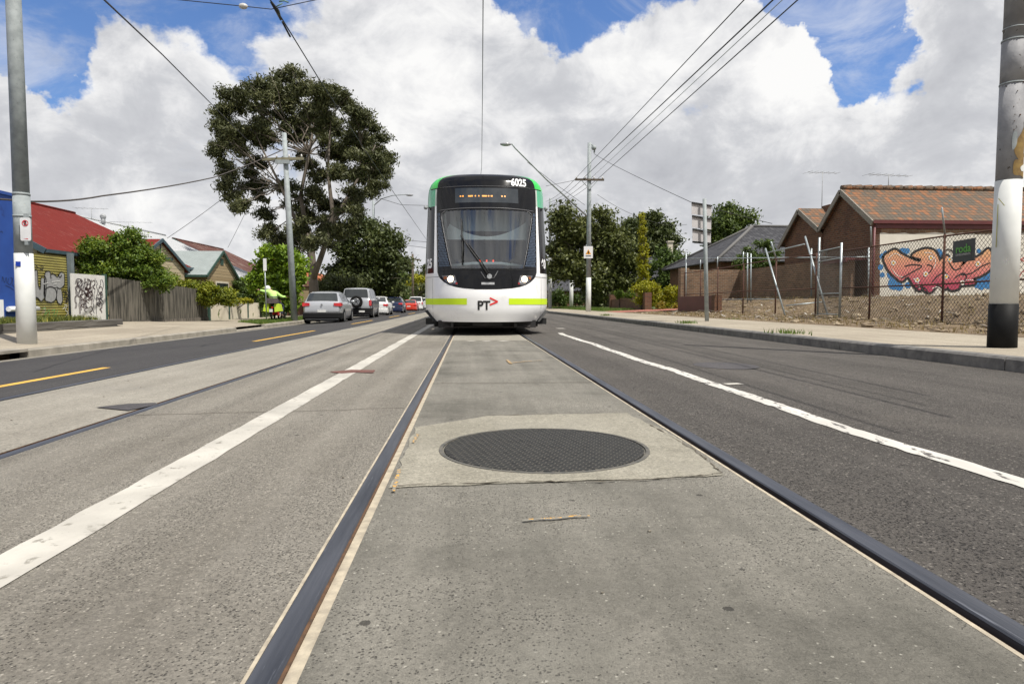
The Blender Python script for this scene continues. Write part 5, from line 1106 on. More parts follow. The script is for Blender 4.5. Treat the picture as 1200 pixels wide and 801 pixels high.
mlines('letter_lines', [[(1056, 326), (1070, 318), (1080, 312), (1070, 310), (1060, 312)], [(1082, 324), (1090, 318), (1092, 312), (1086, 310)], [(1092, 330), (1100, 322), (1108, 320), (1112, 326)], [(1112, 308), (1118, 316), (1126, 314)], [(1126, 322), (1138, 320), (1150, 312), (1160, 308)], [(1103, 300), (1110, 292), (1118, 296)], [(1118, 326), (1128, 320), (1132, 326), (1124, 334)], [(1072, 342), (1076, 336), (1084, 338), (1088, 344)]], 1.5, M_spray, .020)
mb = MB(); mb2 = MB()
for (cx, cy) in [(1047, 308), (1085, 321), (1146, 309), (1113, 304), (1091, 302), (1075, 328), (1128, 331), (1109, 324)]:
    c = aY(cx, cy, YW - .023)
    for r, M_, zo in ((3.0, mb, 0), (1.6, mb2, .002)):
        r *= YW / 800; M_.poly([(c.x + r * math.cos(t) * (1 + .25 * math.cos(5 * t)), c.y - zo, c.z + r * math.sin(t)) for t in np.linspace(0, 2 * math.pi, 20, endpoint=False)])
obj('mural_flower', mb, pm('mural_petal', (.75, .75, .72), None, 3, .7), mu); obj('mural_flower_centre', mb2, pm('mural_yolk', (.75, .40, .03), None, 3, .7), mu)
mlines('mural_scribble', [[(1192, 330), (1198, 318), (1205, 322), (1202, 330)], [(1190, 312), (1196, 304), (1204, 300)], [(1192, 300), (1200, 306), (1210, 302)]], 1.2, pm('spray_red', (.5, .06, .05), None, 4, .6), .01)
# L shaped brick yard wall
yw_ = thing('brick_wall', 'long brown brick yard wall behind the broken galvanised fence', 'wall', (12.5, 35.6, .3))
mb = MB(); mb.box(11.2, 14.3, 35.5, 35.75, .1, 2.42); mb.box(14.3, 14.55, yn + .6, 35.75, .3, 2.40); obj('masonry', mb, M_brickw, yw_)
mb = MB(); mb.box(11.1, 11.55, 35.4, 35.85, .1, 2.50); obj('pier', mb, M_brickw, yw_)
# rust red low wall at the kerb end
lw = thing('painted_wall', 'low wall painted dark rust red at the left end of the wire fence', 'wall', (11, 33, .1))
mb = MB(); mb.box(10.96, 11.2, 30.3, 35.4, .0, 1.0); obj('masonry', mb, pm('rust_red_paint', (.11, .028, .02), (.09, .024, .018), 2, .6), lw)
mb = MB(); mb.box(10.92, 11.26, 29.9, 30.3, .0, 1.04); obj('pier', mb, M_brickd, lw)
# low brick garden wall
gw = thing('brick_wall', 'low dark brick garden wall with a pier beside the golden hedge', 'wall', (11, 46, .1))
yA, yB = aX(759, 360, 11).y, aX(718, 360, 11).y
mb = MB(); mb.box(10.9, 11.12, yA + .5, yB, .0, .95); obj('masonry', mb, M_brickd, gw)
for y in (yA, yB): mb = MB(); mb.box(10.82, 11.25, y, y + .5, .0, 1.32); obj('pier', mb, M_brickd, gw)
# dark tiled house and distant houses
dh = thing('tiled_house', 'house with wide dark grey tiled hip roof behind the brick yard wall', 'house', (24, 50, .2))
def hip_house(h, x0, x1, y0, y1, zb, ze, zr_, rx0, rx1, rm, wm, tm):
    mb = MB(); mb.box(x0 + .5, x1 - .5, y0 + .5, y1 - .5, zb, ze + .1); obj('wall', mb, wm, h); yr = (y0 + y1) / 2
    mb = MB(); A, B_, C_, D = (x0, y0, ze), (x1, y0, ze), (x1, y1, ze), (x0, y1, ze); E_, F_ = (rx0, yr, zr_), (rx1, yr, zr_)
    roof_slab(mb, [A, B_, F_, E_]); roof_slab(mb, [B_, C_, F_]); roof_slab(mb, [C_, D, E_, F_]); roof_slab(mb, [D, A, E_]); rf = obj('roof', mb, rm, h)
    mb = MB()
    for p, q in ((A, E_), (D, E_), (E_, F_), (B_, F_), (C_, F_)): mb.tube([Vector(p) + Vector((0, 0, .03)), Vector(q) + Vector((0, 0, .03))], .11, 6)
    obj('ridge_cap', mb, rm if tm is None else tm, rf); return rf
hip_house(dh, 15.4, 34, 42, 54, .0, 3.3, 6.1, 20.2, 29, M_tileD, M_brickd, pm('ridge_grey', (.13, .125, .12), None, 4, .8))
fh = thing('tiled_house', 'distant house with dark grey roof just right of the tram', 'house', (14, 95, 0))
hip_house(fh, 8.5, 24, 84, 100, -.2, 2.2, 4.2, 13, 19, M_tileD, M_brickd, None)
mb = MB(); mb.box(9.4, 10.8, 84.4, 84.49, .8, 1.9); wn_ = obj('window', mb, M_creamp, fh); mb = MB(); mb.box(9.5, 10.7, 84.38, 84.4, .9, 1.8); obj('pane', mb, M_dkglass, wn_)
ch = thing('tiled_house', 'house hidden in the trees with one cream chimney showing left of the road sign', 'house', (20, 74, 0))
hip_house(ch, 14, 28, 66, 78, 0, 3, 5.5, 19, 23, M_tileD, M_brickd, None); a = aY(785, 285, 70); mb = MB(); mb.box(a.x - .24, a.x + .24, 69.7, 70.2, 4, a.z + .1); mb.box(a.x - .32, a.x + .32, 69.6, 70.3, a.z + .1, a.z + .22); obj('chimney', mb, M_creamp, ch)
a = aY(963, 242, 31); antenna((a.x, 31, a.z - .3), 1.9, 'tall thin tv antenna behind the smaller brick gable', .1, 6, 1.5, .4)
a = aY(1041, 218, ya + .1); antenna((a.x, ya + .1, zA), .62, 'tv antenna on the ridge of the terracotta tiled roof', .15, 7, 1.9, .35)
# ---------------- street side fence: rusty posts and rails
M_rpipe = pm('rusty_pipe', (.11, .045, .028), (.055, .028, .02), 8, .85, .3, 40)
M_gpipe = pm('galvanised_pipe', (.40, .44, .45), (.30, .33, .34), 8, .45, .1, 40, metal=.5)
M_wire = pm('fence_wire', (.06, .05, .045), (.10, .085, .07), 8, .7)
rf_ = thing('wire_fence', 'rusty pipe fence with chain wire along the footpath of the vacant lot', 'fence', (11, 22, .2)); XP = 11.0
px_posts = [802, 821, 841, 871, 909, 956]; px_posts2 = [1019.5, 1105, 1166]
ypost = [aX(p, 340, XP).y for p in px_posts]; ypost2 = [aX(p, 340, XP).y for p in px_posts2] + [12.4, 10.4, 8.4]
for y in ypost + ypost2:
    zg = .18; mb = MB(); mb.tube([(XP, y, zg - .2), (XP, y, 2.25)], .028, 7); obj('post', mb, M_rpipe, rf_)
for z in (2.2, 1.12):
    mb = MB(); ys = [ypost[0]] + sorted(ypost, reverse=True)[1:]; mb.tube([(XP, y, z + random.uniform(-.03, .03)) for y in sorted(ypost, reverse=True)], .02, 6); obj('rail', mb, M_rpipe, rf_)
    mb = MB(); mb.tube([(XP, y, z + random.uniform(-.02, .02)) for y in [aX(985, 330, XP).y] + sorted(ypost2, reverse=True)], .02, 6); obj('rail', mb, M_rpipe, rf_)
def arm(p0, px1, par):
    a = aX(*px1, p0[0]); a = Vector((p0[0] - .25, a.y, a.z)); mb = MB(); mb.tube([p0, a], .02, 6); obj('extension_arm', mb, M_gpipe, par)
arm((XP, ypost2[0], 2.2), (1031, 266), rf_); arm((XP, ypost2[1], 2.25), (1116, 243), rf_)
for p in (871, 841, 821): y = aX(p, 300, XP).y; mb = MB(); mb.tube([(XP, y, 2.2), (XP, y, 2.72)], .022, 6); obj('extension_arm', mb, M_gpipe, rf_)
def chainlink(name, parent, p0, p1, z0, z1, pitch=.115, r=.0052):
    """diamond mesh between two plan points"""
    p0 = Vector((p0[0], p0[1], 0)); p1 = Vector((p1[0], p1[1], 0)); L = (p1 - p0).length; d = (p1 - p0) / L; H = z1 - z0; mb = MB(); q = Vector((-d.y, d.x, 0)) * r
    for sg in (1, -1):
        s = -H
        while s < L:
            a0, b0 = max(s, 0), min(s + H, L)
            if b0 - a0 > .02:
                za = z0 + (a0 - s); zb = z0 + (b0 - s)
                if sg < 0: za, zb = z0 + z1 - za, z0 + z1 - zb
                A = p0 + d * a0 + Vector((0, 0, za)); B_ = p0 + d * b0 + Vector((0, 0, zb)); t = Vector((0, 0, r)) ; mb.tube([A + q * sg, B_ + q * sg], r, 3, False)
            s += pitch
    return obj(name, mb, M_wire, parent)
chainlink('chain_wire', rf_, (XP, aX(985, 330, XP).y), (XP, 9.0), .22, 2.2)
# hoarding sign on the fence
hs_ = thing('developer_sign', 'dark square sign with green and white lettering hung on the wire fence', 'sign', (10.93, 15.2, 1.9))
c0 = aX(1116, 308, 10.93); c1 = aX(1142.5, 278.5, 10.93); zt0, zt1 = aX(1116, 283, 10.93).z, aX(1142.5, 278.5, 10.93).z; zb0, zb1 = aX(1116, 308, 10.93).z, aX(1142.5, 305, 10.93).z
mb = MB(); mb.prism([(10.95, c0.y, zb0), (10.95, c1.y, zb1), (10.95, c1.y, zt1), (10.95, c0.y, zt0)], (-.02, 0, 0)); obj('board', mb, pm('sign_charcoal', (.035, .037, .043), (.05, .05, .055), 2, .5), hs_)
yc = (c0.y + c1.y) / 2; zc_ = (zb0 + zt1) / 2; upv = Vector((0, -(zt0 - zt1) * 0, 1)); rt = Vector((0, c1.y - c0.y, zb1 - zb0)).normalized()
M = wall_M((10.922, yc, zc_ + .04), rt, Vector((0, 0, 1)) - rt * rt.z); textmesh('lettering', 'roda', .25, M, pm('sign_green', (.10, .33, .06), None, 3, .5), hs_, .001, .004, 1.0)
M = wall_M((10.922, yc, zc_ - .085), rt, Vector((0, 0, 1)) - rt * rt.z); textmesh('small_lettering', 'DEVELOPMENTS', .062, M, pm('sign_pale', (.38, .38, .38), None, 3, .5), hs_, .001, .001, 1.0)
# black banner behind the pole
mb = MB(); y0 = aX(1163, 300, 10.9).y; mb.box(10.9, 10.93, y0 - .35, y0, 1.2, 2.15); o = obj('black_board', mb, M_blk2); tag(o, 'tall black board on the wire fence directly behind the striped pole', 'board')
# galvanised gate
gt = thing('mesh_gate', 'galvanised chain wire gate standing open between the rusty fence runs', 'gate', (11, 20.8, .2))
yG0, yG1 = aX(959, 330, 11.15).y, aX(985, 330, 10.85).y
for (x, y, zt) in ((11.15, yG0, 2.75), (10.85, yG1, 2.42)): mb = MB(); mb.tube([(x, y, .1), (x, y, zt)], .035, 8); obj('post', mb, M_gpipe, gt)
za = 2.42
for z in (2.30, 1.98, .32, .95): mb = MB(); mb.tube([(11.15, yG0, z), (10.85, yG1, z)], .018, 6); obj('rail', mb, M_gpipe, gt)
chainlink('chain_wire', gt, (11.15, yG0), (10.85, yG1), .32, 2.3, .10)
# rear galvanised fence
gf = thing('pipe_fence', 'galvanised pipe fence frame without mesh in front of the yard wall', 'fence', (13, 28, .5))
P0, P1 = aY(803, 303, 34.5), aY(1020, 301, 24.3)
for z0_, nm in ((None, 'rail'),):
    mb = MB(); mb.tube([P0, P1], .024, 6); obj('rail', mb, M_gpipe, gf)
    mb = MB(); mb.tube([aY(846, 351, 32), aY(1018, 349.5, 24.3)], .024, 6); obj('rail', mb, M_gpipe, gf)
for px, pt, pb, Y in ((804, 296, 355, 34.4), (876, 296, 352, 30.5), (880, 297, 352, 30.3), (951, 291, 353, 27), (1018, 290, 350, 24.4)):
    mb = MB(); mb.tube([aY(px, pb, Y) - Vector((0, 0, .2)), aY(px, pt, Y)], .032, 7); obj('post', mb, M_gpipe, gf)
def pipe(label, a, b_, Ya, Yb, r=.03):
    p = aY(*b_, Yb); q = aY(*a, Ya); mb = MB(); mb.tube([p - (q - p).normalized() * .1, q], r, 8); o = obj('leaning_pipe', mb, M_gpipe); tag(o, label, 'pipe'); return o
pipe('long leaning galvanised pipe standing farthest left of the gate', (897, 291), (919, 366), 24, 22.5)
pipe('galvanised pipe leaning from the fence rail by the gate down to the dirt', (943.5, 277), (969, 366), 22, 20.6)
pipe('short tilted galvanised pipe stub above the rusty rail', (903.5, 283), (909.5, 303), 24, 24.2)
pipe('thin galvanised bar rising from the tilted stub to the gate', (943, 286), (900, 296), 22.5, 24.2, .022)
pipe('dark bent bar lying low between the leaning pipes', (921, 358), (960, 354), 22.6, 22.4, .02)
# rubble
mb = MB(); M_rub = pm('rubble_mix', (.36, .29, .20), (.17, .125, .08), 3.0, .95, .5, 20)
for i in range(900):
    x = 8.3 + abs(random.gauss(0, 1)) * 2.2 if i % 2 else random.uniform(9.5, 15); y = random.uniform(9, 35); r = random.uniform(.015, .06) * (1.9 if random.random() < .07 else 1)
    if x > 14.2 and y > yn - .3: continue
    b0 = len(mb.v); mb.sphere((0, 0, 0), r, 6, 4, (random.uniform(.8, 1.6), random.uniform(.8, 1.6), random.uniform(.4, .8)))
    for j in range(b0, len(mb.v)): mb.v[j] = tuple(c_ + random.uniform(-.2, .2) * r for c_ in mb.v[j])
    mb.xf(Matrix.Translation((x, y, lz(x, y) + r * .25)) @ Matrix.Rotation(random.uniform(0, 6), 4, 'Z'), b0)
for i in range(len(mb.sm)): mb.sm[i] = False
o = obj('rubble', mb, M_rub); tag(o, 'broken concrete and stone rubble scattered over the vacant lot', 'rubble', kind='stuff')
mb = MB()
for i in range(120):
    x = random.uniform(8.4, 14); y = random.uniform(11, 33); z = lz(x, y) + .03; a = random.uniform(0, 3.1); L = random.uniform(.1, .45)
    mb.bar((x, y, z), (x + L * math.cos(a), y + L * math.sin(a), z + random.uniform(0, .08)), random.uniform(.02, .06), .012)
o = obj('debris', mb, pm('debris_mix', (.45, .42, .37), (.10, .07, .05), 1.5, .9)); tag(o, 'splinters, wrappers and sticks littering the dirt by the fence', 'debris', kind='stuff')
# ================================================================ POLES, WIRES, SIGNS
random.seed(31)
M_galv = pm('galvanised_pole', (.33, .36, .365), (.24, .265, .27), 6, .6, .2, 50, spec=.3, c3=(.12, .13, .13), s3=14, t3=(.6, .75))
M_polew = pm('pole_white', (.66, .67, .65), (.58, .59, .57), 3, .55, .05, c3=(.36, .35, .32), s3=9, t3=(.68, .74), spec=.25)
M_poleb = pm('pole_black', (.006, .006, .006), (.010, .010, .010), 6, .6, spec=.15)
M_timb = pm('pole_timber', (.12, .095, .07), (.08, .062, .045), 4, .9, .4, 20, stretch=(1, 1, .1))
M_cable = pm('cable_black', (.012, .012, .013), None, 4, .6)
M_ins = pm('insulator', (.55, .53, .5), None, 4, .3)
def pole(name, label, base, segs, extra=None, cat='pole', n=20):
    """segs: (z0,z1,r0,r1,mat,partname)"""
    t = thing(name, label, cat, base); b_ = Vector(base)
    for (z0, z1, r0, r1, m_, pn) in segs:
        mb = MB(); mb.tube([b_ + Vector((0, 0, z0)), b_ + Vector((0, 0, (z0 + z1) / 2)), b_ + Vector((0, 0, z1))], [r0, (r0 + r1) / 2, r1], n); obj(pn, mb, m_, t)
    return t
lpB = aZ(32, 404.5, -.175); s = lpB.y / 800
zz1 = aY(25, 297, lpB.y).z - lpB.z; zj = aY(20, 228, lpB.y).z - lpB.z
lp = pole('tram_pole', 'tall galvanised pole with white painted foot at the left kerb beside the drain', lpB, [(-.1, zz1, .172, .162, M_polew, 'painted_foot'), (zz1, zj, .158, .146, M_galv, 'shaft'), (zj, 8.6, .142, .125, M_galv, 'shaft'), (zj - .015, zj + .03, .152, .152, M_galv, 'joint')])
mb = MB(); a = aY(21, 309, lpB.y - .165); mb.box(a.x - .04, a.x + .05, a.y - .006, a.y + .005, a.z - .045, a.z + .045); obj('blue_sticker', mb, pm('sticker_blue', (.01, .05, .42), None, 3, .5), lp)
mb = MB(); mb.tube([lpB + Vector((0, 0, -.02)), lpB + Vector((0, 0, .012))], [.20, .18], 20); obj('foot_ring', mb, M_blk2, lp)
# no stopping sign on it
a0 = aY(23, 255, lpB.y - .2); a1 = aY(36.5, 282, lpB.y - .2); cx, cz = (a0.x + a1.x) / 2, (a0.z + a1.z) / 2; hw, hh = (a1.x - a0.x) / 2, (a0.z - a1.z) / 2; yS = lpB.y - .2
ns = thing('no_stopping_sign', 'small white no stopping sign with red circle strapped to the left pole', 'sign', (cx, yS, cz))
def rrect(cx, cz, hw, hh, r, y):
    P = []
    for sx, sz, a in ((1, 1, 0), (-1, 1, 90), (-1, -1, 180), (1, -1, 270)):
        for k in range(5): t = R(a + k * 22.5); P.append((cx + sx * (hw - r) + r * math.cos(t), y, cz + sz * (hh - r) + r * math.sin(t)))
    return P
M_signw = pm('sign_white', (.78, .78, .78), None, 3, .4); M_signr = pm('sign_red', (.62, .02, .03), None, 3, .4); M_signb = pm('sign_black', (.012, .012, .012), None, 3, .5); M_alu = pm('sign_back', (.48, .46, .46), (.40, .385, .39), 3, .6, metal=.0)
mb = MB(); mb.prism(rrect(cx, cz, hw, hh, .03, yS), (0, .004, 0)); pl = obj('plate', mb, M_signw, ns)
def ring_(name, c, r0, r1, y, m, par, n=28, d=(0, -1, 0)):
    mb = MB(); R0 = [(c[0] + r0 * math.cos(t), y, c[1] + r0 * math.sin(t)) for t in np.linspace(0, 2 * math.pi, n + 1)]; R1 = [(c[0] + r1 * math.cos(t), y, c[1] + r1 * math.sin(t)) for t in np.linspace(0, 2 * math.pi, n + 1)]; mb.grid([R0, R1], False); return obj(name, mb, m, par)
cc = (cx, cz + hh * .52); rr_ = hw * .62
ring_('red_ring', cc, rr_ * .76, rr_, yS - .004, M_signr, pl)
textmesh('letter_s', 'S', rr_ * 1.55, wall_M((cc[0], yS - .003, cc[1]), (1, 0, 0), (0, 0, 1)), M_signb, ns, .001, .006)
mb = MB(); mb.bar((cc[0] - rr_ * .6, yS - .006, cc[1] + rr_ * .6), (cc[0] + rr_ * .6, yS - .006, cc[1] - rr_ * .6), .003, rr_ * .2, up=(1, 0, 1)); obj('red_slash', mb, M_signr, pl)
mb = MB(); mb.prism([(cx - hw * .5, yS - .003, cz - hh * .84), (cx + hw * .45, yS - .003, cz - hh * .80), (cx + hw * .45, yS - .003, cz - hh * .88)], (0, .001, 0)); obj('red_arrow', mb, M_signr, pl)
mb = MB(); mb.tube([(lpB.x, lpB.y, cz + .25), (lpB.x, lpB.y, cz + .29)], .158, 16); mb.box(cx - .03, cx + .03, yS + .004, yS + .07, cz - .3, cz + .3); obj('strap', mb, M_galv, ns)
# right pole
rpB = aZ(1174, 407, .115); sY = rpB.y
zb1 = aY(1175, 356, sY).z - rpB.z; zb2 = aY(1181, 212, sY).z - rpB.z; zb3 = aY(1184, 99, sY).z - rpB.z; zb4 = aY(1186, 48, sY).z - rpB.z; zb5 = aY(1186, 34, sY).z - rpB.z
M_peel = pm('pole_peeling', (.30, .30, .31), (.20, .20, .21), 4, .6, .3, 30, spec=.25, c3=(.04, .03, .02), s3=14, t3=(.62, .70))
rp = pole('tram_pole', 'thick pole with black foot and white band at the right edge of the picture', rpB, [(-.1, zb1, .158, .155, M_poleb, 'black_foot'), (zb1, zb2, .150, .140, M_polew, 'white_band'), (zb2, zb3, .136, .133, M_peel, 'shaft'), (zb3, zb4, .131, .129, M_peel, 'shaft'), (zb4, 7.5, .118, .105, M_peel, 'shaft'), (zb3 - .008, zb3 + .008, .138, .138, M_galv, 'band'), (zb4 - .008, zb4 + .008, .134, .134, M_galv, 'band'), (zb5 - .006, zb5 + .006, .123, .123, M_galv, 'band')], n=32)
mb = MB()
def onpole(px, py, r):
    t = (px - 1183) / 14.0; t = max(-.98, min(.98, t)); z = aY(1183, py, sY).z; return Vector((rpB.x + r * t, rpB.y - r * math.sqrt(1 - t * t), z))
M_ochre = pm('ochre_stain', (.26, .17, .05), (.15, .09, .03), 12, .8)
def peel(name, pts, m, r, lift):
    Q = catmull([Vector((a_, b_, 0)) for a_, b_ in pts], 6, True); c = sum(Q, Vector()) / len(Q); mb = MB(); rows = []
    for k in range(6): rows.append([onpole(c.x + (q.x - c.x) * (k / 5 + .001), c.y + (q.y - c.y) * (k / 5 + .001), r + lift) for q in Q])
    mb.grid(rows, True, close=True); return obj(name, mb, m, rp)
peel('ochre_patch', [(1180, 168), (1186, 158), (1193, 148), (1197, 160), (1196, 178), (1197, 192), (1190, 196), (1183, 190), (1178, 180)], M_ochre, .137, .003)
peel('ochre_patch', [(1179, 190), (1190, 194), (1197, 198), (1196, 210), (1186, 208), (1178, 206)], M_ochre, .138, .003)
peel('peeled_paint', [(1190, 145), (1195, 143), (1196, 158), (1192, 154)], M_polew, .137, .006)
peel('peeled_paint', [(1192, 176), (1197, 178), (1196, 186), (1191, 182)], M_polew, .137, .006)
peel('peeled_paint', [(1186, 198), (1195, 194), (1197, 200), (1188, 203)], M_polew, .138, .006)
peel('peeled_paint', [(1176, 160), (1180, 158), (1180, 172), (1176, 178)], M_galv, .137, .005)
mb = MB()
for (a_, b_) in ((1181, 84), (1186, 82), (1189, 62), (1192, 90), (1176, 128), (1177, 145), (1177, 155), (1186, 100), (1179, 110), (1183, 138), (1171, 300), (1176, 262), (1172, 336)):
    mb.sphere(onpole(a_, b_, .137), random.uniform(.005, .011), 6, 4)
obj('staple', mb, M_rust, rp)
mb = MB(); mb.tube([onpole(1170 + k, 236 + k * 3, .146) for k in (-1, 2)] , .004, 4); mb.tube([onpole(1168, 240, .15), onpole(1167, 262, .152), onpole(1168, 290, .154)], .004, 4); obj('cut_cable_tie', mb, pm('tie_yellow', (.45, .42, .08), None, 3, .5), rp)
# utility poles
def cross(t, p, w_, m=M_timb, dirv=(1, 0, 0), ht=.12, ins=4):
    d = Vector(dirv); p = Vector(p); mb = MB(); mb.bar(p - d * w_ / 2 + Vector((0, -.14, 0)), p + d * w_ / 2 + Vector((0, -.14, 0)), .10, ht); ca = obj('crossarm', mb, m, t)
    for i in range(ins):
        q = p + d * (w_ * (i / (ins - 1) - .5) * .9) + Vector((0, -.14, ht / 2)); mb = MB(); mb.tube([q, q + Vector((0, 0, .06)), q + Vector((0, 0, .14))], [.03, .045, .025], 8); obj('insulator', mb, M_ins, ca)
    return ca
upB = aZ(689.5, 365, .13); sY = upB.y
h = lambda y, Y: aY(600, y, Y).z
zt, zc1, zw, = h(166, sY), h(210, sY), h(325, sY)
up = pole('power_pole', 'galvanised power pole carrying the warning sign on the right footpath', upB, [(-.1, zw - upB.z, .165, .155, M_polew, 'painted_foot'), (zw - upB.z, zt - upB.z, .150, .115, M_galv, 'shaft')])
cross(up, (upB.x, sY, zc1), 34 * sY / 800, ins=4)
mb = MB(); mb.bar((upB.x - .5, sY - .16, zc1 - .05), (upB.x, sY - .16, zc1 - .6), .04, .04); mb.bar((upB.x + .5, sY - .16, zc1 - .05), (upB.x, sY - .16, zc1 - .6), .04, .04); obj('brace', mb, M_galv, up)
mb = MB(); mb.tube([(upB.x + .12, sY, zt - .1), (upB.x + .35, sY, zt - .25), (upB.x + .3, sY, zt - .6)], .05, 8); mb.sphere((upB.x + .28, sY, zt - .3), .16, 10, 6); obj('cable_bracket', mb, M_galv, up)
# outreach arm and luminaire
A = Vector((upB.x - .1, sY, h(253, sY))); Bp = aY(600, 170, sY - 3.5); Cp = aY(604, 174, sY - 3.6)
mb = MB(); mb.tube([A, aY(640, 210, sY - 1.8), Cp, aY(600, 169, sY - 3.6), aY(595, 168, sY - 3.6)], [.05, .045, .04, .04, .035], 8); am = obj('outreach_arm', mb, M_galv, up)
c = aY(592.5, 169, sY - 3.6); mb = MB(); mb.sphere(c, .32, 12, 8, (1, .5, .35)); obj('luminaire', mb, pm('lamp_glass', (.35, .36, .38), (.28, .28, .3), 6, .2), am)
# warning sign
ws = aY(689.5, 295.5, sY - .2); wsn = thing('warning_sign', 'white tram warning sign with orange triangle on the right power pole', 'sign', ws); hw, hh = 5.3 * sY / 800, 7.0 * sY / 800
mb = MB(); mb.prism(rrect(ws.x, ws.z, hw, hh, .03, ws.y), (0, .01, 0)); pl = obj('plate', mb, M_signw, wsn)
mb = MB(); mb.prism([(ws.x - hw * .62, ws.y - .004, ws.z - hh * .35), (ws.x + hw * .62, ws.y - .004, ws.z - hh * .35), (ws.x, ws.y - .004, ws.z + hh * .50)], (0, .002, 0)); obj('triangle', mb, pm('sign_orange', (.75, .33, .02), None, 3, .5), pl)
mb = MB(); mb.bar((ws.x, ws.y - .008, ws.z - hh * .22), (ws.x, ws.y - .008, ws.z + hh * .18), .07, .003, up=(0, 1, 0)); obj('symbol', mb, M_signb, pl)
mb = MB(); mb.bar((ws.x - hw * .6, ws.y - .004, ws.z - hh * .62), (ws.x + hw * .6, ws.y - .004, ws.z - hh * .62), .003, .05); obj('caption', mb, M_signb, pl)
# far poles
b2 = aZ(644.5, 361.5, .12); b2 = Vector((b2.x, b2.y, .12)); b2 = aY(644.5, 361, 66); b2.z = .1
pole('power_pole', 'white footed pole just right of the tram, farther than the warning sign pole', b2, [(-.2, h(303, 66), .17, .16, M_polew, 'painted_foot'), (h(303, 66), h(233, 66), .15, .12, M_galv, 'shaft')])
b3 = aY(669.5, 358, 70); b3.z = .1
pole('power_pole', 'white painted pole foot under the crown of the broad dark tree', b3, [(-.2, h(330, 70), .20, .19, M_polew, 'painted_foot'), (h(330, 70), 9, .18, .13, M_galv, 'shaft')])
b4 = aY(762.5, 340, 90); b4.z = 0; pole('power_pole', 'weathered pole top rising from the trees right of the golden conifer', b4, [(0, h(250, 90), .2, .16, M_polew, 'shaft')])
# left poles
b5 = Vector((aY(345, 374, 33).x, 33, -.18)); p5 = thing('power_pole', 'galvanised power pole rising from the street tree in front of the eucalyptus', 'pole', b5)
tp = aY(332.5, 156, 33); tp.x = (tp.x + b5.x) / 2 * 1.0 - .22; tp2 = aY(333, 156, 33)
mb = MB(); mb.tube([b5 - Vector((0, 0, .1)), b5.lerp(tp2, .5), tp2], [.16, .135, .105], 16); obj('shaft', mb, M_galv, p5)
cc_ = aY(332.5, 187, 33); cross(p5, cc_, 46 * 33 / 800, pm('arm_pale', (.22, .20, .13), (.15, .14, .09), 4, .8), (1, 0, .03)); mb = MB(); mb.box(cc_.x - .35, cc_.x + .3, cc_.y - .22, cc_.y - .10, cc_.z - .22, cc_.z - .05); obj('bracket', mb, M_galv, p5)
b6 = aY(484, 361, 100); b6.z = -.3; p6 = pole('power_pole', 'brown timber power pole far down the left side above the white cars', b6, [(-.2, h(298, 100) + .3, .20, .15, M_timb, 'shaft')]); cross(p6, (b6.x, 100, h(304.5, 100)), 17 * 100 / 800, ins=3, ht=.16)
b7 = aY(439, 370, 66); b7.z = -.3; p7 = pole('street_lamp', 'grey street lamp rising behind the dark tree right of the eucalyptus', b7, [(-.2, h(237, 66) + .3, .17, .12, M_galv, 'shaft')], cat='street lamp')
mb = MB(); mb.tube([aY(439, 240, 66), aY(447, 233, 65), aY(460, 229, 64), aY(476, 228, 63.5)], [.05, .045, .04, .035], 6); am = obj('outreach_arm', mb, M_galv, p7); mb = MB(); mb.sphere(aY(480, 228.5, 63.5), .36, 10, 6, (1, .5, .3)); obj('luminaire', mb, _M['lamp_glass'], am)
# thin sign post left
b8 = Vector((aY(312.5, 374, 32).x, 32, -.18)); t8 = thing('parking_sign', 'thin grey post with a small white sign seen edge on beside the street tree', 'sign', b8)
tp = aY(310, 303, 32); mb = MB(); mb.tube([b8 - Vector((0, 0, .1)), tp], .028, 8); obj('post', mb, M_gpipe, t8); mb = MB(); a = aY(310.3, 310, 31.96); mb.box(a.x - .07, a.x + .08, a.y - .012, a.y, a.z - .28, a.z + .28); obj('plate', mb, M_signw, t8)
b9 = aY(468.5, 367, 72); b9.z = -.25; t9 = thing('parking_sign', 'white parking sign with red letters beyond the dark blue car', 'sign', b9); a = aY(468.5, 338, 72)
mb = MB(); mb.tube([b9, a], .035, 6); obj('post', mb, M_gpipe, t9); mb = MB(); mb.box(a.x - .26, a.x + .26, 71.9, 71.93, a.z - .3, a.z + .32); pl = obj('plate', mb, M_signw, t9); ring_('red_ring', (a.x, a.z + .1), .10, .15, 71.895, M_signr, pl); mb = MB(); mb.box(a.x - .17, a.x + .17, 71.89, 71.9, a.z - .2, a.z - .12); obj('red_band', mb, M_signr, pl)
# road sign seen from behind
rsB = aZ(828.5, 376, .13); rs = thing('road_sign', 'tall grey sign post with three stacked direction boards seen from behind', 'sign', rsB); YB = rsB.y
tp = aY(825.5, 233, YB); mb = MB(); mb.tube([rsB - Vector((0, 0, .05)), tp], [.062, .055], 12); obj('post', mb, M_galv, rs)
for i in range(3):
    z0, z1 = 237 + i * 15.6, 250.8 + i * 15.6; P = []
    dx = -.4 + i * .3
    A0, A1, A2, A3 = aY(812 + i * .5, z1 - .5, YB - .15), aY(835.5 - i * .4, z1 + 2, YB + .25), aY(835.5 - i * .4, z0 + 2.4, YB + .25), aY(812 + i * .5, z0 - 1.5, YB - .15)
    # boards sit on the far side of the post
    off = Vector((0, .12, 0)); mb = MB(); mb.prism([q + off for q in (A0, A1, A2, A3)], (0, .006, 0)); bd = obj('board', mb, M_alu, rs)
    mb = MB(); mb.bar(A3 + Vector((0, .09, -.035)), A2 + Vector((0, .09, -.035)), .03, .045); obj('channel', mb, M_blk2, bd)
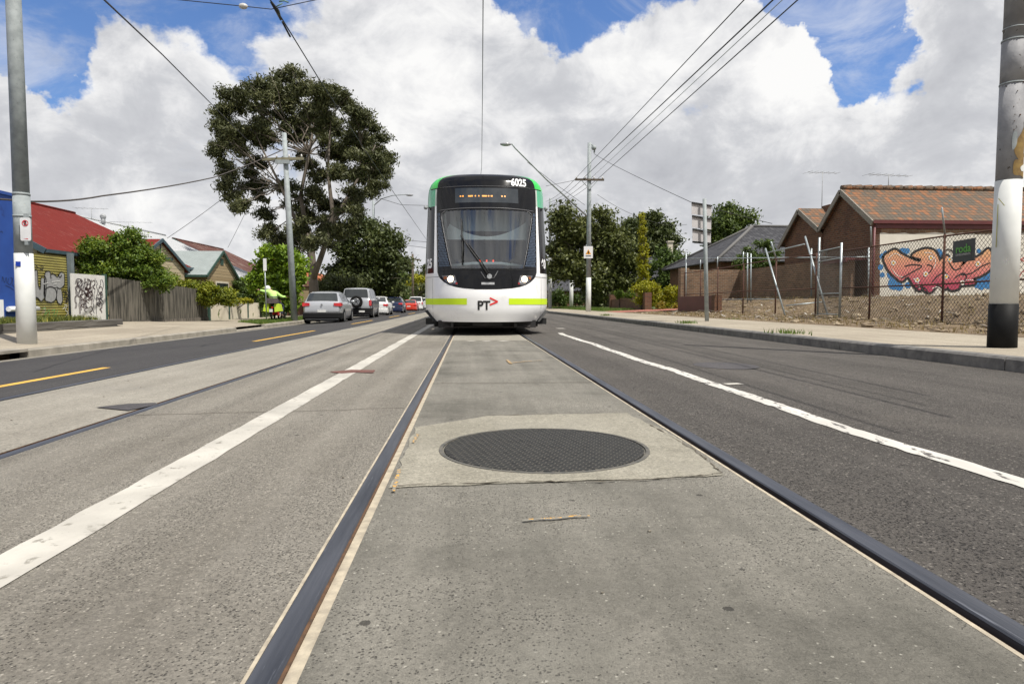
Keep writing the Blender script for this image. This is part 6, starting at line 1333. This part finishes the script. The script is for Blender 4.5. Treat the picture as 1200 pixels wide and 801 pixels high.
mb = MB(); a = aY(828, 283, YB); mb.bar(aY(813, 283, YB - .05) + Vector((0, .1, 0)), aY(835, 285.5, YB + .2) + Vector((0, .1, 0)), .03, .05); obj('channel', mb, M_blk2, rs)
# ---------------- overhead wires
def wire(label, pts, r, sag=0.0, m=None, cat='wire', name='overhead_wire', group=None, n=14):
    P = []
    for i in range(len(pts) - 1):
        a, b_ = Vector(pts[i]), Vector(pts[i + 1])
        for k in range(n): t = k / n; P.append(a.lerp(b_, t) - Vector((0, 0, sag * 4 * t * (1 - t))))
    P.append(Vector(pts[-1])); mb = MB(); mb.tube(P, r, 5); o = obj(name, mb, m or M_cable); tag(o, label, cat, group); return o
wire('straight contact wire running over the near track down to the tram', [aY(566.5, -60, 9.4), aY(565.5, 100, 16.5), aY(564.5, 195, 27), Vector((.35, 60, 5.5)), Vector((.37, 150, 5.5))], .0085, .0)
c1 = [aY(300, -22, 10.4), aY(318, 2, 11.1), aY(374, 93, 15), aY(437, 190, 24), aY(463, 228, 31), aY(500, 281, 53), Vector((-2.85, 120, 5.5))]
cw_ = wire('heavy contact wire of the left track passing in front of the big eucalyptus', c1, .011)
mb = MB(); mb.tube([aY(318, 3, 11.1), aY(325, 13, 11.4), aY(329, 23, 11.9)], [.02, .035, .02], 8); mb.tube([aY(331, 26, 12), aY(340, 43, 12.6)], .017, 6); o = obj('wire_clamp', mb, M_cable); tag(o, 'black clamp where the span wire meets the left contact wire', 'clamp')
wire('thin span wire crossing the top left of the sky', [aY(180, -3, 11.1), aY(285, 7.5, 11.2), aY(318, 11, 11.25), aY(375, -1, 11.3), aY(470, -30, 11.4)], .007)
mb = MB(); c = aY(285, 7.5, 11.2); mb.sphere(c, .055, 10, 8, (1.3, .9, .8)); o = obj('insulator', mb, M_ins); tag(o, 'pale egg insulator on the span wire', 'insulator')
mb = MB(); c = aY(327, 2, 11.2); mb.tube([c, aY(333, 1, 11.2), aY(338, 3, 11.2)], .012, 5); mb.tube([aY(324, 8, 11.2), aY(331, 4, 11.2)], .01, 5); o = obj('wire_hanger', mb, pm('verdigris', (.12, .22, .18), None, 4, .6)); tag(o, 'green bronze hanger beside the black clamp', 'hanger')
c5 = cc_ + Vector((0, -.14, .12))
wire('long dark power line running down from the top left to the galvanised pole', [aY(95, -30, 7), aY(122, 0, 8.2), aY(190, 64, 13), c5 + Vector((-.9, 0, 0))], .012, .0)
wire('thick twisted cable sloping across the left sky to the eucalyptus', [Vector((-12.5, 12, 2.9)), aY(35, 236, 17), aY(120, 229.5, 21), aY(250, 208, 31), c5 + Vector((0, 0, .3))], .024, .05, pm('cable_twisted', (.10, .08, .07), (.03, .03, .03), 30, .7, stretch=(1, 6, 1)), n=6)
wire('service wire from the red gable up to the eucalyptus', [aX(196, 279, -13.6), aY(255, 237, 34), c5], .012, .03)
wire('service wire dropping from the pole to the rusty roof', [aY(267, 290, 52), aY(292, 240, 40), c5], .012, .03)
wire('thin wire left of the tram from the street lamp', [aY(444, 232, 64), aY(470, 240, 66), aY(506, 241, 70)], .02)
wire('low thin wire between the far trees and the tram, upper one', [aY(440, 278, 90), aY(505, 284, 66)], .02); wire('low thin wire between the far trees and the tram, lower one', [aY(440, 283, 90), aY(505, 291, 66)], .02)
# right conductors
tops = [((873, -1), 7.8, -13), ((907, -1), 7.9, -4), ((918, -1), 8.0, 5), ((936, -1), 8.1, 14)]
for i, ((px, py), Y, off) in enumerate(tops):
    e = aY(689.5 + off, 207, sY) + Vector((0, -.1, 0)); s0 = aY(px, py, 12.0 + i * .3); mid = s0.lerp(e, .45); 
    s1 = s0 + (s0 - e) * .35
    wire(['outermost left', 'second from left', 'thin grey third', 'rightmost'][i] + ' of the four power lines sweeping up from the right power pole', [s1, s0, e], (.011, .016, .009, .014)[i], .0, (M_cable, M_cable, M_galv, M_cable)[i], group='power lines from the right pole')
    e2 = aY(644.5 + off * .4, 236 + i * 1.5, 66); wire('power line from the right crossarm to the farther white footed pole', [e, e2], .014, .25, group='power lines to the farther pole')
wire('wire from the right pole top down behind the road sign boards', [aY(696, 180, sY), aY(722, 195, 38), aY(810, 237, 27.5), aY(905, 262, 26)], .012, .02)
wire('thin wires crossing behind the tram roof to the right pole', [aY(640, 218, 40), aY(690, 208, sY)], .012); wire('wire dropping from the lamp arm to the right pole', [aY(618, 190, sY - 2), aY(650, 215, sY - 1), aY(685, 240, sY - .1)], .012)
wire('wire looping from the golden conifer to the road sign', [aY(700, 228, 55), aY(760, 258, 55), aY(805, 263, 55)], .014, .2)
# ================================================================ CARS
random.seed(41)
M_tyre = pm('tyre', (.010, .010, .010), None, 5, .85, spec=.2); M_rim = pm('alloy', (.38, .39, .40), (.3, .3, .3), 10, .3, metal=.7)
M_cglass = pm('car_glass', (.02, .024, .026), (.03, .035, .036), 3, .05, spec=.8)
M_tail = pm('tail_red', (.45, .01, .015), (.55, .02, .02), 20, .15, coat=.5); M_plate = pm('plate', (.7, .7, .68), None, 3, .4); M_trimk = pm('bumper_black', (.012, .012, .013), None, 5, .6, spec=.2)
def car(label, X, Y, z, W_, L, prof, belt, roofhw, paint, kind='hatch', lower=None, rot=0, group='cars parked along the left kerb', glassr=None, spare=False, name='parked_car', cat='car', lightm='high'):
    """prof: (y, ztop) stations from the rear; local x across, y forward"""
    t = thing(name, label, cat, (X, Y, z), group); hw = W_ / 2
    def zt(y): return interp(y, prof)
    H = max(p[1] for p in prof); gb = .20
    def sec(y):
        T = zt(y); b_ = min(belt, T - .04); k = max(0.0, min(1.0, (T - belt) / (H - belt)))
        end = min(y, L - y); pin = 1 - .10 * max(0, 1 - end / .35) ** 2; pin2 = 1 - .04 * max(0, 1 - end / .9)
        h_ = hw * pin * pin2; rw = h_ * (.93 - (.93 - roofhw) * k)
        return [(0, T), (rw * .5, T - .005), (rw * .85, T - .02), (rw, T - .06 if T - .06 > b_ else b_ + .01), (h_ * .965, b_), (h_, b_ - .12), (h_, .55), (h_ * .985, .38), (h_ * .94, gb), (0, gb)]
    ys = sorted(set([0, .02, .06, .12, .2] + [p[0] for p in prof] + list(np.linspace(.3, L - .3, 24)) + [L - .2, L - .1, L - .04, L]))
    ys = [y for y in ys if 0 <= y <= L]
    mb = MB(); rows = []
    for y in ys:
        s = sec(y); full = s + [(-a, b_) for a, b_ in s[::-1][1:-1]]; rows.append([(a, y, b_) for a, b_ in full])
    mb.grid(rows, True, close=True, flip=True); mb.poly(rows[0]); mb.poly(rows[-1][::-1])
    obj('body', mb, paint, t, local=True)
    def P(y, u, off):
        s = sec(y); i = min(int(u), len(s) - 2); f = u - i; return Vector((s[i][0] + (s[i + 1][0] - s[i][0]) * f, y, s[i][1] + (s[i + 1][1] - s[i][1]) * f)) + Vector((off, 0, 0))
    # rear window on the sloping back
    r0, r1 = glassr; mb = MB(); rows = []
    for i in range(7):
        y = r0 + (r1 - r0) * i / 6; dz = zt(y + .01) - zt(y - .01); n = Vector((0, -dz, .02)).normalized() * .008
        s = sec(y); w_ = s[3][0] * .93; rows.append([Vector((w_ * (j / 5 - 1), y, zt(y) - (.02 if abs(j / 5 - 1) > .8 else .003))) + n for j in range(11)])
    mb.grid(rows, True); obj('rear_window', mb, M_cglass, t, local=True)
    # side windows
    for sg in (1, -1):
        spans = [(r1 + .15, L * .36), (L * .38, L * .56), (L * .58, L * .70)] if kind != 'ute' else [(r1 + .2, r1 + .9), (r1 + 1.0, r1 + 1.7)]
        for (a, b_) in spans:
            mb = MB(); rows = []
            for i in range(5):
                y = a + (b_ - a) * i / 4; s = sec(y); p, q = Vector((s[3][0], y, s[3][1])), Vector((s[4][0], y, s[4][1])); rows.append([Vector((sg * (p.lerp(q, f).x + .006), y, p.lerp(q, f).z)) for f in (.12, .5, .9)])
            mb.grid(rows, True, flip=sg < 0); obj('side_window', mb, M_cglass, t, local=True)
        # wheels with arches
        wr = .32 if kind != 'suv' else .37
        for y in (L * .19, L * .80):
            mb = MB(); seg = [(sg * (hw + .004), y + (wr + .05) * math.cos(a), wr + (wr + .05) * math.sin(a)) for a in np.linspace(-.3, math.pi + .3, 18)]; mb.poly(seg if sg > 0 else seg[::-1]); obj('wheel_arch', mb, M_trimk, t, local=True)
            mb = MB(); mb.tube([(sg * (hw - .2), y, wr), (sg * (hw - .03), y, wr), (sg * (hw + .012), y, wr)], [wr, wr, wr * .93], 20); wh_ = obj('wheel', mb, M_tyre, t, local=True)
            mb = MB(); mb.tube([(sg * (hw + .0), y, wr), (sg * (hw + .018), y, wr)], [wr * .68, wr * .62], 14); obj('rim', mb, M_rim, wh_, local=True)
        mb = MB(); mb.sphere((sg * (hw + .09), L * .70, belt + .06), .1, 8, 6, (1, .5, .7)); obj('mirror', mb, paint, t, local=True)
        # tail lights
        if lightm == 'high': z0, z1, x0, x1 = belt - .16, belt + .0, hw * .60, hw * .96
        elif lightm == 'tall': z0, z1, x0, x1 = belt - .35, belt - .02, hw * .84, hw * .965
        else: z0, z1, x0, x1 = belt - .22, belt - .06, hw * .62, hw * .95
        mb = MB(); yy = .0
        yb = lambda x: .0 + .02
        mb.hexa([(sg * x0, -.012, z0 + .03), (sg * x1, -.006, z0), (sg * (hw * 1.0), .28, z0 + .04), (sg * x0, .2, z0), (sg * x0, .01 if lightm != 'high' else -.008, z1 - .01), (sg * x1, .02, z1), (sg * (hw * 1.0 - .01), .30, z1 - .02), (sg * x0, .2, z1)]); obj('tail_light', mb, M_tail, t, local=True)
    # bumper and plate
    mb = MB(); zb = .52 if lower is None else lower; bx = hw * .94
    rows = [[(x_, -.06 + .05 * (abs(x_) / bx) ** 4, z_) for x_ in np.linspace(-bx, bx, 17)] for z_ in (.24, .30, zb - .05, zb)]
    rows.append([(p_[0], .03, zb + .01) for p_ in rows[-1]]); rows.insert(0, [(p_[0], .1, .2) for p_ in rows[0]])
    mb.grid(rows, True)
    for sg in (1, -1): mb.hexa([(sg * bx, -.02, .22), (sg * hw * .97, .12, .22), (sg * hw * 1.004, .45, .24), (sg * bx, .45, .24), (sg * bx, -.01, zb), (sg * hw * .97, .12, zb), (sg * hw * 1.006, .42, zb - .02), (sg * bx, .45, zb)])
    bp = obj('bumper', mb, M_trimk if lower else paint, t, local=True)
    mb = MB(); pz = (zb + .12) if spare else zb + .08; mb.box(-.19, .19, -.022, -.008, pz - .055, pz + .055) if not spare else mb.box(.18, .5, -.085, -.07, .38, .48); obj('number_plate', mb, M_plate, t, local=True)
    mb = MB(); mb.box(-hw * .8, hw * .8, .1, L - .1, .12, .26); obj('underbody', mb, M_blk2, t, local=True)
    mb = MB(); mb.tube([(0, -.012, belt - .09), (0, -.03, belt - .09)], .045, 12); obj('badge', mb, M_rim, t, local=True)
    if spare:
        mb = MB(); c = Vector((.05, -.02, .98)); mb.tube([c + Vector((0, .0, 0)), c - Vector((0, .16, 0)), c - Vector((0, .2, 0))], [.34, .35, .30], 22); sp_ = obj('spare_wheel', mb, M_tyre, t, local=True)
        mb = MB(); mb.tube([c - Vector((0, .19, 0)), c - Vector((0, .215, 0))], [.21, .19], 16); rm = obj('rim', mb, M_rim, sp_, local=True)
        mb = MB()
        for k in range(5): a = k * 2 * math.pi / 5 + .3; mb.sphere(c + Vector((math.cos(a) * .12, -.216, math.sin(a) * .12)), .03, 6, 4)
        mb.tube([c - Vector((0, .2, 0)), c - Vector((0, .225, 0))], .05, 10); obj('rim_hole', mb, M_tyre, rm, local=True)
    t.rotation_euler = (0, 0, rot); return t
silver = pm('paint_silver', (.42, .43, .45), (.40, .41, .43), 2, .3, metal=.35, coat=.6)
hat = [(0, .62), (.02, .80), (.06, .93), (.12, 1.0), (.50, 1.42), (.75, 1.46), (1.6, 1.49), (2.4, 1.44), (3.15, 1.0), (3.3, .96), (4.0, .78), (4.2, .55)]
def place(px, Y, zg): return aY(px, 360, Y).x
car('silver hatchback with round red tail lights, nearest of the parked cars', place(373, 31, 0) + .15, 31.0, -.27, 1.76, 4.2, hat, .95, .70, silver, 'hatch', .50, R(2), glassr=(.15, .47))
suv = [(0, .75), (.02, 1.0), (.06, 1.12), (.10, 1.18), (.22, 1.72), (.5, 1.78), (2.3, 1.80), (2.9, 1.72), (3.4, 1.12), (4.1, 1.02), (4.4, .7)]
s = car('silver and dark four wheel drive with spare wheel on its back door', place(415, 39.5, 0) + .1, 39.5, -.24, 1.76, 4.4, suv, 1.10, .78, silver, 'suv', .62, R(1.5), glassr=(.11, .215), spare=True, lightm='tall')
mb = MB()
for sg in (1, -1): mb.box(sg * .89 - .006, sg * .89 + .006, .4, 4.0, .62, 1.05)
obj('side_cladding', mb, pm('paint_navy', (.02, .035, .075), None, 3, .3, coat=.5), s, local=True)
sed = [(0, .62), (.03, .86), (.10, .98), (.55, 1.02), (1.15, 1.36), (1.5, 1.41), (2.5, 1.41), (3.3, .98), (4.3, .82), (4.55, .55)]
sed2 = [(0, .62), (.03, .88), (.10, .97), (.35, 1.0), (.95, 1.36), (1.4, 1.42), (2.4, 1.41), (3.2, .98), (4.2, .82), (4.45, .55)]
white = pm('paint_white', (.72, .72, .71), None, 3, .3, coat=.5); blue = pm('paint_blue', (.012, .02, .06), (.015, .025, .07), 3, .25, coat=.6); redp = pm('paint_red', (.55, .05, .025), (.5, .04, .02), 3, .25, coat=.5)
car('white sedan parked between the four wheel drive and the dark blue car', place(440, 49, 0), 49, -.26, 1.75, 4.55, sed2, .93, .72, white, 'sedan', None, R(1.5), glassr=(.40, .92), lightm='low')
car('dark navy blue hatchback in the middle of the parked row', place(460, 60, 0), 60, -.26, 1.76, 4.3, hat, .95, .72, blue, 'hatch', None, R(1), glassr=(.15, .47))
car('bright orange red car low in the parked row', place(479, 75, 0), 75, -.28, 1.76, 4.5, [(a, b_ * .93) for a, b_ in sed2], .86, .72, redp, 'sedan', None, R(1), glassr=(.40, .92), lightm='low')
ute = [(0, .8), (.03, 1.05), (.08, 1.15), (.25, 1.70), (.5, 1.76), (2.4, 1.78), (3.0, 1.70), (3.6, 1.15), (4.5, 1.0), (4.8, .7)]
car('white four wheel drive parked beyond the orange red car', place(487, 86, 0), 86, -.28, 1.80, 4.8, ute, 1.12, .80, white, 'suv', None, R(1), glassr=(.09, .24), lightm='tall')
car('white van shaped car farthest along the kerb by the tram', place(497.5, 102, 0), 102, -.28, 1.80, 4.8, ute, 1.12, .80, white, 'suv', None, R(1), glassr=(.09, .24), lightm='tall')
# ================================================================ POSTAL RIDER
PY = 32.6; px0 = aY(320, 370, PY).x; gz = zl(px0, PY)
bk = thing('motorbike', 'small postal motorbike with lime panniers seen from behind on the left footpath', 'motorbike', (px0, PY, gz))
def bx(x, y, z): return Vector((px0 + x, PY + y, gz + z))
mb = MB()
for y in (0, 1.15):
    b0 = len(mb.v); R_ = .29
    for i in range(24):
        a = 2 * math.pi * i / 24
        for j in range(6): b_ = 2 * math.pi * j / 6; rr = R_ + .045 * math.cos(b_); mb.v.append(tuple(bx(.045 * math.sin(b_), y + rr * math.cos(a), .33 + rr * math.sin(a))))
    for i in range(24):
        for j in range(6): mb.face((b0 + i * 6 + j, b0 + i * 6 + (j + 1) % 6, b0 + ((i + 1) % 24) * 6 + (j + 1) % 6, b0 + ((i + 1) % 24) * 6 + j), True)
    if y == 0: obj('wheel', mb, M_tyre, bk); mb = MB()
obj('wheel', mb, M_tyre, bk)
mb = MB(); mb.tube([bx(0, 0, .33), bx(0, .45, .4), bx(0, .8, .6), bx(0, 1.0, .95)], [.04, .09, .08, .04], 8); mb.tube([bx(.08, 1.0, .95), bx(.07, 1.15, .33)], .025, 6); mb.tube([bx(-.08, 1.0, .95), bx(-.07, 1.15, .33)], .025, 6); mb.box(px0 - .12, px0 + .12, PY + .35, PY + .7, gz + .25, gz + .55); obj('frame', mb, M_signr, bk)
mb = MB(); mb.tube([bx(-.34, .92, 1.02), bx(-.1, 1.0, 1.0), bx(.1, 1.0, 1.0), bx(.34, .92, 1.02)], .018, 6); obj('handlebar', mb, M_blk2, bk)
mb = MB(); mb.box(px0 - .12, px0 + .12, PY + .05, PY + .7, gz + .72, gz + .80); obj('seat', mb, M_blk2, bk)
M_lime = pm('lime_bag', (.45, .60, .03), (.38, .50, .03), 6, .7)
for sg in (1, -1):
    mb = MB(); b0 = len(mb.v); mb.hexa([bx(sg * .14, -.25, .42), bx(sg * .40, -.22, .46), bx(sg * .40, .25, .46), bx(sg * .14, .28, .42), bx(sg * .12, -.2, .82), bx(sg * .34, -.18, .78), bx(sg * .34, .2, .78), bx(sg * .12, .2, .82)]); obj('pannier', mb, M_lime, bk)
mb = MB(); mb.hexa([bx(-.24, -.28, .82), bx(.24, -.28, .82), bx(.24, .10, .82), bx(-.24, .10, .82), bx(-.22, -.26, 1.06), bx(.22, -.26, 1.06), bx(.22, .08, 1.06), bx(-.22, .08, 1.06)]); obj('mail_bag', mb, pm('mail_bag', (.10, .075, .08), (.05, .04, .04), 8, .8), bk)
mb = MB(); mb.box(px0 + .02, px0 + .1, PY - .34, PY - .30, gz + .60, gz + .66); obj('tail_light', mb, M_tail, bk); mb = MB(); mb.box(px0 - .08, px0 + .08, PY - .33, PY - .32, gz + .42, gz + .56); obj('number_plate', mb, M_plate, bk)
def skin(name, joints, edges, radii, m, parent, sub=2):
    me = bpy.data.meshes.new(name); o0 = rootloc(parent) if parent else Vector(); me.from_pydata([tuple(Vector(j) - o0) for j in joints], edges, []); o = bpy.data.objects.new(name, me); COL.objects.link(o)
    md = o.modifiers.new('s', 'SKIN'); sv = me.skin_vertices[0].data
    for i, r in enumerate(radii): sv[i].radius = (r, r) if not hasattr(r, '__len__') else r
    sv[0].use_root = True; o.modifiers.new('ss', 'SUBSURF').levels = sub; o.modifiers['ss'].render_levels = sub
    dg = bpy.context.evaluated_depsgraph_get(); m2 = bpy.data.meshes.new_from_object(o.evaluated_get(dg)); bpy.data.objects.remove(o); m2.name = name
    m2.materials.clear(); m2.materials.append(m); m2.polygons.foreach_set('use_smooth', [True] * len(m2.polygons)); r_ = bpy.data.objects.new(name, m2); COL.objects.link(r_)
    if parent: r_.parent = parent
    return r_
pr = thing('person', 'postal rider in bright lime jacket and white helmet leaning left on the motorbike', 'person', (px0, PY + .3, gz))
B = lambda x, y, z: bx(x, y, z)
M_skin = pm('skin', (.45, .28, .2), None, 4, .6); M_jack = pm('lime_jacket', (.50, .78, .22), (.44, .70, .20), 8, .7); M_pants = pm('trousers', (.03, .035, .06), None, 5, .85)
#           0 pelvis        1 belly             2 chest            3 neck             4 head           5 Lsh              6 Lelb             7 Lwr              8 Rsh               9 Relb            10 Rwr            11 Lhip 12 Lknee 13 Lankle 14 Ltoe 15 Rhip 16 Rknee 17 Rankle 18 Rtoe
J = [B(0, .25, .90), B(-.03, .3, 1.08), B(-.12, .42, 1.30), B(-.22, .52, 1.44), B(-.36, .56, 1.50), B(-.30, .42, 1.36), B(-.5, .40, 1.38), B(-.72, .42, 1.45), B(.06, .42, 1.30), B(.30, .5, 1.12), B(.46, .62, 1.14), B(-.12, .3, .86), B(-.27, .68, .70), B(-.27, .50, .28), B(-.28, .66, .22), B(.12, .3, .86), B(.27, .68, .70), B(.26, .50, .28), B(.28, .66, .22)]
Ed = [(0, 1), (1, 2), (2, 3), (3, 4), (2, 5), (5, 6), (6, 7), (2, 8), (8, 9), (9, 10), (0, 11), (11, 12), (12, 13), (13, 14), (0, 15), (15, 16), (16, 17), (17, 18)]
skin('body', J, Ed, [.13, .12, .13, .055, .075, .07, .045, .03, .07, .045, .03, .09, .07, .045, .04, .09, .07, .045, .04], M_skin, pr)
skin('jacket', [J[0] + Vector((0, 0, .03)), J[1], J[2], J[3] - Vector((-.03, 0, .06)), J[5], J[6], J[7] * .92 + J[6] * .08, J[8], J[9], J[10] * .9 + J[9] * .1], [(0, 1), (1, 2), (2, 3), (2, 4), (4, 5), (5, 6), (2, 7), (7, 8), (8, 9)], [.17, .17, .18, .08, .10, .07, .055, .10, .07, .055], M_jack, pr)
skin('trousers', [J[0], J[11], J[12], J[13], J[15], J[16], J[17]], [(0, 1), (1, 2), (2, 3), (0, 4), (4, 5), (5, 6)], [.15, .115, .09, .062, .115, .09, .062], M_pants, pr)
for s_, wv, e in ((-1, J[7], Vector((-1, .05, .25))), (1, J[10], Vector((.6, .8, 0)))):
    e = e.normalized(); side = e.cross(Vector((0, 0, 1))).normalized(); mb = MB(); mb.sphere(wv + e * .05, .042, 8, 6, (1, 1, .6))
    for k in range(4): q = wv + e * .08 + side * (-.03 + .02 * k); L_ = (.06, .07, .065, .05)[k]; mb.tube([q, q + e * L_ * .5, q + e * L_ * .8 - Vector((0, 0, .03))], [.011, .010, .008], 5)
    q = wv + e * .03 - side * .035; mb.tube([q, q + e * .03 - side * .03, q + e * .05 - side * .035], [.012, .010, .008], 5); obj('hand', mb, M_skin, pr)
hc = J[4] + Vector((-.03, .01, .03)); mb = MB(); mb.sphere(hc, .145, 16, 12, (1, 1.1, .95)); he = obj('helmet', mb, pm('helmet_white', (.78, .80, .74), None, 3, .3, coat=.5), pr)
mb = MB(); mb.box(hc.x - .1, hc.x + .1, hc.y + .10, hc.y + .2, hc.z - .03, hc.z + .02); obj('visor', mb, M_blk2, he)
for s_, j in ((-1, 14), (1, 18)): mb = MB(); mb.sphere(J[j] - Vector((0, .03, .02)), .07, 10, 6, (.7, 1.6, .6)); obj('boot', mb, M_blk2, pr)
mb = MB(); mb.grid([[J[1] + Vector((.175 * math.cos(a), .175 * math.sin(a), z_)) for a in np.linspace(0, 2 * math.pi, 18)] for z_ in (0.02, .07)], True); obj('reflective_band', mb, M_rim, pr)
print('objects', len(S.objects), 'faces', sum(len(o.data.polygons) for o in S.objects if o.type == 'MESH'))
